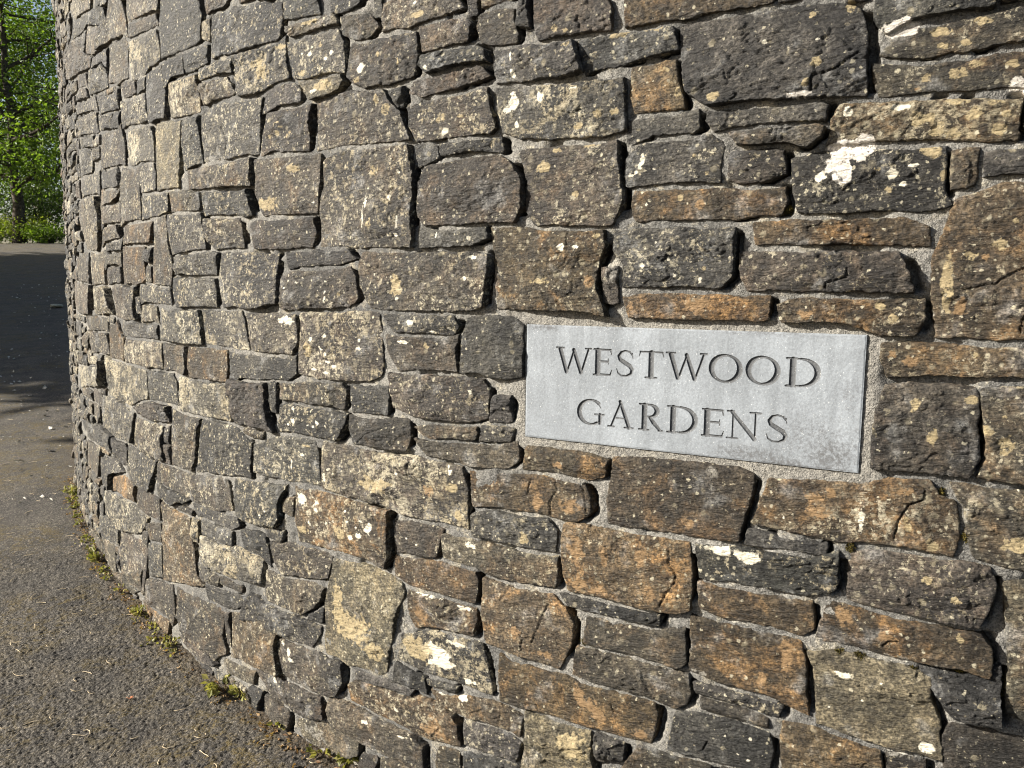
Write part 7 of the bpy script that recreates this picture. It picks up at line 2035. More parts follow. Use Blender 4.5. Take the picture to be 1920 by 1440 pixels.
def mat_stone():
    k = NT('weathered slate stone')
    P = k.pos()
    tint = k.attr('tint').outputs['Color']
    prm = k.sep(k.attr('prm').outputs['Color'])     # random, lichen, rust
    mark = k.attr('mark')
    off = k.vec('SCALE', (7.3, 3.1, 5.7), k.math('MULTIPLY', prm[0], 9.0))
    Q = k.vec('ADD', P, off)
    lo = k.noise(Q, 5, 5, 0.6)
    mid = k.noise(Q, 26, 6, 0.65, 0.4)
    fine = k.noise(Q, 160, 5, 0.7)
    c = k.mix(k.map(lo, 0.3, 0.72), k.mix(1.0, tint, (0.50, 0.52, 0.55), 'MULTIPLY'), k.mix(1.0, tint, (1.55, 1.48, 1.36), 'MULTIPLY'))
    # rusty weathering
    rust = k.math('MULTIPLY', k.map(k.noise(Q, 9, 5, 0.62, 0.8), 0.47, 0.66), prm[2], clamp=True)
    c = k.mix(k.math('MULTIPLY', rust, 0.6), c, k.mix(k.map(mid, 0.35, 0.65), (0.12, 0.068, 0.028), (0.29, 0.17, 0.07)))
    # bluish grey bloom
    c = k.mix(k.math('MULTIPLY', k.map(k.noise(Q, 13, 4, 0.6), 0.55, 0.7), 0.45), c, (0.16, 0.165, 0.17))
    c = k.mix(1.0, c, k.mix(k.map(mid, 0.36, 0.64), (0.52, 0.52, 0.53), (1.42, 1.4, 1.36)), 'MULTIPLY')
    c = k.mix(1.0, c, k.mix(k.map(fine, 0.36, 0.66), (0.42, 0.42, 0.42), (1.58, 1.56, 1.52)), 'MULTIPLY')
    # crust lichen: mottled cream-brown
    lev = prm[1]
    thr = k.math('SUBTRACT', 0.655, k.math('MULTIPLY', lev, 0.16))
    cr = k.noise(Q, 46, 8, 0.78, 0.3)
    crust = k.map(cr, thr, k.math('ADD', thr, 0.065))
    crust = k.math('MULTIPLY', crust, k.map(k.noise(Q, 120, 3, 0.6), 0.32, 0.55, 0.25, 1.0))
    crust = k.math('MULTIPLY', crust, k.map(k.noise(Q, 8.5, 3, 0.5), 0.40, 0.60, 0.12, 1.0))
    c = k.mix(k.math('MULTIPLY', crust, 0.88), c, k.mix(k.map(lo, 0.4, 0.6), (0.33, 0.28, 0.185), (0.43, 0.39, 0.29)))
    # round lichen rosettes in three sizes
    wob = k.vec('ADD', Q, k.vec('SCALE', (0.022, 0.022, 0.022), k.noise(Q, 48, 4, 0.65)))
    for sc, rad, amt, colr in ((38, 0.40, 0.55, (0.33, 0.29, 0.20)), (72, 0.42, 0.85, (0.46, 0.42, 0.31)), (120, 0.34, 0.4, (0.42, 0.39, 0.30))):
        v = k.vor(wob, sc)
        r = k.sep(v.outputs['Color'])
        on = k.math('GREATER_THAN', k.math('MULTIPLY', k.math('MULTIPLY', lev, 1.3), k.map(k.noise(Q, 9 + sc * .1, 3, .5), .36, .56)), r[0])
        rr = k.math('MULTIPLY', k.math('ADD', 0.25, k.math('MULTIPLY', r[1], 0.75)), rad)
        d = k.math('ADD', v.outputs['Distance'], k.math('MULTIPLY', k.math('SUBTRACT', fine, 0.5), 0.35))
        sp = k.map(d, rr, k.math('MULTIPLY', rr, 0.55))
        sp = k.math('MULTIPLY', k.math('MULTIPLY', sp, on), k.math('ADD', 0.25, k.math('MULTIPLY', r[2], 0.75)))
        c = k.mix(k.math('MULTIPLY', sp, amt), c, colr)
    # dark pits
    pit = k.map(k.noise(Q, 310, 2, 0.5), 0.66, 0.74)
    c = k.mix(k.math('MULTIPLY', pit, 0.6), c, (0.03, 0.028, 0.026))
    # measured patches of lichen, rust and lime
    mk = k.math('MULTIPLY', mark.outputs['Alpha'], k.map(k.math('ADD', k.math('ADD', k.math('MULTIPLY', k.noise(Q, 70, 6, 0.75), .7), k.math('MULTIPLY', fine, .3)), k.math('MULTIPLY', mark.outputs['Alpha'], 0.24)), 0.585, 0.69), clamp=True)
    c = k.mix(mk, c, k.mix(1.0, mark.outputs['Color'], k.mix(fine, (0.72, 0.72, 0.72), (1.25, 1.25, 1.25)), 'MULTIPLY'))
    # cleft relief: streaks of slate layers + grain
    st = k.n('ShaderNodeMapping')
    st.inputs['Scale'].default_value = (1, 1, 3.2)
    k.put(st.inputs['Vector'], Q)
    b1 = k.bump(k.noise(st.outputs[0], 38, 6, 0.65, 0.5), 1.0, 0.016)
    b2 = k.bump(k.noise(Q, 190, 5, 0.7), 0.6, 0.0036, b1)
    b3 = k.bump(k.math('ADD', crust, mk), 0.35, 0.0015, b2)
    return k.out(c, b3, k.map(mid, 0.3, 0.7, 0.55, 0.85))


def mat_mortar():
    k = NT('gritty lime mortar')
    P = k.pos()
    mark = k.attr('mark')
    lo = k.noise(P, 2.6, 4, 0.6)
    mid = k.noise(P, 22, 6, 0.65)
    c = k.mix(k.map(lo, 0.38, 0.62), (0.080, 0.081, 0.081), (0.145, 0.143, 0.136))
    c = k.mix(k.math('MULTIPLY', k.map(mid, 0.54, 0.68), 0.55), c, (0.30, 0.275, 0.215))
    c = k.mix(k.math('MULTIPLY', k.map(k.noise(P, 11, 5, 0.6), 0.55, 0.68), 0.6), c, (0.09, 0.088, 0.085))
    v = k.vor(P, 330)
    g = k.sep(v.outputs['Color'])
    c = k.mix(1.0, c, k.mix(g[0], (0.55, 0.54, 0.52), (1.55, 1.5, 1.42)), 'MULTIPLY')
    c = k.mix(k.map(k.noise(P, 400, 3, 0.6), 0.6, 0.7, 0, 0.7), c, (0.05, 0.045, 0.04))
    c = k.mix(k.math('MULTIPLY', mark.outputs['Alpha'], 0.9), c, k.mix(1.0, mark.outputs['Color'], k.mix(g[0], (0.6, 0.6, 0.6), (1.4, 1.38, 1.34)), 'MULTIPLY'))
    b = k.bump(mid, 0.6, 0.008)
    b = k.bump(k.noise(P, 110, 4, 0.7), 0.9, 0.005, b)
    b = k.bump(v.outputs['Distance'], 0.6, 0.002, b)
    return k.out(c, b, 0.95)


def mat_plaque(name, tone):
    k = NT(name)
    P = k.pos()
    mark = k.attr('mark')
    lo = k.noise(P, 9, 4, 0.6)
    c = k.mix(k.map(lo, 0.35, 0.68), tuple(x * 0.86 for x in tone), tuple(x * 1.1 for x in tone))
    # rain streaks, running down
    mp = k.n('ShaderNodeMapping'); mp.inputs['Scale'].default_value = (1, 1, 0.12)
    k.put(mp.inputs['Vector'], P)
    c = k.mix(k.math('MULTIPLY', k.map(k.noise(mp.outputs[0], 34, 4, 0.6), 0.42, 0.7), 0.5), c, tuple(x * 0.62 for x in tone))
    c = k.mix(1.0, c, k.mix(k.map(k.noise(P, 230, 4, 0.7), 0.35, 0.65), (0.87, 0.87, 0.87), (1.12, 1.12, 1.12)), 'MULTIPLY')
    c = k.mix(k.map(k.noise(P, 420, 2, 0.5), 0.69, 0.74, 0, 0.6), c, (0.72, 0.73, 0.72))
    mk = k.math('MULTIPLY', mark.outputs['Alpha'], k.map(k.math('ADD', k.noise(P, 130, 8, 0.82), k.math('MULTIPLY', mark.outputs['Alpha'], 0.24)), 0.58, 0.76), clamp=True)
    c = k.mix(mk, c, mark.outputs['Color'])
    b = k.bump(k.noise(P, 240, 4, 0.6), 0.35, 0.0012)
    return k.out(c, b, 0.72)


def mat_asphalt():
    k = NT('weathered asphalt')
    P = k.pos()
    P = k.vec('ADD', P, k.vec('SCALE', (.006, .006, .006), k.noise(P, 210, 3, .6)))
    v = k.vor(P, 150)
    g = k.sep(v.outputs['Color'])
    v2 = k.vor(P, 300)
    g2 = k.sep(v2.outputs['Color'])
    lo = k.noise(P, 1.6, 5, 0.6)
    c = k.mix(k.map(g[0], 0.0, 1.0), (0.026, 0.025, 0.025), (0.165, 0.156, 0.142))
    c = k.mix(k.math('GREATER_THAN', g[1], 0.87), c, (0.30, 0.28, 0.25))
    c = k.mix(k.map(v.outputs['Distance'], 0.45, 0.75), c, (0.022, 0.022, 0.022))
    c = k.mix(k.math('MULTIPLY', g2[0], 0.45), c, k.mix(g2[1], (0.05, 0.045, 0.04), (0.14, 0.13, 0.12)))
    c = k.mix(1.0, c, k.mix(k.map(k.noise(P, 5.0, 6, 0.7), 0.35, 0.65), (0.72, 0.72, 0.74), (1.3, 1.27, 1.2)), 'MULTIPLY')
    c = k.mix(k.math('MULTIPLY', k.map(lo, 0.4, 0.65), 0.3), c, (0.13, 0.12, 0.105))
    moss = k.math('MULTIPLY', k.map(k.noise(P, 1.7, 3, 0.5), 0.42, 0.60), k.map(k.noise(P, 15, 8, 0.8, 0.8), 0.47, 0.58))
    moss = k.math('MULTIPLY', moss, k.map(k.noise(P, 150, 3, 0.6), 0.35, 0.55))
    c = k.mix(k.math('MULTIPLY', moss, 0.8), c, k.mix(k.noise(P, 40, 2), (0.10, 0.075, 0.018), (0.20, 0.15, 0.045)))
    dust = k.math('MULTIPLY', k.map(k.noise(P, 3.7, 5, 0.65), 0.55, 0.7), k.map(k.noise(P, 90, 4, 0.7), 0.45, 0.62))
    c = k.mix(k.math('MULTIPLY', dust, 0.5), c, (0.20, 0.16, 0.10))
    mk = k.attr('mark')
    c = k.mix(k.math('MULTIPLY', mk.outputs['Alpha'], k.map(k.noise(P, 120, 4, 0.7), .35, .6)), c, mk.outputs['Color'])
    c = k.mix(1.0, c, (0.82, 0.79, 0.74), 'MULTIPLY')
    b = k.bump(k.math('SUBTRACT', 1.0, v.outputs['Distance']), 1.0, 0.009)
    b = k.bump(k.noise(P, 120, 6, 0.8), 1.0, 0.006, b)
    return k.out(c, b, 0.8)


def mat_leaf(name, c0, c1, trans=0.35, scale=3.0):
    k = NT(name)
    a = k.attr('tint').outputs['Color']
    k.b.inputs['Roughness'].default_value = 0.5
    s = k.sep(a)
    c = k.mix(s[0], c0, c1)
    k.put(k.b.inputs['Base Color'], c)
    tr = k.n('ShaderNodeBsdfTranslucent')
    k.put(tr.inputs['Color'], k.mix(1.0, c, (1.5, 1.6, 0.9), 'MULTIPLY'))
    ms = k.n('ShaderNodeMixShader')
    ms.inputs[0].default_value = trans
    k.t.links.new(k.b.outputs[0], ms.inputs[1])
    k.t.links.new(tr.outputs[0], ms.inputs[2])
    k.t.links.new(ms.outputs[0], k.t.nodes['Material Output'].inputs['Surface'])
    return k.m


def mat_simple(name, c0, c1, scale, bump=0.4, rough=0.9, dist=0.01):
    k = NT(name)
    P = k.pos()
    n = k.noise(P, scale, 5, 0.65)
    return k.out(k.mix(k.map(n, 0.35, 0.65), c0, c1), k.bump(n, bump, dist), rough)


M_STONE = mat_stone()
M_MORTAR = mat_mortar()
M_PLAQUE = mat_plaque('pale grey slate', (0.185, 0.203, 0.223))
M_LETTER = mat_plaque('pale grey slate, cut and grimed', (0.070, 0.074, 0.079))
M_ASPHALT = mat_asphalt()
M_BARK = mat_simple('bark', (0.035, 0.028, 0.022), (0.11, 0.09, 0.07), 14, 0.8, 0.95, 0.04)

# ------------------------------------------------------------------ stones
TINT = dict(g=(.063, .062, .060), k=(.043, .043, .043), b=(.069, .062, .055), r=(.094, .074, .050), R=(.100, .079, .055),
            O=(.140, .104, .064), Y=(.185, .168, .120), y=(.088, .080, .065), B=(.066, .054, .042))
RUST = dict(g=.0, k=0, b=.15, r=.6, R=.8, O=.9, Y=.1, y=.3, B=.5)

traced = []
for ln in STONES.strip().splitlines():
    w = ln.split()
    P = np.array(w[1:], float).reshape(-1, 2) / 1000
    traced.append((w[0][0], int(w[0][1]), P))


S0, S1, Z0, Z1 = -6.6, 2.0, -0.06, 3.40
fill = []


def chaikin(P, n=2, r=0.05):
    for _ in range(n):
        Q = np.roll(P, -1, 0)
        P = np.stack([P * (1 - r) + Q * r, P * r + Q * (1 - r)], 1).reshape(-1, 2)
        r = 0.2
    return P


def resample(P, ticks):
    d = np.r_[0, np.cumsum(np.linalg.norm(np.diff(P, axis=0), axis=1))]
    t = ticks * d[-1]
    return np.stack([np.interp(t, d, P[:, 0]), np.interp(t, d, P[:, 1])], -1)


def ticks(L, res):
    n = max(3, int(math.ceil(L / res)))
    e = [0.0, 0.0016 / L, 0.0045 / L]
    a = np.linspace(0.009 / L, 1 - 0.009 / L, max(2, n - 2)) if L > 0.03 else np.linspace(.3, .7, 3)
    return np.unique(np.r_[e, a, 1 - e[2], 1 - e[1], 1.0]) if L > 0.03 else np.r_[0, .1, a, .9, 1]


VS, FS, TI, PR, SZ = [], [], [], [], []
nv = 0
srng = np.random.default_rng(4)
cam2 = np.array([0, 0])
for idx, (code, lich, P) in enumerate(traced + fill):
    c = P.mean(0)
    pw = wall(c[0], c[1], 0)
    dist = math.hypot(pw[0], pw[1])
    vis = -4.6 < c[0] < 0.95
    res = min(0.010, 0.00165 * dist) if vis else 0.014
    if idx >= len(traced) and not (-4.3 < c[0] < .9): res = 0.014
    res = max(res, 0.0026)
    area = 0.5 * np.sum(P[:, 0] * np.roll(P[:, 1], -1) - np.roll(P[:, 0], -1) * P[:, 1])
    if area < 0: P = P[::-1]
    # corners: the outline points farthest towards each corner of the box
    lo_, hi_ = P.min(0), P.max(0)
    U = (P - lo_) / (hi_ - lo_ + 1e-9)
    ci = []
    for (a, b) in ((0, 0), (1, 0), (1, 1), (0, 1)):
        ci.append(int(np.argmin(np.abs(U[:, 0] - a) + np.abs(U[:, 1] - b))))
    if len(set(ci)) < 4:
        continue
    P2 = chaikin(P)
    # keep the corner near the rounded outline's nearest point
    cj = [int(np.argmin(np.linalg.norm(P2 - P[q], axis=1))) for q in ci]
    n2 = len(P2)

    def side(a, b):
        if b <= a: b += n2
        return P2[np.arange(a, b + 1) % n2]
    if len(set(cj)) < 4: continue
    sb, sr, st_, sl = side(cj[0], cj[1]), side(cj[1], cj[2]), side(cj[2], cj[3])[::-1], side(cj[3], cj[0])[::-1]
    ln = lambda q: np.linalg.norm(np.diff(q, axis=0), axis=1).sum()
    Lw, Lh = max(ln(sb), ln(st_)), max(ln(sl), ln(sr))
    tu, tv = ticks(Lw, res), ticks(Lh, res)
    B, T, Lf, Rt = resample(sb, tu), resample(st_, tu), resample(sl, tv), resample(sr, tv)
    # ragged arrises
    rnd = srng.random(6)
    def rag(C):
        q = np.c_[C * 38, np.full(len(C), rnd[0] * 40)]
        q2 = np.c_[C * 130, np.full(len(C), rnd[1] * 40)]
        o = np.stack([fbm(q, 2), fbm(q + 31, 2)], -1) * 0.0024 + np.stack([fbm(q2, 1), fbm(q2 + 31, 1)], -1) * 0.0016
        return C + o
    B, T, Lf, Rt = rag(B), rag(T), rag(Lf), rag(Rt)
    u = tu[None, :, None]; v = tv[:, None, None]
    G = (1 - v) * B[None] + v * T[None] + (1 - u) * Lf[:, None] + u * Rt[:, None] \
        - ((1 - u) * (1 - v) * B[0] + u * (1 - v) * B[-1] + (1 - u) * v * T[0] + u * v * T[-1])
    ny, nx = G.shape[:2]
    du = np.minimum(tu, 1 - tu)[None, :] * Lw
    dv = np.minimum(tv, 1 - tv)[:, None] * Lh
    small = min(Lw, Lh)
    rad = (0.0018 + 0.0032 * rnd[2] ** 2)
    radt = min(.2 * Lh, rad + 0.003 + .005 * rnd[1])
    prof = lambda q, rad: -rad * (1 - np.sqrt(np.clip(1 - (1 - np.clip(q / rad, 0, 1)) ** 2, 0, 1)))
    wobble = 1 + 0.8 * fbm(np.dstack([G * 22, np.full(G.shape[:2] + (1,), rnd[3] * 50)]), 3)
    dtop = (1 - tv)[:, None] * Lh
    edge = np.minimum(prof(du / wobble, rad), np.minimum(prof(tv[:, None] * Lh / wobble, rad), prof(dtop / wobble, radt) * 1.5))
    # split facets towards the edges and corners
    X_ = (G[..., 0] - c[0]) / (Lw / 2); Y_ = (G[..., 1] - c[1]) / (Lh / 2)
    wn_ = .10 * fbm(np.dstack([G * 30, np.full(G.shape[:2] + (1,), rnd[4] * 60)]), 3)
    facet = 0
    for _k in range(5):
        an = srng.random() * 6.283
        d0 = .1 + .8 * srng.random()
        facet = facet - (.003 + .011 * srng.random() ** 2) * np.maximum(0, X_ * math.cos(an) + Y_ * math.sin(an) - d0 + wn_)
    prot = srng.normal(0.003, 0.0042)
    tiltx = srng.normal(0.02, 0.028); tiltz = srng.normal(-0.005, 0.035)
    uu = (tu - .5)[None, :]; vv = (tv - .5)[:, None]
    H = prot + tiltx * uu * Lw + tiltz * vv * Lh + (0.0005 + 0.002 * rnd[4]) * (1 - 4 * uu ** 2) * (1 - 4 * vv ** 2)
    P3 = np.dstack([G, np.full(G.shape[:2], rnd[5] * 23.0)])
    n1 = fbm(P3 * np.array([11, 17, 1]), 4)
    H = H + 0.0036 * n1 + facet
    q = fbm(P3 * np.array([9, 16, 1]) + 9.7, 4, .55) * 5.5
    fr = q - np.floor(q)
    H = H + (0.0012 + 0.0042 * rnd[3]) * (np.floor(q) + sstep(0.0, 0.12, fr)) * 0.7
    H = H + 0.0026 * fbm(P3 * np.array([60, 95, 1]) + 3.1, 3)
    H = np.where(H < .004, .004 + (H - .004) * .3, H)
    H = H + edge
    G2 = G.reshape(-1, 2)
    nfr = len(G2)
    VS.append(wall(G2[:, 0], G2[:, 1], H.ravel()))
    SZ.append(G2)
    FS.append(gridfaces(nx, ny, nv))
    # sides, back into the mortar
    ring = np.r_[np.arange(nx), np.arange(1, ny) * nx + nx - 1, (ny - 1) * nx + np.arange(nx - 2, -1, -1), np.arange(ny - 2, 0, -1) * nx]
    cen = G2.mean(0)
    out = G2[ring] + (G2[ring] - cen) / (np.linalg.norm(G2[ring] - cen, axis=1, keepdims=True) + 1e-9) * 0.0015
    for kk, dep in enumerate((-0.022, -0.055)):
        VS.append(wall(out[:, 0], out[:, 1], np.minimum(H.ravel()[ring] - 0.003, dep + 0.004 * fbm(np.c_[out * 60, np.full(len(out), 3.)], 2))))
        SZ.append(out)
    m = len(ring)
    r0 = nv + ring; r1 = nv + nfr + np.arange(m); r2 = r1 + m
    for a, b in ((r0, r1), (r1, r2)):
        FS.append(np.stack([a, b, np.roll(b, -1), np.roll(a, -1)], -1))
    tot = nfr + 2 * m
    base = np.array(TINT[code]) * (.60 - .04 * float(sstep(-.5, -1.6, c[0]))) * (0.72 + 0.5 * srng.random()) * (1 + 0.012 * srng.normal(size=3))
    TI.append(np.tile(base, (tot, 1)))
    lv = (0.12, 0.38, 0.66, 1.0)[lich] + .14 * float(sstep(-.3, -1.3, c[0]))
    PR.append(np.tile([srng.random(), lv * (.8 + .4 * srng.random()), RUST[code]], (tot, 1)))
    nv += tot
VS = np.vstack(VS); FS = np.vstack(FS); TI = np.vstack(TI); PR = np.vstack(PR); SZ = np.vstack(SZ)
print('stone verts', len(VS))

# measured marks and cracks, laid on the vertices by their place on the wall
MCOL = dict(v=(.30, .285, .25), w=(.62, .58, .47), W=(.62, .58, .52), y=(.36, .29, .165), o=(.25, .16, .08))
marks = [(m.split()[0],) + tuple(float(q) / 1000 for q in m.split()[1:]) for m in MARKS.split(';')]


def paint(SZ, which, stone=True):
    out = np.zeros((len(SZ), 4), np.float32)
    order = np.argsort(SZ[:, 0])
    ss = SZ[order, 0]
    for k, s, z, rs, rz in marks:
        if k not in which: continue
        rs = max(rs, .0028); rz = max(rz, .0028)
        a, b = np.searchsorted(ss, s - rs * 1.8), np.searchsorted(ss, s + rs * 1.8)
        ii = order[a:b]
        Q = SZ[ii]
        ii = ii[np.abs(Q[:, 1] - z) < rz * 1.8]
        if not len(ii): continue
        Q = SZ[ii]
        dd = np.hypot((Q[:, 0] - s) / rs, (Q[:, 1] - z) / rz)
        if min(rs, rz) > .0035:
            dd = dd + 0.65 * fbm(np.c_[Q * (75 if min(rs, rz) > .009 else 150), np.full(len(Q), s * 9)], 3)
        al = (sstep(1.25, .35, dd) * .85 if k == 'o' else (sstep(1.45, 1.0, dd) if k == 'W' else sstep(1.15, .75, dd)) * dict(w=1.0, W=.9, y=.8, v=.6)[k])
        c = np.array(MCOL[k])
        o = out[ii]
        na = al + o[:, 3] * (1 - al)
        rgb = (c[None] * al[:, None] + o[:, :3] * (o[:, 3] * (1 - al))[:, None]) / np.maximum(na, 1e-4)[:, None]
        out[ii] = np.c_[rgb, na]
    return out


MK = paint(SZ, 'wWyov')
nrm = wall(SZ[:, 0], SZ[:, 1], 1.0) - wall(SZ[:, 0], SZ[:, 1], 0.0)
for cr in CRACKS:
    C = np.array(cr, float).reshape(-1, 2) / 1000
    near = np.where((SZ[:, 0] > C[:, 0].min() - .02) & (SZ[:, 0] < C[:, 0].max() + .02) & (SZ[:, 1] > C[:, 1].min() - .02) & (SZ[:, 1] < C[:, 1].max() + .02))[0]
    Q = SZ[near] + np.stack([fbm(np.c_[SZ[near] * 90, np.full(len(near), 1.)], 2), fbm(np.c_[SZ[near] * 90, np.full(len(near), 8.)], 2)], -1) * .0016
    best = np.full(len(near), 9.)
    for a, b in zip(C[:-1], C[1:]):
        ab = b - a
        t = np.clip(((Q - a) @ ab) / (ab @ ab), 0, 1)
        best = np.minimum(best, np.linalg.norm(Q - a - t[:, None] * ab, axis=1))
    VS[near] -= nrm[near] * (sstep(.0023, .0003, best) * .007)[:, None]

wall_root = tag(empty('stone_wall', tuple(wall(0, 0.05, 0))), 'tall curved rubble wall of dark lichen-spotted slate stones bedded in mortar', 'stone wall')
inv = np.array(wall_root.location)
build('stonework', VS - inv, FS, M_STONE, wall_root, True, dict(tint=TI, prm=PR, mark=MK))

# ------------------------------------------------------------------ mortar bed
def spaced(a, b, f):
    t = [a]
    while t[-1] < b: t.append(t[-1] + f(t[-1]))
    return np.array(t)


ms = spaced(S0, S1, lambda s: .03 if s < -4.4 else (.011 if s < -2.8 else (.007 if s < -1.4 else (.0042 if s < .85 else .02))))
mz = spaced(-0.10, 3.42, lambda z: .0046 if z < 2.1 else .011)
MS, MZ = np.meshgrid(ms, mz)
q = np.c_[MS.ravel(), MZ.ravel(), np.zeros(MS.size)]
h = -0.0045 + 0.0042 * fbm(q * 7, 3) + 0.004 * fbm(q * 26 + 5, 3) + 0.0022 * fbm(q * 85 + 2, 3)
h -= 0.010 * sstep(.2, .45, fbm(q * 9 + 40, 3))
# joints sunk deep right of the stones, shaped to fill with black shade
pc = .004
pnx, pnz = int((S1 - S0) / pc), int(3.5 / pc)
pock = np.zeros((pnz, pnx), np.float32)
prr = random.Random(8)
for _, _, P in traced + fill:
    if P[:, 0].max() > 1.2 or prr.random() < .18: continue
    z0_, z1_ = P[:, 1].min(), P[:, 1].max()
    wdt = prr.uniform(.006, .015) * min(1, (z1_ - z0_) / .05)
    Qn = np.roll(P, -1, 0)
    za, zb = z0_ + (z1_ - z0_) * prr.uniform(.02, .25), z1_ - (z1_ - z0_) * prr.uniform(.02, .25)
    for jj in range(int((za + .1) / pc), int((zb + .1) / pc)):
        zz = jj * pc - .1
        xs_ = [a[0] + (zz - a[1]) / (c2[1] - a[1]) * (c2[0] - a[0]) for a, c2 in zip(P, Qn) if (a[1] > zz) != (c2[1] > zz)]
        if not xs_: continue
        xr = max(xs_)
        k0_ = int((xr - .006 - S0) / pc); k1_ = int((xr + wdt - S0) / pc)
        pock[jj, max(k0_, 0):k1_ + 1] = 1
pock = (pock + np.roll(pock, 1, 0) + np.roll(pock, -1, 0) + np.roll(pock, 1, 1) + np.roll(pock, -1, 1)) / 5
pw_ = pock[np.clip(((q[:, 1] + .1) / pc).astype(int), 0, pnz - 1), np.clip(((q[:, 0] - S0) / pc).astype(int), 0, pnx - 1)]
h -= .034 * pw_
ds = np.maximum(np.abs(q[:, 0]) - PW / 2, 0); dz = np.maximum(np.abs(q[:, 1] - 1.2614) - .1345, 0)
dd = np.hypot(ds, dz)
plane = -np.clip((PW / 2) ** 2 - q[:, 0] ** 2, -.05, 1) / (2 * R)
flush = plane - 0.0035 + 0.0022 * fbm(q * 60, 3) + .001 * fbm(q * 160, 2)
wgt = sstep(.06, .02, dd + .02 * fbm(q * 18, 2))
h = h * (1 - wgt) + flush * wgt
inn = (np.abs(q[:, 0]) < PW / 2 - .009) & (np.abs(q[:, 1] - 1.2614) < .1345 - .009)
h = np.where(inn, -.045, h)
h = np.where((dd < .003) & (q[:, 0] < -.36), h - .006, h)
MV = wall(q[:, 0], q[:, 1], h)
mm = paint(q[:, :2], 'Wv')
lime = wgt * .8 * sstep(-.5, .3, fbm(q * 16 + 3, 3) + .4)                      # fresher mortar round the plaque
mm = np.where((lime > mm[:, 3])[:, None], np.c_[np.tile([.172, .165, .150], (len(q), 1)), lime], mm)
n = len(mz); m = len(ms)
F = [gridfaces(m, n)]
# top and back of the wall
top = (n - 1) * m + np.arange(m)
tp = wall(ms, np.full(m, mz[-1]), -0.40); bt = wall(ms, np.full(m, -0.1), -0.42)
b0 = len(MV)
MV = np.vstack([MV, tp, bt])
i1 = b0 + np.arange(m); i2 = i1 + m
F.append(np.stack([top[:-1], top[1:], i1[1:], i1[:-1]], -1))
F.append(np.stack([i1[:-1], i1[1:], i2[1:], i2[:-1]], -1))
for e in (0, m - 1):
    F.append(np.array([[k * m + e, (k + 1) * m + e, i1[e]] for k in range(n - 1)] + [[e, i1[e], i2[e]]]))
mm = np.vstack([mm, np.zeros((2 * m, 4), np.float32)])
build('mortar', MV - inv, F, M_MORTAR, wall_root, True, dict(mark=mm))

# ------------------------------------------------------------------ the carved plaque
c_bl, c_br = wall(-PW / 2, 1.127, 0), wall(PW / 2, 1.127, 0)
c_tl = wall(-PW / 2, 1.396, 0)
ex = (c_br - c_bl) / np.linalg.norm(c_br - c_bl)
ez = (c_tl - c_bl); ez -= ex * (ez @ ex); PHH = np.linalg.norm(ez); ez /= PHH
en = np.cross(ex, ez)
if en[1] > 0: en = -en
PWW = np.linalg.norm(c_br - c_bl)


def arc(cx, cy, rx, ry, a0, a1, thick, thin, n=26, tilt=0.0):
    o = []
    for k in range(n + 1):
        a = math.radians(a0 + (a1 - a0) * k / n)
        w = thin + (thick - thin) * abs(math.cos(a - tilt)) ** 1.6
        o.append((cx + rx * math.cos(a), cy + ry * math.sin(a), w))
    return o


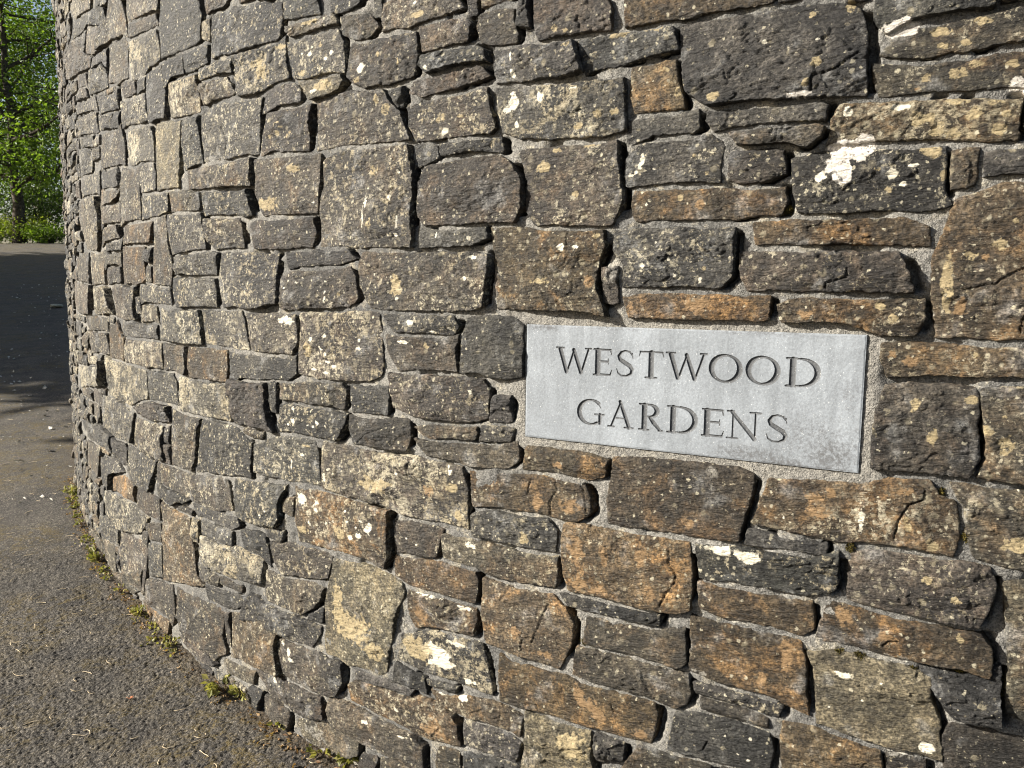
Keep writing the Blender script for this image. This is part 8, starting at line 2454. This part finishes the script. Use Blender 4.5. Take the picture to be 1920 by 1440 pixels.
T_, t_, s_ = .108, .038, .030
FOOT = lambda a, b, y=.014: [(a, y, s_), (b, y, s_)]
GL = {
    'W': [[(.11, .93, .085), (.30, .06, .075)], [(.31, .02, t_), (.515, .93, t_)], [(.50, .92, .07), (.715, .06, .075)], [(.72, .02, t_), (.925, .97, t_)], FOOT(.0, .22, .985), FOOT(.84, 1.0, .985)],
    'E': [[(.22, .07, T_), (.22, .93, T_)], [(.1, .972, t_), (.92, .972, t_)], [(.92, .97, .025), (.96, .80, .014)], [(.22, .53, t_), (.78, .53, t_)], [(.80, .63, .016), (.80, .43, .016)],
          [(.1, .028, t_), (.92, .03, t_)], [(.92, .03, .028), (1.0, .22, .012)], FOOT(.0, .4, .985), FOOT(.0, .4)],
    'S': [[(.87, .80, .02), (.74, .93, .03), (.50, .975, .03), (.28, .91, .045), (.16, .76, .06), (.24, .63, .072), (.48, .52, .08), (.74, .41, .078), (.87, .27, .066), (.80, .11, .048),
           (.58, .025, .03), (.32, .03, .026), (.14, .12, .024), (.06, .28, .012)], [(.86, .88, .022), (.90, .70, .010)]],
    'T': [[(.5, .07, T_), (.5, .93, T_)], [(.04, .968, .028), (.96, .968, .028)], [(.05, .97, .026), (.0, .80, .010)], [(.95, .97, .026), (1.0, .80, .010)], FOOT(.27, .73)],
    'O': [arc(.5, .5, .435, .478, 0, 360, .102, .036, 40, math.radians(-14))],
    'D': [[(.19, .07, T_), (.19, .93, T_)], [(.02, .972, .024), (.42, .972, .026)], arc(.42, .5, .505, .472, 90, -90, .102, .036, 26), [(.42, .028, .026), (.02, .028, .024)], FOOT(.0, .3, .985), FOOT(.0, .3)],
    'G': [arc(.52, .5, .445, .475, 48, 300, .102, .036, 30), [(.74, .09, .028), (.87, .14, .04)], [(.87, .42, .068), (.87, .08, .060)], FOOT(.68, 1.02, .43), [(.80, .86, .028), (.90, .68, .012)]],
    'A': [[(.12, .02, t_), (.48, .95, t_)], [(.46, 1.0, .060), (.84, .02, .075)], [(.25, .36, .023), (.68, .36, .023)], FOOT(.0, .25), FOOT(.66, 1.0)],
    'R': [[(.22, .07, T_), (.22, .93, T_)], [(.05, .972, t_), (.42, .972, t_)], arc(.42, .745, .33, .228, 90, -90, .098, .036, 20), [(.42, .517, t_), (.26, .517, t_)],
          [(.44, .50, .05), (.62, .30, .075), (.90, .03, .05)], FOOT(.0, .42), FOOT(.84, 1.0), FOOT(.0, .3, .985)],
    'N': [[(.17, .0, .028), (.17, .96, .028)], [(.12, .98, .06), (.83, .04, .075)], [(.84, .0, .03), (.84, .98, .03)], FOOT(.0, .2, .985), FOOT(.0, .33), FOOT(.68, 1.0, .985)],
}
STEP = 0.00072
nxp, nyp = int(PWW / STEP), int(PHH / STEP)
gx = np.linspace(0, PWW, nxp); gy = np.linspace(0, PHH, nyp)
GX, GY = np.meshgrid(gx, gy)
cut = np.zeros(GX.shape)
lid = np.zeros(GX.shape, int)
for li, (chn, x0, x1, y0, y1) in enumerate(LETTERS):
    ia, ib = np.searchsorted(gx, x0 - .006), np.searchsorted(gx, x1 + .006)
    ja, jb = np.searchsorted(gy, y0 - .006), np.searchsorted(gy, y1 + .006)
    X, Y = GX[ja:jb, ia:ib], GY[ja:jb, ia:ib]
    Hc = y1 - y0
    best = np.zeros(X.shape)
    for st in GL[chn]:
        pts = [(x0 + a * (x1 - x0), y0 + b * Hc, w * Hc) for a, b, w in st]
        for (ax, ay, aw), (bx, by, bw) in zip(pts[:-1], pts[1:]):
            L2 = (bx - ax) ** 2 + (by - ay) ** 2 + 1e-12
            t = np.clip(((X - ax) * (bx - ax) + (Y - ay) * (by - ay)) / L2, 0, 1)
            dd = np.hypot(X - ax - t * (bx - ax), Y - ay - t * (by - ay))
            best = np.maximum(best, aw + (bw - aw) * t - dd)
    cut[ja:jb, ia:ib] = np.maximum(cut[ja:jb, ia:ib], best)
    lid[ja:jb, ia:ib][best > 0] = li + 1
relief = 0.0006 * fbm(np.dstack([GX * 14, GY * 14, GX * 0]), 3) + 0.00016 * fbm(np.dstack([GX * 160, GY * 160, GX * 0]), 2)
edgd = np.minimum(np.minimum(GX, PWW - GX), np.minimum(GY, PHH - GY)) + .0012 * fbm(np.dstack([GX * 60, GY * 60, GX * 0]), 3)
relief -= 0.0010 * sstep(.0035, 0, edgd)
depth = relief - np.minimum(cut * 1.5, .0024 + .10 * cut) - .00025 * (cut > 0) * fbm(np.dstack([GX * 220, GY * 220, GX * 0]), 2)
# weather stains: (centre u,v), radius, strength
u_, v_ = GX / PWW, GY / PHH
stain = np.zeros(GX.shape)
for (a, b, ra, rb, k) in ((.93, .10, .12, .25, .85), (.80, .0, .20, .15, .85), (.60, -.03, .12, .10, .55), (.88, .22, .18, .30, .65), (.72, .06, .20, .12, .8), (.97, .55, .05, .30, .55), (.985, .9, .05, .12, .45),
                          (.06, .99, .10, .09, .85), (.30, 1.02, .25, .08, .75), (.75, 1.02, .30, .09, .8), (.87, .35, .08, .22, .35), (.02, .8, .02, .25, .3), (.99, .2, .03, .3, .6), (.90, .75, .06, .12, .3)):
    stain = np.maximum(stain, k * sstep(1.25, .1, np.hypot((u_ - a) / ra, (v_ - b) / rb)))
stain = np.maximum(stain, .3 * sstep(.005, .0, edgd))
PV = c_bl + GX[..., None] * ex + GY[..., None] * ez + (depth[..., None] + .001) * en
PV = PV.reshape(-1, 3)
pm = np.c_[np.full((PV.shape[0], 3), .065) * np.array([1.0, 1.0, 1.03]), stain.ravel()]
Q = gridfaces(nxp, nyp)
qid = lid.ravel()[Q].max(1)
plaque = tag(empty('name_plaque', tuple(c_bl + ex * PWW / 2)), 'pale grey slate plaque carved WESTWOOD GARDENS set into the curved wall', 'name plaque')
pinv = np.array(plaque.location)


def submesh(V, F, A):
    ids, ix = np.unique(F, return_inverse=True)
    return V[ids], ix.reshape(F.shape), A[ids]


V, F, A = submesh(PV, Q[qid == 0], pm)
# rim and back of the panel
ring = np.r_[np.arange(nxp), np.arange(1, nyp) * nxp + nxp - 1, (nyp - 1) * nxp + np.arange(nxp - 2, -1, -1), np.arange(nyp - 2, 0, -1) * nxp]
rv = PV[ring]; bk = rv - en * .035
nb = len(V); m = len(ring)
V = np.vstack([V, rv, bk]); A = np.vstack([A, pm[ring], pm[ring]])
a = nb + np.arange(m); b = a + m
F2 = np.stack([a, b, np.roll(b, -1), np.roll(a, -1)], -1)
build('panel', V - pinv, [F, F2], M_PLAQUE, plaque, True, dict(mark=A))
for li in range(len(LETTERS)):
    V, F, A = submesh(PV, Q[qid == li + 1], pm)
    build('carved_letter', V - pinv, F, M_LETTER, plaque, True, dict(mark=A * np.array([1, 1, 1, .5])))

# ------------------------------------------------------------------ the ground
gxs = np.r_[-90, -60, -40, spaced(-28, -6, lambda x: .35), spaced(-5.8, -2.7, lambda x: .05), spaced(-2.68, -.3, lambda x: .0075 if x < -1.9 else .0042), spaced(-.29, 0.1, lambda x: .0075), spaced(.13, 3, lambda x: .12), 4, 7, 12, 25, 60, 90]
gys = np.r_[-90, -40, -15, -6, spaced(-3, .9, lambda y: .12), spaced(1.0, 4.6, lambda y: .0042 if y < 2.9 else (.006 if y < 3.5 else .014)), spaced(4.64, 9, lambda y: .05), spaced(9.1, 32, lambda y: .3), 40, 55, 80, 130, 200]
gxs = np.unique(gxs); gys = np.unique(gys)
X, Y = np.meshgrid(gxs, gys)
q = np.dstack([X, Y, X * 0])
Z = ground_z(X, Y) + .006 * fbm(q * 2.2, 3) + .0025 * fbm(q * 40, 3) * (np.abs(X) < 4) * (Y < 6) + (.0050 * (vnoise(q * 118) - .5) + .0030 * (vnoise(q * 205 + 7) - .5)) * (np.abs(X + 1.4) < 1.5) * (Y < 3.6) * (Y > .9)
_d = np.hypot(X - CX, Y - CY).ravel() - (R + BAT * 1.1)
_f = fbm(q.reshape(-1, 3) * 22, 3)
gmark = np.c_[np.tile([.085, .062, .036], (X.size, 1)), sstep(.10, .0, _d + .05 * _f) * (_d > -.3)]
ground = tag(build('ground', np.dstack([X, Y, Z]).reshape(-1, 3), gridfaces(len(gxs), len(gys)), M_ASPHALT, None, True, dict(mark=gmark)), kind='structure')


# ------------------------------------------------------------------ leaves
def leaf_mesh(P, D, size, rng, wide=.55, fold=.25):
    """one folded four-vertex leaf at each point P, pointing along D"""
    n = len(P)
    D = D / (np.linalg.norm(D, axis=1, keepdims=True) + 1e-9)
    r = rng.normal(size=(n, 3))
    S = np.cross(D, r); S /= np.linalg.norm(S, axis=1, keepdims=True) + 1e-9
    N = np.cross(D, S)
    L = (size * (.6 + .8 * rng.random(n)))[:, None]
    a = P; b = P + D * L * .5 + S * L * wide * .5 + N * L * fold * .3
    c = P + D * L + N * L * fold * -.2; d = P + D * L * .5 - S * L * wide * .5 + N * L * fold * .3
    V = np.stack([a, b, c, d], 1).reshape(-1, 3)
    i = np.arange(n)[:, None] * 4
    F = np.vstack([i + [0, 1, 2], i + [0, 2, 3]])
    return V, F


def tube(pts, rads, k=7):
    pts = np.array(pts, float); n = len(pts)
    V = []
    for i in range(n):
        d = pts[min(i + 1, n - 1)] - pts[max(i - 1, 0)]; d /= np.linalg.norm(d) + 1e-9
        up = np.array([0, 0, 1.]) if abs(d[2]) < .9 else np.array([1., 0, 0])
        a = np.cross(d, up); a /= np.linalg.norm(a); b = np.cross(d, a)
        t = np.arange(k) / k * 2 * np.pi
        V.append(pts[i] + rads[i] * (np.cos(t)[:, None] * a + np.sin(t)[:, None] * b))
    V = np.vstack(V)
    F = []
    for i in range(n - 1):
        for j in range(k):
            F.append((i * k + j, i * k + (j + 1) % k, (i + 1) * k + (j + 1) % k, (i + 1) * k + j))
    return V, np.array(F)


def tree(name, x, y, H, cr, base, nleaf, lsize, mat, label, group, seed, lean=(0, 0), cat='tree'):
    r = np.random.default_rng(seed)
    z0 = float(ground_z(x, y))
    root = tag(empty(name, (x, y, z0)), label, cat, group)
    TV, TF, off = [], [], 0
    tips = []

    def add(p, rd, k):
        nonlocal off
        V, F = tube(p, rd, k)
        TV.append(V); TF.append(F + off); off += len(V)
    tr = [(0, 0, -.2)]
    n = 7
    for i in range(1, n + 1):
        t = i / n
        tr.append((lean[0] * t + r.normal() * .08 * H * .1, lean[1] * t + r.normal() * .08 * H * .1, H * .82 * t))
    tr = np.array(tr)
    r0 = H * .017
    add(tr, [r0 * (1.25 if i == 0 else 1 - .85 * i / n) for i in range(n + 1)], 10)
    nb = int(14 + H)
    for i in range(nb):
        t = base / H + (0.82 - base / H) * (i + .5) / nb
        k = min(int(t / .82 * n), n - 1)
        f = t / .82 * n - k
        p0 = tr[k] * (1 - f) + tr[k + 1] * f
        az = i * 2.4 + r.normal() * .4
        env = cr * (math.sin(math.pi * min(.97, max(.12, (t - base / H * .6) / (1.05 - base / H * .6)))) ** .6)
        L = env * (.75 + .4 * r.random())
        el = .25 + .6 * t + r.normal() * .15
        d = np.array([math.cos(az) * math.cos(el), math.sin(az) * math.cos(el), math.sin(el)])
        pts = [p0]
        for s in range(1, 5):
            pts.append(pts[-1] + d * L / 4 + r.normal(size=3) * L * .05 + np.array([0, 0, -.015 * L * s]))
        rb = r0 * .45 * (1 - t) + .02
        add(pts, [rb * (1 - .2 * s) for s in range(5)], 6)
        for s in range(1, 5):
            tips.append((pts[s], L))
            for w in range(3):
                dd = r.normal(size=3); dd[2] = abs(dd[2]) * .4; dd /= np.linalg.norm(dd)
                e = pts[s] + dd * L * (.18 + .22 * r.random())
                add([pts[s], (pts[s] + e) / 2 + r.normal(size=3) * .03 * L, e], [rb * .4, rb * .3, rb * .12], 4)
                tips.append((e, L))
    tips_p = np.array([t[0] for t in tips])
    build('trunk', np.vstack(TV), np.vstack(TF), M_BARK, root)
    k = r.integers(0, len(tips_p), nleaf)
    cl = r.random(len(tips_p))
    # leaf sprays of uneven density round the twigs
    keep = r.random(nleaf) < (.25 + .75 * cl[k])
    k = k[keep]
    o = r.normal(size=(len(k), 3)) * np.array([1, 1, .7]) * cr * .105
    P = tips_p[k] + o
    D = o + r.normal(size=o.shape) * cr * .08 + np.array([0, 0, -cr * .04])
    V, F = leaf_mesh(P, D, lsize, r)
    tone = np.clip(cl[k] * .6 + .4 * r.random(len(k)), 0, 1)
    build('crown', V, F, mat, root, False, dict(tint=np.repeat(np.c_[tone, tone, tone], 4, 0)))
    return root


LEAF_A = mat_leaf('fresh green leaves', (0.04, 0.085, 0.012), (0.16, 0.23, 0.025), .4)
LEAF_B = mat_leaf('dark green leaves', (0.022, 0.045, 0.010), (0.08, 0.13, 0.02), .3)  # both tree greens kept dark: shade on the trees carried in the colour
LEAF_C = mat_leaf('yellow green leaves', (0.11, 0.17, 0.02), (0.24, 0.27, 0.04), .4)
tree('broadleaf_tree', -18.6, 29.5, 13, 4.4, 2.0, 34000, .15, LEAF_A, 'bright green leafy tree nearest the wall at the end of the road', 'trees behind the road', 1)
tree('broadleaf_tree', -24.3, 31.5, 8.8, 4.4, 1.4, 24000, .15, LEAF_A, 'green leafy tree with bent dark trunk at the left edge', 'trees behind the road', 2, (2.5, 0))
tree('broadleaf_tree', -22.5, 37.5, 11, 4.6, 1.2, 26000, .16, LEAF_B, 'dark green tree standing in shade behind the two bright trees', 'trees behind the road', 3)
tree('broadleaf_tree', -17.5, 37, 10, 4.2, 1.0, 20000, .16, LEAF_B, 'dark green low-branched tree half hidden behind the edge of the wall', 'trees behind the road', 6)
# trees left of the road, out of the picture: they shade the road
_s = SUN_DIR
for i, (gx_, gy_, H, cr) in enumerate(((-5.2, 8.9, 8.5, 2.9), (-7.5, 11.6, 9, 3.2), (-10.5, 15.5, 9.5, 3.4), (-13.0, 20.5, 9.5, 3.2))):
    _k = (H * .62 - 0.4) / math.tan(SUN_ELEV)
    x, y = gx_ + _s[0] * _k, gy_ + _s[1] * _k
    tree('broadleaf_tree', x, y, H, cr, 1.6, 24000, .32, LEAF_B, 'tree beside the road left of the view, number %s along from the wall' % ('one', 'two', 'three', 'four', 'five')[i], 'roadside trees that shade the road', 20 + i)


# ------------------------------------------------------------------ hedge of low shrubs at the end of the road
def shrub(x, y, w, hgt, n, mat, label, seed, flower=False, size=.09):
    r = np.random.default_rng(seed)
    z0 = float(ground_z(x, y))
    root = tag(empty('flowering_shrub' if flower else 'shrub', (x, y, z0)), label, 'shrub', 'shrubs along the end of the road')
    st = []; off = 0; SV = []; SF = []
    ends = []
    for i in range(16):
        a = r.random() * 6.28; q = r.random() ** .5
        e = np.array([math.cos(a) * w * .5 * q, math.sin(a) * w * .35 * q, hgt * (.55 + .4 * r.random()) * (1 - .35 * q)])
        V, F = tube([(0, 0, -.05), e * np.array([.4, .4, .6]), e], [.02, .014, .006], 5)
        SV.append(V); SF.append(F + off); off += len(V); ends.append(e); ends.append(e * .7)
    build('stem', np.vstack(SV), np.vstack(SF), M_BARK, root)
    ends = np.array(ends)
    k = r.integers(0, len(ends), n)
    o = r.normal(size=(n, 3)) * np.array([w * .13, w * .1, hgt * .14])
    P = ends[k] + o; P[:, 2] = np.abs(P[:, 2])
    V, F = leaf_mesh(P, o + r.normal(size=o.shape) * .05 + [0, 0, .03], size, r)
    t = np.clip(r.random(len(k)) * .6 + P[:, 2] / hgt * .4, 0, 1)
    build('foliage', V, F, mat, root, False, dict(tint=np.repeat(np.c_[t, t, t], 4, 0)))
    if flower:
        fm = mat_simple('pink petals', (.55, .08, .16), (.75, .2, .3), 20, .1, .6)
        for e in ends[r.integers(0, len(ends), 5)]:
            pts = np.tile(e + [0, -w * .2, hgt * .12], (14, 1))
            V, F = leaf_mesh(pts, r.normal(size=(14, 3)), .12, r, .8)
            build('flower', V, F, fm, root, False)


SH = ((-20.4, 29.6, 2.2, 1.15, 3200, LEAF_C, 'yellow-green shrub with a pink flower at the left edge, end of the road', 31, True),
      (-18.7, 29.8, 2.2, 1.05, 3200, LEAF_C, 'yellow-green leafy shrub between the pink-flowered shrub and the dark one', 32, False),
      (-17.3, 29.3, 1.7, .8, 2200, LEAF_A, 'low green shrub right beside the edge of the wall', 33, False),
      (-22.6, 29.8, 2.2, 1.2, 2200, LEAF_C, 'yellow-green shrub just outside the left edge', 34, False),
      (-15.6, 29.9, 2.4, 1.2, 2000, LEAF_B, 'dark shrub hidden behind the wall', 35, False),
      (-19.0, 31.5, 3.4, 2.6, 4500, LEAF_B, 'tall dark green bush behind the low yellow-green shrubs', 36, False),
      (-16.2, 31.5, 3.0, 2.8, 3500, LEAF_A, 'tall green bush beside the wall behind the low shrubs', 37, False))
for s in SH: shrub(*s)

# ------------------------------------------------------------------ weeds and moss at the foot of the wall
WEED = mat_leaf('weed leaves', (0.10, 0.105, 0.028), (0.30, 0.27, 0.085), .25)
RED = mat_leaf('reddish dry leaves', (0.13, 0.07, 0.035), (0.30, 0.2, 0.09), .3)


def foot(s, out=0.02):
    p = wall(s, 0.1, out)
    for _ in range(4):
        p = wall(s, float(ground_z(p[0], p[1])), out)
    return p


def foot_from_px(px, py):
    """the ground point the measured weeds grow from"""
    th = math.atan(195 / 1442)
    a, b = (px - 960) / 1442, (720 - py) / 1442
    d = np.array([a, math.cos(th) + b * math.sin(th), -math.sin(th) + b * math.cos(th)])
    t = 1.0
    for _ in range(60):
        p = d * t
        t += (1.5 + p[2] - float(ground_z(p[0], p[1]))) * .6
    p = d * t; p[2] += 1.5
    return p


r = np.random.default_rng(77)
FV, FF, FT = [], [], []
off = 0
for s in r.uniform(-4.3, -1.0, 150):
    dens = vnoise(np.array([[s * 2.3, 4.2, 1.7]]))[0]
    if dens < .54: continue
    p = foot(s, .012 + abs(r.normal()) * .022)
    n = r.integers(4, 11)
    P = p + r.normal(size=(n, 3)) * [.012, .012, .003]
    P[:, 2] = ground_z(P[:, 0], P[:, 1]) + .003
    D = r.normal(size=(n, 3)); D[:, 2] = np.abs(D[:, 2]) * .8 + .2
    V, F = leaf_mesh(P, D, .014, r, .7)
    FV.append(V); FF.append(F + off); off += len(V)
    t = np.clip(r.random(n) , 0, 1); FT.append(np.repeat(np.c_[t, t, t], 4, 0))
tag(build('weed_fringe', np.vstack(FV), np.vstack(FF), WEED, None, False, dict(tint=np.vstack(FT))), 'thin fringe of tiny weeds along the foot of the curved wall', 'weeds', kind='stuff')
FV, FF, FT = [], [], []
off = 0
for s in r.uniform(-4.3, -1.0, 150):
    p = foot(s, .01 + abs(r.normal()) * .03)
    n = r.integers(2, 7)
    P = p + r.normal(size=(n, 3)) * [.015, .015, .002]
    P[:, 2] = ground_z(P[:, 0], P[:, 1]) + .004
    D = r.normal(size=(n, 3)); D[:, 2] = np.abs(D[:, 2]) * .25
    V, F = leaf_mesh(P, D, .014, r, .5)
    FV.append(V); FF.append(F + off); off += len(V)
    t = r.random(n); FT.append(np.repeat(np.c_[t, t, t], 4, 0))
tag(build('leaf_litter', np.vstack(FV), np.vstack(FF), RED, None, False, dict(tint=np.vstack(FT))), 'brown and reddish leaf litter caught along the foot of the wall', 'leaf litter', kind='stuff')


def weed(px, py, n, size, label, seed):
    r = np.random.default_rng(seed)
    p = foot_from_px(px, py)
    root = tag(empty('weed', tuple(p)), label, 'weed', 'weeds at the foot of the wall')
    SV, SF, off = [], [], 0
    ends = []
    for i in range(7):
        a = r.random() * 6.28
        L = size * (1.0 + r.random())
        e = np.array([math.cos(a) * L * .8, math.sin(a) * L * .8, L * (.35 + .7 * r.random())])
        V, F = tube([(0, 0, -.004), e * [.45, .45, .7], e], [.0013, .001, .0006], 5)
        SV.append(V); SF.append(F + off); off += len(V)
        ends += [e, e * .75, e * .5]
    build('stem', np.vstack(SV), np.vstack(SF), RED, root)
    ends = np.array(ends)
    k = r.integers(0, len(ends), n)
    D = ends[k] * [1, 1, .2] + r.normal(size=(n, 3)) * size * .6; D[:, 2] += size * .3
    V, F = leaf_mesh(ends[k] + r.normal(size=(n, 3)) * size * .1, D, size, r, .62)
    t = r.random(n)
    build('foliage', V, F, WEED, root, False, dict(tint=np.repeat(np.c_[t, t, t], 4, 0)))


weed(133, 925, 26, .030, 'low yellow-green weed farthest along the wall foot', 1)
weed(155, 985, 18, .022, 'small weed below the farthest one, against the orange base stone', 2)
weed(188, 1052, 44, .032, 'bright green weed tuft where the wall foot starts to turn', 3)
weed(232, 1112, 18, .018, 'sparse weed at the base below the rounded tall base stone', 4)
weed(262, 1152, 34, .024, 'pale weed beside the orange sunlit base stone', 5)
weed(322, 1212, 22, .017, 'yellowish weed in the wall foot left of the dry grass wisps', 6)
weed(420, 1298, 46, .028, 'leafy green weed on the pale footing stone', 7)
weed(457, 1308, 40, .025, 'second leafy weed just right of the one on the pale footing stone', 8)
weed(520, 1364, 20, .020, 'tiny weed sprig on the footing between two bigger weeds', 9)
weed(605, 1414, 30, .022, 'short yellow-green weed near the bottom edge of the view', 10)
weed(660, 1428, 70, .028, 'largest bright green weed, at the bottom edge under the wall', 11)

# moss cushions on the wall
MOSS = mat_simple('moss', (0.035, 0.028, 0.008), (0.14, 0.11, 0.02), 260, 1.0, 1.0, .004)


def moss(s, z, rs, rz, dep, label, seed):
    dep *= .8
    r = np.random.default_rng(seed)
    n = 420
    th = r.random(n) * 6.283; q = np.sqrt(r.random(n))
    q = q * (1 + .35 * np.sin(th * 3 + seed) * .6)
    a = np.stack([np.cos(th) * q, np.sin(th) * q], -1) * 1.15
    hh = np.clip(1 - q ** 2, 0, 1)
    P = wall(s + a[:, 0] * rs, z + a[:, 1] * rz, -.012 + hh * dep * .75)
    D = wall(s + a[:, 0] * rs * 1.5, z + a[:, 1] * rz * 1.5, .012 + hh * dep) - P
    D = D / np.linalg.norm(D, axis=1, keepdims=True) + r.normal(size=(n, 3)) * .5
    P, F = leaf_mesh(P, D, .0045, r, .55)
    p0 = wall(s, z, -.01)
    o = build('moss_cushion', P - p0, F, MOSS, None, False)
    o.location = p0
    tag(o, label, 'moss', 'moss cushions on the wall')


for i, (s, z, rs, rz, dep, lab) in enumerate(MOSSES):
    moss(s, z, rs, rz, dep, lab, i * 7 + 3)

# ------------------------------------------------------------------ things lying on the road
NEED = mat_simple('dry needles', (0.30, 0.23, 0.13), (0.55, 0.46, 0.32), 60, .1, .7)
r = np.random.default_rng(9)
SV, SF, off = [], [], 0
cnt = 0
while cnt < 210:
    y = 1.3 + 5.0 * r.random() ** 1.4
    x = r.uniform(-.72 * y, -.15 * y)
    pr = math.hypot(x - CX, y - CY)
    if pr < R + .06: continue
    cnt += 1
    L = .02 + .035 * r.random(); a = r.random() * 6.28; bend = r.normal() * .9
    pts = []
    for k in range(5):
        t = k / 4
        pts.append((x + L * t * math.cos(a + bend * t), y + L * t * math.sin(a + bend * t), 0))
    pts = np.array(pts); pts[:, 2] = ground_z(pts[:, 0], pts[:, 1]) + .0055 + .002 * r.random(5)
    w = .0010 + .0004 * r.random()
    V, F = tube(pts, [w] * 4 + [w * .5], 4)
    SV.append(V); SF.append(F + off); off += len(V)
tag(build('fallen_needles', np.vstack(SV), np.vstack(SF), NEED), 'dry tan pine needles and grass bits scattered over the asphalt', 'fallen needles', kind='stuff')

# pale petals and flakes further up the road
SV, SF, off = [], [], 0
PET = mat_simple('pale petals', (0.35, 0.33, 0.28), (0.6, 0.58, 0.5), 90, .2, .8)
for _ in range(220):
    y = 4.2 + 11 * r.random() ** 1.3; x = -y * r.uniform(.56, .72)
    if math.hypot(x - CX, y - CY) < R + .05: continue
    P = np.array([[x, y, float(ground_z(x, y)) + .008]])
    V, F = leaf_mesh(P, np.c_[r.normal(size=(1, 2)), .15], .018 + .02 * r.random(), r, .6)
    SV.append(V); SF.append(F + off); off += len(V)
tag(build('fallen_petals', np.vstack(SV), np.vstack(SF), PET, None, False), 'small pale petals and flakes scattered on the shaded road', 'petals', kind='stuff')

# one dry orange leaf
p = foot_from_px(243, 1312)
LV, LF = [], []
for i in range(7):
    a = (-1.25 + 2.5 * i / 6)
    L = .017 * (1 - .3 * abs(a) / 1.25)
    LV += [(0, 0, .001), (math.cos(a - .14) * L * .6, math.sin(a - .14) * L * .6, .0055), (math.cos(a) * L, math.sin(a) * L, .003 + .003 * (i % 2)), (math.cos(a + .14) * L * .6, math.sin(a + .14) * L * .6, .0055)]
    LF.append((4 * i, 4 * i + 1, 4 * i + 2, 4 * i + 3))
V, F = tube([(0, 0, .001), (-.008, .001, .003), (-.014, .004, .004)], [.0007, .0006, .0004], 5)
lf = tag(empty('fallen_leaf', (p[0], p[1], p[2] + .004)), 'small dry orange leaf lying on the asphalt', 'leaf')
ORG = mat_simple('dry orange leaf', (.30, .09, .03), (.52, .20, .08), 150, .2, .6)
build('leaf_blade', LV, np.array(LF), ORG, lf, False)
build('stalk', V, F, ORG, lf)

# the pale stone by the wall in the shade
p = foot_from_px(106, 576)
th = np.linspace(0, 2 * np.pi, 20, endpoint=False); ph = np.linspace(.01, math.pi - .01, 12)
TH, PHh = np.meshgrid(th, ph)
a = np.stack([np.cos(TH) * np.sin(PHh), np.sin(TH) * np.sin(PHh), np.cos(PHh)], -1)
a = a * (1 + .3 * fbm(a * 1.6 + 3, 3))[..., None] * np.array([.10, .07, .03]) + [0, 0, .022]
i = np.arange(11)[:, None] * 20; j = np.arange(20)[None]
F = np.stack([i + j, i + (j + 1) % 20, i + 20 + (j + 1) % 20, i + 20 + j], -1).reshape(-1, 4)
o = build('loose_stone', a.reshape(-1, 3), F, mat_simple('pale field stone', (.22, .21, .15), (.42, .40, .30), 30, .6))
o.location = p
tag(o, 'flat pale stone lying on the shaded road beside the wall', 'stone')
